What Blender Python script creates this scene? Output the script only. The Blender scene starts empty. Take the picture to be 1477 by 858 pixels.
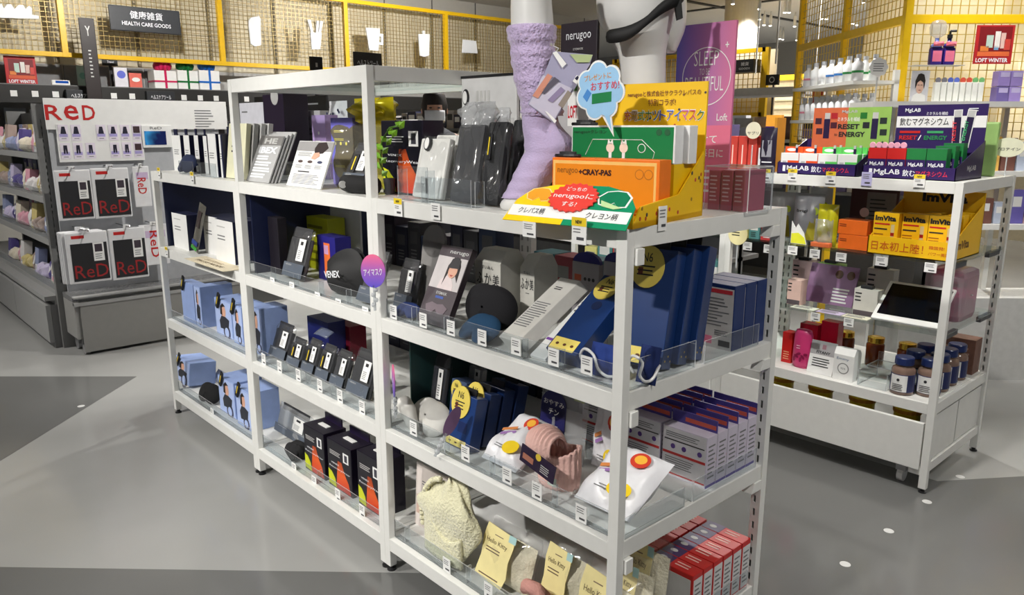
import bpy, bmesh, math, random
from mathutils import Vector as V, Matrix as MX
rnd = random.Random(7)
sc = bpy.context.scene
col = sc.collection
pi = math.pi

# ---------------------------------------------------------------- camera
PITCH, YAW, FPX = .2186, .8276, 1106.4
CAM = V((2.0282, -1.278, 1.473))
FW = V((-math.sin(YAW)*math.cos(PITCH), math.cos(YAW)*math.cos(PITCH), -math.sin(PITCH)))
RT = V((math.cos(YAW), math.sin(YAW), 0))
UP = RT.cross(FW)
cd = bpy.data.cameras.new('camera')
cd.sensor_width = 36
cd.lens = FPX/1477*36
cd.clip_start = .05
cam = bpy.data.objects.new('camera', cd)
col.objects.link(cam)
m = MX((RT, UP, -FW)).transposed().to_4x4()
m.translation = CAM
cam.matrix_world = m
sc.camera = cam
# ---------------------------------------------------------------- world, exposure
sc.view_settings.view_transform = 'Standard'
sc.view_settings.look = 'None'
sc.view_settings.gamma = 1
sc.view_settings.use_curve_mapping = False
sc.view_settings.exposure = 0.64
wd = bpy.data.worlds.new('World')
sc.world = wd
wd.use_nodes = True
bg = wd.node_tree.nodes['Background']
bg.inputs[0].default_value = (.95, .97, 1, 1)
bg.inputs[1].default_value = .1


def spot(loc, target, power, size=70, blend=.6, r=.06, colr=(1, .97, .92), name='ceiling_spot_offscreen'):
    l = bpy.data.lights.new(name, 'SPOT')
    l.energy = power
    l.spot_size = math.radians(size)
    l.spot_blend = blend
    l.shadow_soft_size = r
    l.color = colr
    o = bpy.data.objects.new(name, l)
    col.objects.link(o)
    o.location = loc
    d = V(target)-V(loc)
    o.rotation_euler = d.to_track_quat('-Z', 'Y').to_euler()
    return o


CEIL = 3.4
# the shop's ceiling spotlights above, beside and behind the picture, some added only to brighten
SPOTS = [  # lamp position, target, power, cone
    ((.7, -2.9, CEIL-.25), (.2, .2, .6), 385, 52), ((-1.5, -2.7, CEIL-.25), (-1.2, .1, .5), 345, 56),
    ((2.9, -.2, CEIL-.25), (.85, .35, .6), 130, 50), ((-4.2, -1.9, CEIL-.25), (-4.4, -.1, .6), 190, 75),
    ((-1.9, 1.1, CEIL-.25), (-3.6, .4, .8), 170, 70), ((.9, .75, CEIL-.25), (.6, 2.1, .8), 200, 70),
    ((2.8, 1.5, CEIL-.25), (1.0, 2.3, .6), 95, 70), ((-3.2, -3.2, CEIL-.25), (-2.2, -1.6, 0), 150, 90),
    ((-5.4, 1.4, CEIL-.25), (-7.5, 1.4, 2.2), 230, 110), ((-5.4, 4.6, CEIL-.25), (-7.5, 5.2, 2.2), 270, 130),
    ((.75, 3.3, CEIL-.25), (1.0, 4.5, 1.9), 110, 110),
    ((-.6, 3.4, CEIL-.25), (-.6, 2.4, .8), 170, 95), ((-3.4, 3.4, CEIL-.25), (-3.6, 2.0, 1.0), 260, 110),
    ((2.9, -.6, CEIL-.25), (1.7, 1.0, 0), 25, 80), ((-1.0, 6.6, CEIL-.25), (-1.2, 5.6, .9), 300, 120),  # first spot on this line is an added weak fill
    ((-1.0, 12.4, CEIL-.25), (-1.0, 12.6, 0), 500, 150),  # added wide spot, brightens the far ceiling by floor bounce
    ((2.3, 3.9, CEIL-.25), (2.6, 5.2, 2.0), 120, 110), ((1.6, 5.6, CEIL-.25), (1.3, 5.4, 0), 300, 140),
]
for s in SPOTS:
    spot(*s)
# the far ceiling spotlights that the photograph shows: pixel places on the ceiling
FAR_SPOTS = ((1057, 5.6), (1095, 13), (1132, 18), (1138, 18), (1095, 28), (1102, 36), (1111, 37), (1094, 39), (1146, 38), (1125, 56),
             (1129, 57), (1149, 58), (1167, 61), (1185, 27), (1192, 27.5), (1246, 4), (1256, 6), (1230, 34), (1236, 36))


# ---------------------------------------------------------------- pixel -> place
def ray(p):
    return FW+RT*((p[0]-738.5)/FPX)-UP*((p[1]-429)/FPX)


def PZ(p, z=0.):
    d = ray(p)
    return CAM+d*((z-CAM.z)/d.z)


def PY(p, y):
    d = ray(p)
    return CAM+d*((y-CAM.y)/d.y)


def PX(p, x):
    d = ray(p)
    return CAM+d*((x-CAM.x)/d.x)


def PP(p, o, n):
    d = ray(p)
    return CAM+d*((V(o)-CAM).dot(n)/d.dot(n))


# ---------------------------------------------------------------- materials
def lin(c):
    return tuple((x/255/12.92 if x/255 <= .04045 else ((x/255+.055)/1.055)**2.4) for x in c)


MATS = {}


def mat(rgb, r=.5, metal=0, var=.05, scale=25, bump=0, trans=0, coat=0, emit=0, sheen=0, alpha=1, bscale=None):
    key = (tuple(rgb), r, metal, var, scale, bump, trans, coat, emit, sheen, alpha, bscale)
    if key in MATS:
        return MATS[key]
    mt = bpy.data.materials.new('surface_%02x%02x%02x' % tuple(int(c) for c in rgb))
    mt.use_nodes = True
    nt = mt.node_tree
    b = nt.nodes['Principled BSDF']
    c = lin(rgb)
    tc = nt.nodes.new('ShaderNodeTexCoord')
    nz = nt.nodes.new('ShaderNodeTexNoise')
    nz.inputs['Scale'].default_value = scale
    nz.inputs['Detail'].default_value = 3
    nt.links.new(tc.outputs['Object'], nz.inputs['Vector'])
    rp = nt.nodes.new('ShaderNodeValToRGB')
    rp.color_ramp.elements[0].position = .3
    rp.color_ramp.elements[1].position = .7
    rp.color_ramp.elements[0].color = tuple(x*(1-var) for x in c)+(1,)
    rp.color_ramp.elements[1].color = tuple(min(1, x*(1+var)) for x in c)+(1,)
    nt.links.new(nz.outputs['Fac'], rp.inputs['Fac'])
    nt.links.new(rp.outputs['Color'], b.inputs['Base Color'])
    b.inputs['Roughness'].default_value = r
    b.inputs['Metallic'].default_value = metal
    if coat:
        b.inputs['Coat Weight'].default_value = coat
    if sheen:
        b.inputs['Sheen Weight'].default_value = sheen
    if trans:
        b.inputs['Transmission Weight'].default_value = trans
    if alpha < 1:
        b.inputs['Alpha'].default_value = alpha
    if emit:
        b.inputs['Emission Color'].default_value = c+(1,)
        b.inputs['Emission Strength'].default_value = emit
    if bump:
        bp = nt.nodes.new('ShaderNodeBump')
        bp.inputs['Strength'].default_value = bump
        bp.inputs['Distance'].default_value = .01
        n2 = nz
        if bscale:
            n2 = nt.nodes.new('ShaderNodeTexNoise')
            n2.inputs['Scale'].default_value = bscale
            nt.links.new(tc.outputs['Object'], n2.inputs['Vector'])
        nt.links.new(n2.outputs['Fac'], bp.inputs['Height'])
        nt.links.new(bp.outputs['Normal'], b.inputs['Normal'])
    MATS[key] = mt
    return mt


def clear(name, tint, ior=1.35, rough=.03, haze=0.):
    """clear film / acrylic: light passes, fresnel gloss on top, a little haze"""
    k = ('clear', name)
    if k in MATS:
        return MATS[k]
    mt = bpy.data.materials.new(name)
    mt.use_nodes = True
    nt = mt.node_tree
    nt.nodes.remove(nt.nodes['Principled BSDF'])
    out = nt.nodes['Material Output']
    t = nt.nodes.new('ShaderNodeBsdfTransparent')
    t.inputs[0].default_value = tint+(1,)
    g = nt.nodes.new('ShaderNodeBsdfGlossy')
    g.inputs['Roughness'].default_value = rough
    lw = nt.nodes.new('ShaderNodeLayerWeight')
    lw.inputs['Blend'].default_value = .5
    pw = nt.nodes.new('ShaderNodeMath')
    pw.operation = 'POWER'
    pw.inputs[1].default_value = 4
    ma = nt.nodes.new('ShaderNodeMath')
    ma.operation = 'MULTIPLY_ADD'
    ma.inputs[1].default_value = .35
    ma.inputs[2].default_value = (ior-1)*.12
    mx = nt.nodes.new('ShaderNodeMixShader')
    nt.links.new(lw.outputs['Facing'], pw.inputs[0])
    nt.links.new(pw.outputs[0], ma.inputs[0])
    nt.links.new(ma.outputs[0], mx.inputs[0])
    nt.links.new(g.outputs[0], mx.inputs[2])
    if haze:
        df = nt.nodes.new('ShaderNodeBsdfDiffuse')
        df.inputs[0].default_value = (.85, .86, .87, 1)
        m2 = nt.nodes.new('ShaderNodeMixShader')
        m2.inputs[0].default_value = haze
        nt.links.new(t.outputs[0], m2.inputs[1])
        nt.links.new(df.outputs[0], m2.inputs[2])
        nt.links.new(m2.outputs[0], mx.inputs[1])
    else:
        nt.links.new(t.outputs[0], mx.inputs[1])
    nt.links.new(mx.outputs[0], out.inputs[0])
    MATS[k] = mt
    return mt


def grad(name, stops, axis='Z', span=1., off=0., r=.4, wob=0.):
    """printed colour gradient along an object's axis, optional wobble"""
    k = ('grad', name)
    if k in MATS:
        return MATS[k]
    mt = bpy.data.materials.new(name)
    mt.use_nodes = True
    nt = mt.node_tree
    b = nt.nodes['Principled BSDF']
    tc = nt.nodes.new('ShaderNodeTexCoord')
    sp = nt.nodes.new('ShaderNodeSeparateXYZ')
    if wob:
        nz = nt.nodes.new('ShaderNodeTexNoise')
        nz.inputs['Scale'].default_value = 9
        mp = nt.nodes.new('ShaderNodeVectorMath')
        mp.operation = 'MULTIPLY_ADD'
        mp.inputs[1].default_value = (wob, wob, wob)
        nt.links.new(tc.outputs['Object'], nz.inputs['Vector'])
        nt.links.new(nz.outputs['Color'], mp.inputs[0])
        nt.links.new(tc.outputs['Object'], mp.inputs[2])
        nt.links.new(mp.outputs[0], sp.inputs[0])
    else:
        nt.links.new(tc.outputs['Object'], sp.inputs[0])
    mr = nt.nodes.new('ShaderNodeMapRange')
    mr.inputs['From Min'].default_value = off
    mr.inputs['From Max'].default_value = off+span
    nt.links.new(sp.outputs[axis], mr.inputs['Value'])
    rp = nt.nodes.new('ShaderNodeValToRGB')
    el = rp.color_ramp.elements
    while len(el) < len(stops):
        el.new(.5)
    for e, (p, c) in zip(el, stops):
        e.position = p
        e.color = lin(c)+(1,)
    nt.links.new(mr.outputs[0], rp.inputs['Fac'])
    nt.links.new(rp.outputs['Color'], b.inputs['Base Color'])
    b.inputs['Roughness'].default_value = r
    MATS[k] = mt
    return mt


WHITE = mat((226, 226, 222), .35, var=.02)
CARD = mat((236, 236, 234), .55, var=.02)
LGREY = mat((190, 190, 188), .5)
GREY = mat((140, 140, 138), .5)
DGREY = mat((70, 71, 74), .5)
CHAR = mat((44, 44, 47), .55)
BLACK = mat((18, 18, 20), .5)
NAVY = mat((22, 44, 92), .35)
INK = mat((30, 30, 34), .6, var=0)
INKG = mat((120, 120, 122), .6, var=0)
RED = mat((196, 32, 30), .45, var=.02)
YEL = mat((240, 196, 20), .4, var=.02)
STEEL = mat((170, 170, 172), .3, 1)
ACR = clear('clear_acrylic', (.93, .95, .96), 1.4, .02, .02)
ACRE = clear('acrylic_edge', (.72, .76, .78), 1.6, .2, .45)
GLASS = clear('shelf_glass', (.9, .94, .93), 1.45, .02)
FILM = clear('clear_plastic_film', (.985, .985, .985), 1.5, .12, .025)
FILMH = clear('hazy_plastic_film', (.85, .86, .87), 1.5, .15, .22)
FILMD = clear('smoky_plastic_film', (.42, .43, .45), 1.5, .12, .06)


# ---------------------------------------------------------------- mesh helpers
class MB:
    def __init__(s):
        s.v, s.f, s.m = [], [], []

    def add(s, vs, fs, mi=0):
        n = len(s.v)
        s.v += [tuple(x) for x in vs]
        s.f += [tuple(i+n for i in f) for f in fs]
        s.m += [mi]*len(fs)
        return s

    def box(s, x0, x1, y0, y1, z0, z1, mi=0):
        return s.add([(x0, y0, z0), (x1, y0, z0), (x1, y1, z0), (x0, y1, z0), (x0, y0, z1), (x1, y0, z1), (x1, y1, z1), (x0, y1, z1)],
                     [(0, 3, 2, 1), (4, 5, 6, 7), (0, 1, 5, 4), (1, 2, 6, 5), (2, 3, 7, 6), (3, 0, 4, 7)], mi)

    def hull8(s, pts, mi=0):
        return s.add(pts, [(0, 3, 2, 1), (4, 5, 6, 7), (0, 1, 5, 4), (1, 2, 6, 5), (2, 3, 7, 6), (3, 0, 4, 7)], mi)

    def prism(s, poly, y0, y1, mi=0, plane='xz'):
        """polygon (a,b) swept between y0 and y1 along the third axis"""
        n = len(poly)
        def P(a, b, c):
            return (a, c, b) if plane == 'xz' else ((c, a, b) if plane == 'yz' else (a, b, c))
        vs = [P(a, b, y0) for a, b in poly]+[P(a, b, y1) for a, b in poly]
        fs = [tuple(range(n)), tuple(range(2*n-1, n-1, -1))]
        fs += [(i, i+n, (i+1) % n+n, (i+1) % n) for i in range(n)]
        return s.add(vs, fs, mi)

    def tube(s, pts, r, n=8, mi=0, cap=True):
        pts = [V(p) for p in pts]
        rs = r if isinstance(r, (list, tuple)) else [r]*len(pts)
        vs, fs = [], []
        up0 = V((0, 0, 1))
        a = None
        for i, p in enumerate(pts):
            t = (pts[min(i+1, len(pts)-1)]-pts[max(i-1, 0)]).normalized()
            if a is None:
                a = t.cross(up0)
                if a.length < .1:
                    a = t.cross(V((1, 0, 0)))
            a = (a-t*a.dot(t)).normalized()
            b = t.cross(a)
            for k in range(n):
                w = 2*pi*k/n
                vs.append(p+(a*math.cos(w)+b*math.sin(w))*rs[i])
        for i in range(len(pts)-1):
            for k in range(n):
                fs.append((i*n+k, i*n+(k+1) % n, (i+1)*n+(k+1) % n, (i+1)*n+k))
        if cap:
            fs.append(tuple(range(n-1, -1, -1)))
            fs.append(tuple(range((len(pts)-1)*n, len(pts)*n)))
        return s.add(vs, fs, mi)

    def lathe(s, prof, n=20, c=(0, 0, 0), mi=0, sx=1, sy=1):
        vs, fs = [], []
        for r, z in prof:
            for k in range(n):
                w = 2*pi*k/n
                vs.append((c[0]+r*sx*math.cos(w), c[1]+r*sy*math.sin(w), c[2]+z))
        for i in range(len(prof)-1):
            for k in range(n):
                fs.append((i*n+k, i*n+(k+1) % n, (i+1)*n+(k+1) % n, (i+1)*n+k))
        fs.append(tuple(range(n-1, -1, -1)))
        fs.append(tuple(range((len(prof)-1)*n, len(prof)*n)))
        return s.add(vs, fs, mi)

    def grid(s, fn, nu, nv, mi=0, closed=False):
        vs = [fn(i/nu, j/nv) for j in range(nv+1) for i in range(nu+1)]
        fs = [(j*(nu+1)+i, j*(nu+1)+i+1, (j+1)*(nu+1)+i+1, (j+1)*(nu+1)+i) for j in range(nv) for i in range(nu)]
        return s.add(vs, fs, mi)

    def build(s, name, mats, parent=None, bevel=0, smooth=False, label=None, sub=0, solid=0, **kw):
        me = bpy.data.meshes.new(name)
        me.from_pydata(s.v, [], s.f)
        mats = mats if isinstance(mats, (list, tuple)) else [mats]
        for mt in mats:
            me.materials.append(mt)
        if any(s.m):
            me.polygons.foreach_set('material_index', s.m)
        bm = bmesh.new()
        bm.from_mesh(me)
        bmesh.ops.recalc_face_normals(bm, faces=bm.faces)
        if bevel:
            bmesh.ops.bevel(bm, geom=list(bm.edges), offset=bevel, segments=2, profile=.6, affect='EDGES', clamp_overlap=True)
        bm.to_mesh(me)
        bm.free()
        if smooth:
            me.polygons.foreach_set('use_smooth', [True]*len(me.polygons))
        o = bpy.data.objects.new(name, me)
        col.objects.link(o)
        if parent:
            o.parent = parent
        if sub:
            md = o.modifiers.new('sub', 'SUBSURF')
            md.levels = md.render_levels = sub
        if solid:
            md = o.modifiers.new('solid', 'SOLIDIFY')
            md.thickness = solid
        if label:
            o['label'] = label
        for k, x in kw.items():
            o[k] = x
        return o


def B(*a, **k):
    return MB().box(*a, **k)


def frame(origin, yaw=0., lean=0., roll=0.):
    return MX.Translation(V(origin)) @ MX.Rotation(yaw, 4, 'Z') @ MX.Rotation(-lean, 4, 'X') @ MX.Rotation(roll, 4, 'Y')


def thing(name, label, cat, mw=None, group=None, loc=None):
    o = bpy.data.objects.new(name, None)
    o.empty_display_size = .05
    col.objects.link(o)
    if mw is not None:
        o.matrix_world = mw
    if loc is not None:
        o.location = loc
    o['label'] = label
    o['category'] = cat
    if group:
        o['group'] = group
    return o


def tag(o, label, cat, group=None):
    o['label'] = label
    o['category'] = cat
    if group:
        o['group'] = group
    return o


def struct(o):
    o['kind'] = 'structure'
    return o


def dup(t, mw=None, label=None, group=None):
    c = t.copy()
    col.objects.link(c)
    if mw is not None:
        c.matrix_world = mw
    if label:
        c['label'] = label
    if group:
        c['group'] = group
    for k in list(t.children):
        d = k.copy()
        col.objects.link(d)
        d.parent = c
        for g in list(k.children):
            e = g.copy()
            col.objects.link(e)
            e.parent = d
    return c


def fr(pbl, pbr, ptl, z, d=.03, lean=0., yaw=0.):
    """front face seen at pixels bottom-left, bottom-right, top-left, resting at height z;
    returns matrix (x width, y depth, z up), width, height"""
    lean = math.radians(lean)
    zz = z+d*math.sin(lean)
    bl = PZ(pbl, zz)
    if yaw is None:
        x = (PZ(pbr, zz)-bl)
        x.z = 0
        x.normalize()
        yaw_ = math.atan2(x.y, x.x)
    else:
        yaw_ = math.radians(yaw)
        x = V((math.cos(yaw_), math.sin(yaw_), 0))
    mw = frame(bl, yaw_, lean)
    ax, ay, az = [V(mw.col[i][:3]) for i in range(3)]
    w = (PP(pbr, bl, ay)-bl).dot(ax)
    h = (PP(ptl, bl, ay)-bl).dot(az)
    return mw, max(w, .008), max(h, .008)


# ---------------------------------------------------------------- lettering and print
TXT = {}


def text_mesh(s, bold=0.):
    k = (s, bold)
    if k in TXT:
        return TXT[k]
    cu = bpy.data.curves.new('lettering', 'FONT')
    cu.body = s
    cu.size = 1
    cu.resolution_u = 2
    cu.offset = bold
    cu.fill_mode = 'FRONT'
    o = bpy.data.objects.new('lettering', cu)
    me = bpy.data.meshes.new_from_object(o)
    bpy.data.objects.remove(o)
    xs = [q.co.x for q in me.vertices] or [0, 1]
    ys = [q.co.y for q in me.vertices] or [0, 1]
    TXT[k] = (me, min(xs), max(xs), min(ys), max(ys))
    return TXT[k]


def lettering(s, mt, parent, x0, x1, z0, z1, y=-.0012, bold=.01, face='front', name='lettering', shear=0., rot=0.):
    """text stretched into the rectangle x0..x1, z0..z1 on the face (front: local -Y; top: local +Z; side: local +X)"""
    if any(ord(ch) > 0x2e00 for ch in s):
        bold = min(bold, .006)
    me, a, b, c, d = text_mesh(s, bold)
    nm = bpy.data.meshes.new(name)
    vs, fs = [], []
    cr, sr = math.cos(rot), math.sin(rot)
    xm, zm = (x0+x1)/2, (z0+z1)/2
    for q in me.vertices:
        u = x0+(q.co.x-a)/max(b-a, 1e-6)*(x1-x0)
        w = z0+(q.co.y-c)/max(d-c, 1e-6)*(z1-z0)
        u += (w-z0)*shear
        if rot:
            u, w = xm+(u-xm)*cr-(w-zm)*sr, zm+(u-xm)*sr+(w-zm)*cr
        vs.append((u, y, w) if face == 'front' else ((u, w, y) if face == 'top' else (y, u, w)))
    nm.from_pydata(vs, [], [tuple(p.vertices) for p in me.polygons])
    nm.materials.append(mt)
    o = bpy.data.objects.new(name, nm)
    col.objects.link(o)
    o.parent = parent
    return o


def patch(parent, mt, x0, x1, z0, z1, y=-.0006, name='print', face='front', t=.0006):
    if face == 'front':
        b = B(x0, x1, y, y+t, z0, z1)
    elif face == 'top':
        b = B(x0, x1, z0, z1, y-t, y)
    else:
        b = B(y-t, y, x0, x1, z0, z1)
    return b.build(name, mt, parent)


def lines(parent, mt, x0, x1, z0, z1, n, y=-.0008, fill=.35, face='front', name='small_print', seed=0):
    """rows of small print too fine to read"""
    rr = random.Random(seed+n)
    mb = MB()
    st = (z1-z0)/n
    for i in range(n):
        e = x1-(x1-x0)*rr.random()*.35
        za, zb = z1-st*(i+.5+fill/2), z1-st*(i+.5-fill/2)
        if face == 'front':
            mb.box(x0, e, y, y+.0006, za, zb)
        elif face == 'top':
            mb.box(x0, e, za, zb, y-.0006, y)
        else:
            mb.box(y-.0006, y, x0, e, za, zb)
    return mb.build(name, mt, parent)


def disc(parent, mt, cx_, cz, rx, rz=None, y=-.001, name='print', n=24, rot=0., t=.0006, face='front'):
    rz = rz or rx
    poly = []
    for k in range(n):
        a, b = rx*math.cos(2*pi*k/n), rz*math.sin(2*pi*k/n)
        poly.append((cx_+a*math.cos(rot)-b*math.sin(rot), cz+a*math.sin(rot)+b*math.cos(rot)))
    pl = {'front': 'xz', 'side': 'yz', 'top': 'xy'}[face]
    return MB().prism(poly, y, y+t, plane=pl).build(name, mt, parent)


def shape(parent, mt, pts, y=-.001, name='print', t=.0006, face='front'):
    pl = {'front': 'xz', 'side': 'yz', 'top': 'xy'}[face]
    return MB().prism(pts, y, y+t, plane=pl).build(name, mt, parent)


def frx(pbl, pbr, ptl, X, yaw=90):
    """face on the plane x = X looking towards +X"""
    o = PX(pbl, X)
    return frame(o, math.radians(yaw)), PX(pbr, X).y-o.y, PX(ptl, X).z-o.z


def fry(pbl, pbr, ptl, Y):
    """face on the plane y = Y looking towards -Y"""
    o = PY(pbl, Y)
    return frame(o), PY(pbr, Y).x-o.x, PY(ptl, Y).z-o.z


def pillow(w, h, t, nu=8, nv=10, wr=0., seed=0, p=4):
    """soft bag: front bulges towards -Y, sealed rim, optional wrinkles"""
    rr = random.Random(seed)
    ph = [rr.random()*6 for _ in range(4)]
    mb = MB()

    def f(sgn):
        def g(u, v):
            a, b = 2*u-1, 2*v-1
            k = (1-abs(a)**p)*(1-abs(b)**p)
            wv = wr*k*(math.sin(9*u+ph[0]+3*v)+math.sin(11*v+ph[1]-4*u)+math.sin(17*u+7*v+ph[2]))
            return (u*w, t/2+sgn*(t/2*k+wv)+ (0 if sgn < 0 else .0004), v*h)
        return g
    mb.grid(f(-1), nu, nv)
    mb.grid(f(1), nu, nv)
    return mb


def ovals(parent, mt, x0, x1, z0, z1, **k):
    return disc(parent, mt, (x0+x1)/2, (z0+z1)/2, (x1-x0)/2, (z1-z0)/2, **k)


def plate(parent, x0, x1, y0, y1, z0, z1, name='acrylic_plate', edge=True):
    """clear acrylic plate with brighter sawn edges"""
    mb = MB().box(x0, x1, y0, y1, z0, z1)
    ds = (x1-x0, y1-y0, z1-z0)
    k = ds.index(min(ds))
    big = {0: (3, 5), 1: (2, 4), 2: (0, 1)}[k]
    mb.m = [0 if i in big else 1 for i in range(6)]
    return mb.build(name, [ACR, ACRE], parent)


def fs(xl, xr, yt, z, Y=.05, d=.03, lean=0., yaw=0.):
    """box standing on height z with its front bottom edge at depth Y; pixel columns of its two bottom corners, pixel row of its top left corner"""
    lean, yaw = math.radians(lean), math.radians(yaw)
    zz = z+d*math.sin(max(lean, 0))
    n = RT-FW*((xl-738.5)/FPX)
    X0 = CAM.x-((Y-CAM.y)*n.y+(zz-CAM.z)*n.z)/n.x
    o = V((X0, Y, zz))
    mw = frame(o, yaw, lean)
    ax, ay, az = [V(mw.col[i][:3]) for i in range(3)]
    n = RT-FW*((xr-738.5)/FPX)
    w = -(o-CAM).dot(n)/ax.dot(n)
    n = UP+FW*((yt-429)/FPX)
    h = -(o-CAM).dot(n)/az.dot(n)
    return mw, max(w, .006), max(h, .006)
# ================================================================ the room
ZS = [1.261, .887, .5155, .124]      # shelf heights of the white units
ZTALL = 1.653


def floor_mat(name, rgb, rough):
    mt = mat(rgb, rough, var=.07, scale=1.3, bump=.02)
    nt = mt.node_tree
    b = nt.nodes['Principled BSDF']
    n = nt.nodes.new('ShaderNodeTexNoise')
    n.inputs['Scale'].default_value = 2.2
    n.inputs['Detail'].default_value = 6
    mr = nt.nodes.new('ShaderNodeMapRange')
    mr.inputs['To Min'].default_value = rough*.75
    mr.inputs['To Max'].default_value = rough*1.35
    tc = nt.nodes.new('ShaderNodeTexCoord')
    nt.links.new(tc.outputs['Object'], n.inputs['Vector'])
    nt.links.new(n.outputs['Fac'], mr.inputs['Value'])
    nt.links.new(mr.outputs[0], b.inputs['Roughness'])
    return mt


FL_L = floor_mat('floor_light', (150, 150, 148), .14)
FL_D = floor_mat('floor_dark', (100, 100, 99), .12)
fl = struct(B(-14, 7, -6, 16, -.1, 0).build('floor', FL_L))


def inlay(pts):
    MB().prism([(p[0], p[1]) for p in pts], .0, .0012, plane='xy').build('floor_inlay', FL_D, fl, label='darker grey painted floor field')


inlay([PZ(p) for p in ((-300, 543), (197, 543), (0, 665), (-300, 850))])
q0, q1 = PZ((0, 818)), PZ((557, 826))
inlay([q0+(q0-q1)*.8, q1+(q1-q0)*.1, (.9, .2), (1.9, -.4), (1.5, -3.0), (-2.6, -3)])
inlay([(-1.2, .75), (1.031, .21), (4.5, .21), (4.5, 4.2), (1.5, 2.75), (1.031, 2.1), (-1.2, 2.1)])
for p in ((1337, 724), (1282, 766), (1219, 814), (1385, 688), (117, 586)):
    c = PZ(p)
    d = MB().lathe([(.018, .0012), (.018, .002)], 18, (c.x, c.y, 0)).build('floor_marker', mat((196, 196, 194), .5))
    tag(d, 'small round pale sticker marking a spot on the grey floor', 'sticker', 'round floor stickers')

WALLM = mat((168, 165, 158), .7, var=.02)
struct(B(-14, 7, -6, 16, CEIL, CEIL+.1).build('ceiling', mat((196, 194, 190), .8, var=.02)))
wl = struct(B(-8.0, -7.9, -6, 9.9, 0, CEIL).build('wall_left', WALLM))
struct(B(-14, 7, 16, 16.1, 0, CEIL).build('wall_back', mat((140, 139, 137), .7, var=.02)))
# thin dark joints between the panels of the far grey walls
jm = mat((70, 70, 70), .7)
for k in range(9):
    y = 3.6+k*.86
    MB().box(-7.9, -7.893, y, y+.015, 3.165, CEIL).build('panel_joint', jm, wl)
# round white columns
cp = PY((1067, 60), 9.75)
c = MB().lathe([(.25, 0), (.25, CEIL)], 32, (cp.x, cp.y, 0)).build('column', mat((222, 216, 200), .6, var=.02), smooth=False)
tag(c, 'round cream column standing behind the pink banner', 'column')
# ceiling slots and track
for (x0, x1, y0, y1) in ((-12, 6, 10.2, 10.28), (-6, 6, 4.6, 4.64), (-1.4, -1.3, 2, 16), (-5.5, -5.42, 2, 16)):
    tag(B(x0, x1, y0, y1, CEIL-.02, CEIL).build('ceiling_track', mat((60, 60, 60), .6)), 'dark lighting track recessed into the grey ceiling', 'track', 'ceiling lighting tracks')
lampm = mat((255, 250, 238), .5, emit=9, var=0)
shell = mat((215, 213, 208), .5)
lampspots = [s[0] for s in SPOTS]
for p in FAR_SPOTS:
    q = PP(p, (0, 0, CEIL-.23), V((0, 0, 1)))
    lampspots.append((q.x, q.y, CEIL-.25))
    spot((q.x, q.y, CEIL-.245), (q.x, q.y, 0), 52, 140, name='ceiling_spot')
for i, (x, y, z) in enumerate(lampspots):
    t = thing('track_spotlight', 'small pale cylinder spotlight hanging from the ceiling', 'spotlight', loc=(x, y, z), group='ceiling spotlights')
    r_ = .055 if i < len(SPOTS) else .026
    MB().lathe([(r_, .02), (r_, .17), (r_*.8, .19)], 16).build('lamp_housing', shell, t)
    MB().tube([(0, 0, .18), (0, 0, .25)], .012, 8).build('stem', shell, t)
    MB().lathe([(r_*.8, .012), (r_*.8, .02)], 16).build('lens', lampm, t)


# ================================================================ white shelving units
def slotted(mb, u0, u1, uc, z0, z1, wall, put, pitch=.042, hole=.022, hw=.0035, s0=None, s1=None):
    """one wall of a hollow upright with a row of cut slots; put(u0, u1, z0, z1) adds a slab of that wall"""
    put(u0, uc-hw, z0, z1)
    put(uc+hw, u1, z0, z1)
    z = z0 if s0 is None else s0
    s1 = z1-.02 if s1 is None else s1
    put(uc-hw, uc+hw, z0, z)
    while z+pitch < s1:
        put(uc-hw, uc+hw, z+hole, z+pitch)
        z += pitch
    put(uc-hw, uc+hw, z, z1)


PW = .0298
DEP = .68


def post(t, x, y, h, slot=True, side=1):
    d, k = PW*.9, .0025
    if slot:   # hollow tube, slots cut through its front wall
        mb = MB().box(x, x+k, y, y+d, .02, h).box(x+PW-k, x+PW, y, y+d, .02, h).box(x+k, x+PW-k, y+d-k, y+d, .02, h)
        mb.box(x+k, x+PW-k, y+k, y+d-k, h-.003, h)
        slotted(mb, x+k, x+PW-k, x+PW*.42, .02, h, k, lambda a, b, c, e: mb.box(a, b, y, y+k, c, e), s0=.1, s1=h-.06)
        mb.build('post', WHITE, t)
    else:
        MB().box(x, x+PW, y, y+d, .02, h).build('post', WHITE, t, bevel=.002)
    MB().lathe([(.016, 0), (.016, .006), (.008, .008), (.008, .02)], 14, (x+PW/2, y+PW/2, 0)).build('foot', mat((50, 50, 52), .4, .5), t)


def beam(t, x0, x1, y0, y1, z0, z1, name='beam'):
    MB().box(x0, x1, y0, y1, z0, z1).build(name, WHITE, t, bevel=.0015)


def shelf_level(t, x0, x1, d, z, yo=0., glass=False, bh=.045):
    """front, back and side rails with a board resting between them"""
    beam(t, x0+PW*.98, x1-PW*.98, yo+.001, yo+.021, z-bh, z, 'front_rail')
    beam(t, x0+PW*.98, x1-PW*.98, yo+d-.021, yo+d-.001, z-bh, z, 'back_rail')
    for xx in (x0+.004, x1-.022):
        beam(t, xx, xx+.018, yo+PW*.88, yo+d-PW*.88, z-bh, z, 'side_rail')
    b = MB().box(x0+.023, x1-.023, yo+.021, yo+d-.021, z-.012, z)
    b.build('shelf_board', WHITE, t)


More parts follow.
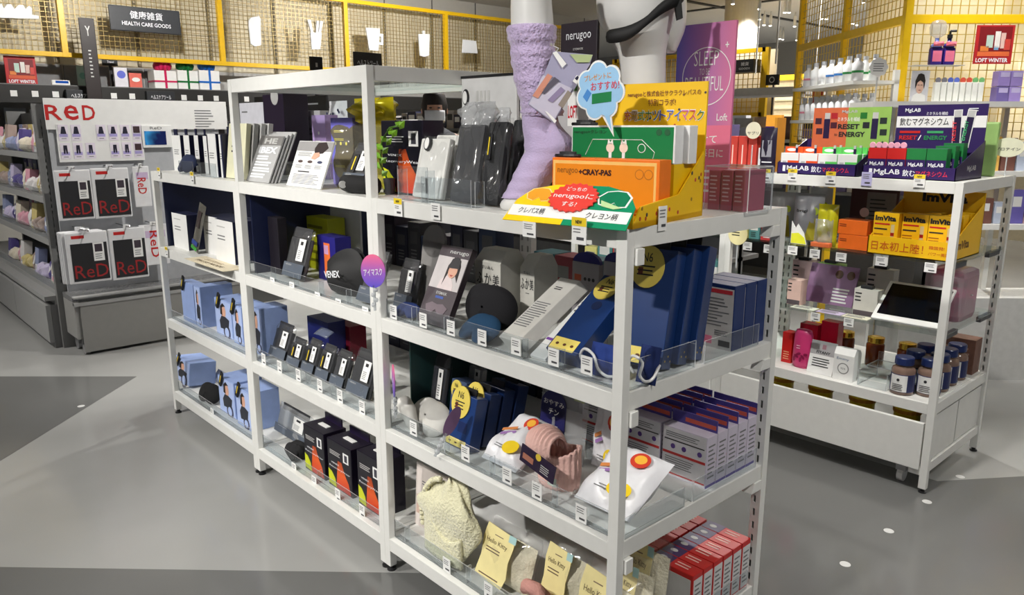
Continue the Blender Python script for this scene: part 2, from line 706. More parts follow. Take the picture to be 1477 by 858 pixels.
def bracket(t, x, y, z, s=1):
    """trapezoid bracket cap where a shelf hooks into the post"""
    MB().hull8([(x-.004, y-.05, z-.03), (x+.03, y-.05, z-.03), (x+.03, y, z-.03), (x-.004, y, z-.03),
                (x-.004, y-.035, z), (x+.03, y-.035, z), (x+.03, y, z), (x-.004, y, z)]).build('bracket', WHITE, t, bevel=.002)


U_R = thing('shelving_unit', 'white metal shelving unit with yellow crayon display and sock mannequin leg on top', 'shelf', loc=(0, 0, 0))
for (x, y, s) in ((0, 0, 0), (1-PW, 0, 0), (0, DEP-PW*.9, 1), (1-PW, DEP-PW*.9, 1)):
    post(U_R, x, y, ZS[0], s)
for z in ZS:
    shelf_level(U_R, 0, 1, DEP, z)
for z in ZS[:3]:
    bracket(U_R, 1-PW, DEP-PW*.9, z-.045)
    MB().box(1-.006, 1.008, PW*.9, PW*.9+.026, z-.082, z-.045).build('bracket', WHITE, U_R, bevel=.002)
U_T = thing('shelving_unit', 'tallest white metal shelving unit with open frame on top between two lower ones', 'shelf', loc=(0, 0, 0))
for (x, y) in ((-1, 0), (-PW, 0), (-1, DEP-PW*.9), (-PW, DEP-PW*.9)):
    post(U_T, x, y, ZTALL, y > .1)
for z in ZS:
    shelf_level(U_T, -1, 0, DEP, z)
beam(U_T, -1+PW, -PW, .001, .028, ZTALL-.05, ZTALL, 'front_rail')
beam(U_T, -1+PW, -PW, DEP-.028, DEP-.001, ZTALL-.045, ZTALL, 'back_rail')
for x in (-1+.002, -PW+.002):
    beam(U_T, x, x+.026, PW*.88, DEP-PW*.88, ZTALL-.045, ZTALL, 'side_rail')
MB().box(-.97, -.03, .03, .65, ZTALL-.03, ZTALL-.022).build('glass_top', GLASS, U_T)
U_L = thing('shelving_unit', 'low white metal shelving unit of pale blue boxes beside the tallest unit', 'shelf', loc=(0, 0, 0))
for (x, y) in ((-2, 0), (-1-PW, 0), (-2, DEP-PW*.9), (-1-PW, DEP-PW*.9)):
    post(U_L, x, y, ZS[0], y > .1)
for z in ZS:
    shelf_level(U_L, -2, -1, DEP, z)

# ---- second row of units behind (magnesium drinks)
RX1, RY0, RD = 1.04, 1.93, .65
U_M = thing('shelving_unit', 'white metal shelving unit with glass shelves, bottom drawers and purple drink displays on top', 'shelf', loc=(0, 0, 0))
for xa in (RX1-1.0,):
    for (x, y) in ((xa, RY0), (RX1-PW, RY0), (xa, RY0+RD-PW*.9), (RX1-PW, RY0+RD-PW*.9)):
        post(U_M, x, y, 1.27, y > RY0+.1)
shelf_level(U_M, RX1-1, RX1, RD, 1.27, RY0)
shelf_level(U_M, RX1-1, RX1, RD, .385, RY0)
for z in (.96, .675):
    MB().box(RX1-1+.01, RX1-.004, RY0+.004, RY0+RD-.02, z-.008, z).build('glass_shelf', GLASS, U_M)
    for y in (RY0+.05, RY0+RD-.18):
        MB().box(RX1-.03, RX1-.012, y, y+.14, z-.03, z-.008).build('bracket', DGREY, U_M)
DR = MB().box(RX1-1+PW, RX1-PW-.004, RY0-.008, RY0+.012, .1, .3).build('drawer_front', WHITE, U_M, bevel=.002)
MB().box(RX1-1+PW, RX1-PW-.004, RY0+.012, RY0+.5, .1, .112).build('drawer_floor', WHITE, U_M)
for y0, y1 in ((RY0+PW, RY0+RD/2-.006), (RY0+RD/2+.006, RY0+RD-PW)):
    MB().box(RX1-.02, RX1-.012, y0, y1, .135, .325).build('side_panel', WHITE, U_M, bevel=.001)
MB().box(RX1-.026, RX1-.02, RY0+PW, RY0+RD-PW, .1, .34).build('side_backing', mat((120, 120, 118), .6), U_M)
beam(U_M, RX1-.03, RX1-.004, RY0+PW*.9, RY0+RD-PW*.9, .09, .13, 'side_rail')
MB().box(RX1-.075, RX1-PW, RY0+.004, RY0+.024, .075, .105).build('rail_stub', WHITE, U_M)
for xx, yy in ((RX1-.12, RY0+.07), (RX1-.9, RY0+.07)):
    MB().tube([(xx-.012, yy, .03), (xx+.012, yy, .03)], .03, 16).build('caster', mat((225, 225, 222), .4), U_M)
    MB().box(xx-.02, xx+.02, yy-.02, yy+.02, .05, .1).build('caster_fork', STEEL, U_M)
# neighbour further left in the second row
U_N = thing('shelving_unit', 'white metal shelving unit with glass shelves directly behind the crayon display', 'shelf', loc=(0, 0, 0))
for (x, y) in ((RX1-2, RY0), (RX1-1-PW, RY0), (RX1-2, RY0+RD-PW*.9), (RX1-1-PW, RY0+RD-PW*.9)):
    post(U_N, x, y, 1.27, y > RY0+.1)
shelf_level(U_N, RX1-2, RX1-1, RD, 1.27, RY0)
shelf_level(U_N, RX1-2, RX1-1, RD, .385, RY0)
for z in (.96, .675):
    MB().box(RX1-2+.01, RX1-1-.004, RY0+.004, RY0+RD-.02, z-.008, z).build('glass_shelf', GLASS, U_N)
MB().box(RX1-2+PW, RX1-1-PW-.004, RY0-.008, RY0+.012, .1, .3).build('drawer_front', WHITE, U_N, bevel=.002)
# ================================================================ yellow-framed wire wall on the left
WX = -7.5
YELM = mat((232, 184, 16), .4, var=.03)
WIRE = mat((150, 128, 70), .4, .3)
WIREY = mat((196, 160, 50), .4, .2)
CREAM = mat((214, 204, 178), .7, var=.04, scale=3)
yp = [-2.42, -.71, 1.0, 2.71, 4.43, 6.13, 7.85, 9.4]
fr_t = thing('wire_fence', 'tall yellow framed wire mesh wall above the healthcare shelves', 'wire fence', loc=(WX, 0, 0))
for y in yp:
    MB().box(-.03, .03, y-.03, y+.03, 2.2, 3.15).build('frame_post', YELM, fr_t, bevel=.004)
for z in (2.2, 3.1):
    MB().box(-.028, .028, yp[0], yp[-1], z, z+.05).build('frame_rail', YELM, fr_t, bevel=.004)
for i in range(len(yp)-1):
    a, b = yp[i]+.03, yp[i+1]-.03
    mb = MB()
    n = int((b-a)/.052)
    for k in range(1, n):
        y = a+(b-a)*k/n
        mb.box(-.003, .003, y-.0028, y+.0028, 2.25, 3.1)
    for k in range(1, 17):
        z = 2.25+k*.05
        mb.box(-.006, 0, a, b, z-.0028, z+.0028)
    mb.build('wire_mesh', WIRE, fr_t, kind='stuff')
bk = struct(B(-7.9, -7.86, -3.0, 9.6, 2.15, 3.16).build('wall_panel', CREAM))
for k in range(-2, 11):
    y = 1.0+.857*k
    mb = MB().box(-7.86, -7.838, y-.02, y-.017, 2.16, 3.14).box(-7.86, -7.838, y+.017, y+.02, 2.16, 3.14)
    slotted(mb, y-.017, y+.017, y, 2.16, 3.14, .002, lambda a, b, c, e: mb.box(-7.84, -7.838, a, b, c, e), hw=.008, s0=2.2)
    mb.build('slotted_upright', mat((130, 120, 96), .6), bk)

WHT = mat((238, 240, 244), .5, var=.01)


def cut(name, label, polys, X=WX+.05, t=.02, mt=WHT, cat='cutout', group='white cutouts on the wire wall'):
    o = PX(polys[0][0], X)
    mb = MB()
    for pl in polys:
        mb.prism([(PX(p, X).y-o.y, PX(p, X).z-o.z) for p in pl], -t, 0, plane='yz')
    ob = mb.build(name, mt)
    ob.location = o
    return tag(ob, label, cat, group)


cut('crown_cutout', 'white crown shaped cutout hanging on the yellow wire wall', [[(-20, 4), (-8, 12), (2, 5), (6, 12), (10, 6), (16, 6), (21, 13), (27, 7), (33, 7), (37, 13), (42, 8), (46, 12), (46, 21), (56, 23), (56, 27), (-20, 25)]])
cut('tumbler_cutout', 'white lidded tumbler cutout on the yellow wire wall', [[(359, 30), (362, 25), (374, 23), (376, 28), (376, 38), (377, 65), (368, 67), (362, 63), (359, 38)]])
cut('toothbrush_cutout', 'white cutout of a cup with three toothbrushes on the wire wall', [[(448, 47), (464, 47), (462, 71), (450, 71)], [(444, 29), (448, 28), (452, 47), (449, 47)], [(457, 30), (460, 30), (459, 47), (456, 47)], [(462, 30), (466, 31), (463, 47), (460, 47)]])
cut('mug_cutout', 'white mug with handle cutout on the wire wall', [[(528, 40), (548, 41), (546, 73), (533, 72)], [(547, 48), (553, 49), (553, 65), (546, 64), (546, 61), (550, 61), (550, 53), (547, 52)]])
cut('straw_cup_cutout', 'white drinking cup with straw cutout on the wire wall', [[(604, 49), (620, 49), (619, 80), (612, 82), (606, 80)], [(610, 44), (613, 44), (613, 49), (610, 49)]])
cut('tissue_cutout', 'plain white rounded block cutout on the wire wall', [[(668, 57), (687, 59), (689, 77), (667, 76)]])
cut('pump_cutout', 'white pump bottle cutout on the wire wall behind the mannequin', [[(798, 84), (812, 85), (813, 110), (797, 109)], [(803, 76), (808, 76), (808, 84), (803, 84)], [(800, 74), (809, 74), (809, 77), (800, 77)]])

# hanging department sign
mw, w, h = frx((160, 43), (262, 50), (157, 6), WX+.14)
t = thing('department_sign', 'dark grey hanging sign reading HEALTH CARE GOODS in white', 'sign', mw)
MB().box(0, w, 0, .03, 0, h).build('sign_board', mat((52, 54, 58), .5), t, bevel=.012)
lettering('健康雑貨', WHT, t, w*.28, w*.74, h*.52, h*.83, bold=.02, y=-.002)
lettering('HEALTH CARE GOODS', WHT, t, w*.16, w*.85, h*.24, h*.4, bold=.015, y=-.002)
for x in (.1, .9):
    MB().box(w*x-.004, w*x+.004, .03, .14, h*.6, h*.62).build('hanger', DGREY, t)

# wall shelf run below the wire wall
SX = -7.42
t = thing('display_shelf', 'long grey wall shelf with black price rail under the wire wall', 'shelf', loc=(0, 0, 0))
MB().box(-7.9, -7.86, -3, 9.6, 1.3, 2.15).build('back_panel', mat((168, 167, 165), .6), t)
MB().box(-7.86, SX, -3, 9.6, 1.88, 1.91).build('shelf_board', mat((120, 120, 120), .5), t)
MB().box(SX, SX+.02, -3, 9.6, 1.72, 1.9).build('price_rail', mat((40, 39, 38), .5), t)
MB().box(-7.86, SX+.02, -3, 9.6, 1.42, 1.45).build('shelf_board', mat((120, 120, 120), .5), t)
for yy in (1.05, 1.9, 2.75):
    MB().box(-7.86, -7.84, yy-.85, yy-.02, 1.93, 2.14).build('grey_panel', mat((120, 120, 122), .5), t)
for k in range(26):
    y = -.9+k*.19
    MB().box(SX+.02, SX+.023, y, y+.06, 1.78, 1.84).build('price_card', CARD, t)


def wall_item(name, label, cat, pbl, pbr, ptl, d, mt, X=SX-.12, group=None, z=1.91):
    mw, w, h = frx(pbl, pbr, ptl, X)
    mw.translation.z, dz = z, mw.translation.z-z
    t = thing(name, label, cat, mw, group)
    MB().box(0, w, 0, d, 0, max(h+dz, .05)).build('body', mt, t, bevel=.004)
    return t, w, max(h+dz, .05)


t, w, h = wall_item('promo_card', 'red winter gift promotion card at the end of the wall shelf', 'poster', (10, 121), (55, 122), (5, 80), .012, mat((186, 36, 40), .5))
patch(t, mat((120, 20, 26), .5), w*.12, w*.92, h*.3, h*.9)
for i, (a, b, c, d, cc) in enumerate(((.3, .46, .42, .75, (190, 214, 200)), (.5, .64, .42, .8, (230, 226, 220)), (.66, .8, .4, .7, (226, 190, 180)), (.14, .34, .33, .46, (226, 130, 60)), (.78, .92, .36, .62, (206, 70, 60)))):
    patch(t, mat(cc, .5), w*a, w*b, h*c, h*d, y=-.0012)
patch(t, mat((214, 90, 50), .5), w*.1, w*.95, h*.2, h*.32, y=-.0012)
lettering('LOFT WINTER', WHT, t, w*.08, w*.93, h*.04, h*.16, y=-.002, bold=.03)
t, w, h = wall_item('display_tablet', 'pale framed tablet with blue screen propped on the wall shelf', 'tablet', (78, 144), (104, 144), (82, 118), .03, CARD, X=SX-.02, z=1.91)
patch(t, mat((30, 80, 170), .2), w*.2, w*.92, h*.35, h*.85)
t, w, h = wall_item('display_pack', 'mint green hanging pack on the grey wall shelf', 'package', (114, 127), (131, 127), (110, 94), .03, mat((190, 220, 205), .4), group=None)
disc(t, mat((140, 200, 180), .5), w*.45, h*.5, w*.3)
t, w, h = wall_item('display_pack', 'white pack with violet blue disc on the wall shelf', 'package', (167, 127), (186, 128), (164, 97), .03, mat((226, 224, 232), .4))
ovals(t, mat((100, 110, 210), .5), w*.2, w*.85, h*.45, h*.85)
t, w, h = wall_item('display_pack', 'coral pink pack with white label on the wall shelf', 'package', (188, 127), (206, 128), (187, 105), .03, mat((226, 110, 96), .4))
ovals(t, CARD, w*.2, w*.85, h*.4, h*.7)
t, w, h = wall_item('sale_sign', 'small black sign standing at the back of the wall shelf', 'sign', (148, 94), (170, 93), (146, 83), .02, CHAR, z=2.15, X=-7.7)
lettering('Travel', WHT, t, w*.3, w*.75, h*.35, h*.65, y=-.002)
MB().box(w*.4, w*.6, .0, .02, -.245, .01).build('stand', CHAR, t)
for i, (a, b, nm, cc) in enumerate((((224, 126), (256, 127), 'crimson', (206, 30, 90)), ((258, 127), (287, 127), 'green', (16, 110, 50)), ((289, 127), (318, 128), 'blue', (20, 100, 190)))):
    t, w, h = wall_item('gift_box', 'white gift box tied with %s ribbon and bow on wall shelf' % nm, 'gift box', a, b, (a[0]-2, 101), .22, CARD, group='gift boxes on the wall shelf')
    rm = mat(cc, .35)
    MB().box(w*.46, w*.56, -.004, .224, 0, h+.003).build('ribbon', rm, t)
    MB().box(-.003, w+.003, -.005, .225, h*.36, h*.45).build('ribbon', rm, t)
    mb = MB()
    for k in range(9):
        an = 2*pi*k/9
        mb.lathe([(.0, 0), (.03, .02), (.042, .055), (.03, .09), (.0, .1)], 10, (w*.51+.07*math.cos(an), .08+.05*math.sin(an), h), sx=.9)
    mb.build('bow', rm, t, smooth=True)
# tall dark banner and small category signs
mw, w, h = frx((146, 150), (152, 150), (124, 40), SX+.03)
t = thing('tall_banner', 'tall narrow brown black banner standing against the wall shelf', 'banner', frame(PX((138, 148), SX+.2), pi/2))
MB().box(-.075, .075, 0, .015, 0, .86).build('banner_panel', mat((38, 30, 30), .5), t, bevel=.01)
MB().box(-.04, .04, -.002, .004, -1.63, .02).build('banner_pole', CHAR, t)
lines(t, LGREY, -.015, .015, .25, .55, 8, y=-.003)
lettering('Y', LGREY, t, -.025, .025, .68, .78, y=-.003)
MB().box(-.09, .09, -.05, .06, -PX((138, 148), SX+.2).z, -PX((138, 148), SX+.2).z+.02).build('base', CHAR, t)
for a, b, c, lab in (((97, 146), (145, 146), (96, 129), 'beside the tall dark banner'), ((213, 148), (253, 149), (212, 131), 'below the ribboned gift boxes')):
    mw, w, h = frx(a, b, c, SX+.1)
    t = thing('category_sign', 'small dark category sign on the price rail ' + lab, 'sign', mw, 'small dark category signs')
    MB().box(0, w, 0, .07, 0, h).build('sign_board', mat((44, 46, 50), .5), t, bevel=.003)
    lettering('ヘルスケアツール', WHT, t, w*.14, w*.86, h*.3, h*.68, bold=.02, y=-.002)
# little goods on the lower wall shelf (only their tops show over the gondola)
for k in range(14):
    y = -.9+k*.26
    cc, cn = ((226, 190, 40), 'yellow') if k % 3 == 0 else (((232, 230, 222), 'cream') if k % 3 == 1 else ((176, 182, 190), 'grey'))
    z0 = 1.45
    t = thing('soft_bundle', 'small %s wrapped bundle on the lower wall shelf' % cn, 'package', frame((SX-.2, y, z0), pi/2), 'bundles on the lower wall shelf')
    pillow(.2, .21+rnd.random()*.03, .1, 6, 6, .006, k).build('bag', mat(cc, .4), t, smooth=True)

# far part of the wall: small screens and signs seen over the tall unit
mw, w, h = frx((448, 101), (466, 101), (447, 81), -5.6)
t = thing('poster_stand', 'small black framed poster standing above far shelves', 'sign', frame((mw.translation.x, mw.translation.y, 0), pi/2))
z0 = mw.translation.z
MB().box(0, w, 0, .02, z0, z0+h).build('poster_panel', BLACK, t, bevel=.004)
MB().box(w*.4, w*.6, .02, .04, 0, z0+.05).build('pole', CHAR, t)
MB().box(0, w, -.1, .12, 0, .015).build('base', CHAR, t)
patch(t, mat((190, 186, 178), .5), w*.42, w*.58, z0+h*.25, z0+h*.55)
mw, w, h = frx((511, 97), (551, 94), (510, 77), -5.2)
t = thing('category_sign', 'dark grey category sign on a pole behind the tallest unit', 'sign', frame((mw.translation.x, mw.translation.y, 0), pi/2))
z0 = mw.translation.z-.03
MB().box(0, w, 0, .02, z0, z0+h+.05).build('sign_board', mat((52, 50, 48), .5), t, bevel=.004)
MB().box(w*.46, w*.54, .02, .05, 0, z0+.1).build('pole', CHAR, t)
MB().box(w*.2, w*.8, -.1, .12, 0, .015).build('base', CHAR, t)
lettering('ヘルストツール', WHT, t, w*.12, w*.88, z0+.05, z0+.11, bold=.02, y=-.002)

# ================================================================ grey gondola on the left
GM = mat((150, 150, 149), .45, var=.02)
GD = mat((112, 112, 112), .45, var=.02)
GX1, GY = -3.78, -.1
GZ = [1.305, 1.02, .735, .385]
t = thing('gondola', 'long grey gondola shelf packed with pastel eye masks and slippers', 'shelf', loc=(0, 0, 0))
MB().box(-6.9, GX1, .38, .42, .1, 1.6).build('back_panel', GD, t)
for x in (GX1-.05, GX1-1.0, GX1-2.0, GX1-3.05):
    for dy in (0,):
        MB().box(x, x+.05, GY-.0+.36, GY+.42+.1, .05, 1.62).build('upright', GD, t)
for z in GZ:
    MB().box(-6.9, GX1-.05, GY, .38, z-.035, z-.01).build('shelf_board', GM, t)
    MB().box(-6.9, GX1-.05, GY-.012, GY, z-.04, z).build('shelf_lip', GM, t)
    plate(t, -6.9, GX1-.06, GY-.004, GY, z, z+.05, 'acrylic_fence')
MB().box(-6.9, GX1-.01, GY-.09, .45, .33, .36).build('base_lip', GM, t)
MB().box(-6.9, GX1-.01, GY-.03, .45, .3, .33).build('base_gap', GM, t)
for k in range(3):
    MB().box(GX1-.01-1.05*(k+1)+.004, GX1-.01-1.05*k-.004, GY-.09, GY-.06, .04, .3).build('drawer_front', GM, t, bevel=.002)
MB().box(-6.9, GX1-.01, GY-.06, .45, .0, .3).build('base_body', GD, t)
# end upright with slots
for yy in (GY+.0, .9):
    k, x0, x1, ya, yb = .003, GX1-.02, GX1+.03, yy-.02, yy+.05
    mb = MB().box(x0, x0+k, ya, yb, 0, 1.62).box(x0+k, x1-k, yb-k, yb, 0, 1.62).box(x0+k, x1-k, ya+k, yb-k, 1.617, 1.62)
    slotted(mb, x0+k, x1-k, GX1+.005, 0, 1.62, k, lambda a, b, c, e: mb.box(a, b, ya, ya+k, c, e), s0=.45, s1=1.56)
    slotted(mb, ya, yb, yy+.015, 0, 1.62, k, lambda a, b, c, e: mb.box(x1-k, x1, a, b, c, e), s0=.45, s1=1.56)
    mb.build('end_upright', mat((120, 120, 119), .45), t)
# goods on the gondola
PAST = [((222, 160, 176), 'rose pink'), ((206, 196, 226), 'lilac'), ((214, 196, 130), 'mustard'), ((232, 222, 200), 'cream'), ((150, 160, 196), 'slate blue'), ((236, 232, 232), 'white'), ((86, 76, 140), 'violet'), ((170, 150, 140), 'taupe')]
k = 0
for li, z in enumerate(GZ):
    x = -5.75
    while x < GX1-.2:
        cc, cn = PAST[(k*5+li*3) % 8]
        w = .12+.07*rnd.random()
        kind = (k+li) % 3
        lv = ('top', 'second', 'third', 'bottom')[li]
        if kind == 0:
            t = thing('boxed_mask', '%s boxed sleep mask on the %s gondola shelf' % (cn, lv), 'box', frame((x, GY+.05, z-.003), .1*(rnd.random()-.5), .12), 'boxes on the gondola')
            h = .15+.05*rnd.random()
            MB().box(0, w*.8, 0, .06, 0, h).build('body', mat(cc, .45), t, bevel=.002)
            patch(t, CARD, w*.1, w*.7, h*.1, h*.35)
            lines(t, INKG, w*.15, w*.6, h*.13, h*.3, 3, y=-.0015)
        elif kind == 1:
            t = thing('fluffy_slippers', '%s fluffy folded slippers on the %s gondola shelf' % (cn, lv), 'slippers', frame((x, GY+.03, z-.01), .2*(rnd.random()-.5)), 'fluffy slippers on the gondola')
            for s in (0, 1):
                pillow(w*.55, .11, .09, 8, 8, .006, k+s).build('slipper', mat(cc, .9, bump=.6, bscale=160, sheen=.4), t, smooth=True).location = (s*w*.5, .02*s, 0)
        else:
            t = thing('pouch_pack', '%s plastic pouch leaning on the %s gondola shelf' % (cn, lv), 'pouch', frame((x, GY+.05, z-.01+.01), 0, .25), 'pouches on the gondola')
            pillow(w, .17, .05, 8, 8, .004, k).build('pouch', mat(cc, .35), t, smooth=True)
            patch(t, CARD, w*.3, w*.7, .05, .12, y=-.001)
        # a taller box behind
        cc, cn = PAST[(k*3+li+4) % 8]
        if li < 3:
            t = thing('tall_box', 'tall %s box at the back of the %s gondola shelf' % (cn, lv), 'box', frame((x, .16, z-.01)), 'tall boxes on the gondola')
            MB().box(0, w*.8, 0, .08, 0, .2).build('body', mat(cc, .45), t, bevel=.002)
            patch(t, CARD, w*.15, w*.6, .11, .17)
        x += w+.015
        k += 1

# ================================================================ RED end display
EX = -3.7
t = thing('end_display', 'grey wheeled end display with white header board reading RED', 'display', loc=(0, 0, 0))
y0, y1 = -.06, 1.05
MB().box(EX-.03, EX-.012, y0, y1, .36, 1.6).build('back_panel', mat((178, 180, 184), .5), t)
mw, w, h = frx((68, 187), (318, 182), (57, 148), EX+.01)
oy, oz = mw.translation.y, mw.translation.z
hd = MB().box(EX-.012, EX+.01, oy, oy+1.18, oz, oz+h+.03).build('header_board', CARD, t, bevel=.002)


def on_end(px):
    q = PX(px, EX+.012)
    return q.y, q.z


a, b = on_end((66, 173)), on_end((136, 152))
for s, u0, u1 in (('R', .0, .33), ('e', .37, .66), ('D', .74, 1.)):
    ww = b[0]-a[0]
    lettering(s, RED, t, a[0]+u0*ww, a[0]+u1*ww, a[1], b[1], y=EX+.0115, face='side', bold=.012)
# notice print at the right of the header
a, b = on_end((283, 192)), on_end((308, 158))
lines(t, INKG, a[0], b[0], a[1], b[1], 9, y=EX+.0115, face='side')
# product guide board with little pictures
a, b = on_end((87, 234)), on_end((204, 179))
MB().box(EX-.012, EX+.012, a[0], b[0], a[1], b[1]).build('guide_board', CARD, t)
pw, phh = (b[0]-a[0])/7, (b[1]-a[1])
LIL = mat((170, 160, 214), .5)
for r_ in range(2):
    for c_ in range(7):
        if (r_, c_) in ((0, 2), (1, 3)):
            continue
        yy, zz = a[0]+c_*pw+pw*.12, a[1]+phh*(.52-.48*r_)+.01
        pc = MB().box(EX+.0125, EX+.014, yy, yy+pw*.78, zz, zz+phh*.42).build('guide_card', mat((232, 224, 236), .5), t)
        patch(pc, LIL, yy+pw*.06, yy+pw*.7, zz+phh*.1, zz+phh*.18, y=EX+.0148, face='side')
        lines(pc, INKG, yy+pw*.2, yy+pw*.6, zz+.008, zz+phh*.08, 1, y=EX+.0148, face='side')
        if c_ == 6:
            patch(pc, mat((60, 40, 44), .5), yy+pw*.1, yy+pw*.66, zz+phh*.2, zz+phh*.38, y=EX+.0155, face='side')
        elif r_ == 0:
            shape(pc, mat((30, 26, 50), .5), [(yy+pw*.16, zz+phh*.18), (yy+pw*.62, zz+phh*.18), (yy+pw*.52, zz+phh*.37), (yy+pw*.28, zz+phh*.37)], y=EX+.015, face='side')
        else:
            shape(pc, mat((30, 26, 50), .5), [(yy+pw*.26, zz+phh*.36), (yy+pw*.54, zz+phh*.36), (yy+pw*.56, zz+phh*.14), (yy+pw*.44, zz+phh*.14), (yy+pw*.4, zz+phh*.27), (yy+pw*.36, zz+phh*.14), (yy+pw*.24, zz+phh*.14)], y=EX+.015, face='side')
# small screen
a, b = on_end((206, 213)), on_end((246, 181))
sn = MB().box(EX-.012, EX+.022, a[0], b[0], a[1], b[1]).build('screen', CARD, t, bevel=.002)
a, b = on_end((209, 209)), on_end((238, 189))
MB().box(EX+.0222, EX+.024, a[0], b[0], a[1], b[1]).build('screen_image', grad('blue_screen', [(0, (4, 20, 60)), (.4, (10, 70, 170)), (.6, (60, 160, 230)), (1, (6, 30, 90))], 'Y', .2, a[0], r=.2, wob=.2), sn)
lettering('ReD', INKG, sn, a[0]+.04, a[0]+.12, b[1]+.012, b[1]+.03, y=EX+.0235, face='side')
# wheeled plinth
MB().box(EX-.04, EX+.232, y0-.03, y1, .0+.11, .355).build('plinth', mat((146, 145, 142), .5, var=.02), t, bevel=.003)
MB().box(EX+.2, EX+.258, y0-.03, y1, .385, .395).build('tray_lip', GM, t)
MB().box(EX+.2, EX+.215, y0-.0, y1, .356, .385).build('tray_gap', GM, t)
MB().box(EX-.04, EX+.2, y0-.03, y1, .356, .39).build('tray', mat((150, 150, 150), .25, .4), t)
MB().box(EX+.2, EX+.256, y0-.03, y1, .335, .356).build('drawer_lip', GM, t)
MB().box(EX+.235, EX+.25, y0+.0, y1, .02, .335).build('plinth_front', mat((132, 131, 128), .5, var=.02), t, bevel=.002)
for xx, yy in ((EX+.2, y0+.02), (EX+.02, y0+.02), (EX+.2, y1-.05)):
    MB().tube([(xx, yy-.014, .045), (xx, yy+.014, .045)], .045, 18).build('caster', mat((170, 170, 172), .3, .6), t)
    MB().box(xx-.02, xx+.02, yy-.02, yy+.02, .07, .115).build('caster_fork', STEEL, t)

BLKG = mat((26, 26, 30), .6)


def red_pack(pbl, pbr, ptl, X, label, group):
    mw, w, h = frx(pbl, pbr, ptl, X)
    t = thing('garment_pack', label, 'package', mw, group)
    MB().box(0, w, 0, .018, 0, h).build('bag', mat((224, 224, 226), .3, var=.02), t, bevel=.008)
    patch(t, BLKG, w*.1, w*.96, h*.05, h*.78, y=-.003, t=.004, name='garment')
    lettering('ReD', mat((150, 30, 32), .5), t, w*.14, w*.94, h*.1, h*.36, y=-.0036, bold=.0)
    patch(t, RED, w*.14, w*.44, h*.88, h*.94, y=-.001)
    c = patch(t, CARD, w*.62, w*.88, h*.42, h*.78, y=-.0045, name='size_card')
    patch(c, mat((60, 50, 60), .5), w*.66, w*.84, h*.6, h*.75, y=-.0052)
    lines(c, INKG, w*.66, w*.84, h*.45, h*.57, 3, y=-.0052)
    hk = MB().tube([(w*.5, X-EX+.015, h+.012), (w*.5, -.06, h+.012), (w*.5, -.075, h+.022)], .004, 6)
    hk.build('hook', STEEL, t)
    MB().box(w*.42, w*.58, .0, .006, h-.01, h+.025).build('hang_tab', mat((224, 224, 226), .3), t)
    return t


red_pack((86, 319), (138, 316), (76, 246), EX+.1, 'black garment in a clear red lettered bag hanging upper row beside slotted upright', 'red lettered packs')
red_pack((138, 316), (192, 311), (134, 243), EX+.1, 'black garment in a clear red lettered bag hanging upper row under the guide board', 'red lettered packs')
for dx in (.03, .05, .07):
    red_pack((100-dx*120, 411-dx*10), (160-dx*120, 404-dx*10), (91-dx*120, 337-dx*30), EX+.2-dx, 'spare bag behind the lower red lettered pack beside upright', 'spare red lettered packs')
red_pack((102, 411), (162, 404), (93, 337), EX+.2, 'black garment in red lettered bag hanging lower row beside slotted upright', 'red lettered packs')
red_pack((163.5, 405), (216, 398), (155.5, 331), EX+.2, 'black garment in red lettered bag hanging lower row above the tray', 'red lettered packs')
for a, b, c, X, n in (((196, 299), (220, 297), (192, 240), EX+.1, 'upper'), ((206, 384), (246, 378), (204, 325), EX+.14, 'lower')):
    mw, w, h = frx(a, b, c, X)
    t = thing('accessory_pack', 'narrow white bag with upright red lettering hanging on the %s hooks' % n, 'package', mw)
    MB().box(0, w, 0, .015, 0, h).build('bag', mat((228, 228, 230), .3), t, bevel=.006)
    lettering('ReD', RED, t, w*.0, w*1.0, h*.42, h*.62, y=-.001, rot=-pi/2)
    MB().tube([(w*.5, X-EX+.015, h+.01), (w*.5, -.06, h+.01)], .004, 6).build('hook', STEEL, t)
    MB().box(w*.4, w*.6, .0, .006, h-.01, h+.02).build('hang_tab', CARD, t)
    patch(t, mat((200, 180, 210), .4), w*.2, w*.9, h*.68, h*.85)
# ================================================================ goods on the three white units
S = list(ZS)
LBLUE = mat((150, 172, 222), .4)
LBLUE2 = mat((176, 194, 236), .4)
SKIN = mat((214, 164, 140), .6)
HAIR = mat((34, 24, 22), .6)
YTAG = mat((236, 206, 40), .5, var=.01)
PALEY = mat((232, 222, 120), .5, var=.01)


def carton(name, label, cat, fa, d, mt, group=None, bevel=.002):
    mw, w, h = fa
    t = thing(name, label, cat, mw, group)
    MB().box(0, w, 0, d, 0, h).build('body', mt, t, bevel=min(bevel, d/3))
    return t, w, h


def price_card(px, Y, group, where, new=False, sz=(.036, .048), tint=None, X=None, lean=0):
    q = PY(px, Y) if X is None else PX(px, X)
    yaw = 0 if X is None else pi/2
    t = thing('price_card', ('yellow topped new' if new else 'white') + ' price card ' + where, 'price card', frame(q, yaw, lean) @ MX.Translation((-sz[0]/2, 0, -sz[1]/2)), group)
    w, h = sz
    MB().box(0, w, 0, .0015, 0, h).build('card', mat(tint, .5) if tint else CARD, t)
    if new:
        patch(t, YTAG, 0, w, h*.68, h*1.0, y=-.0008)
        lettering('NEW', INK, t, w*.28, w*.72, h*.76, h*.9, y=-.0014, bold=.03)
        lines(t, INKG, w*.12, w*.85, h*.4, h*.62, 2, y=-.0008)
    else:
        lines(t, INKG, w*.12, w*.85, h*.5, h*.9, 3, y=-.0008)
    patch(t, mat((70, 70, 74), .6), w*.35, w*.85, h*.16, h*.27, y=-.0008, name='price_print')
    return t


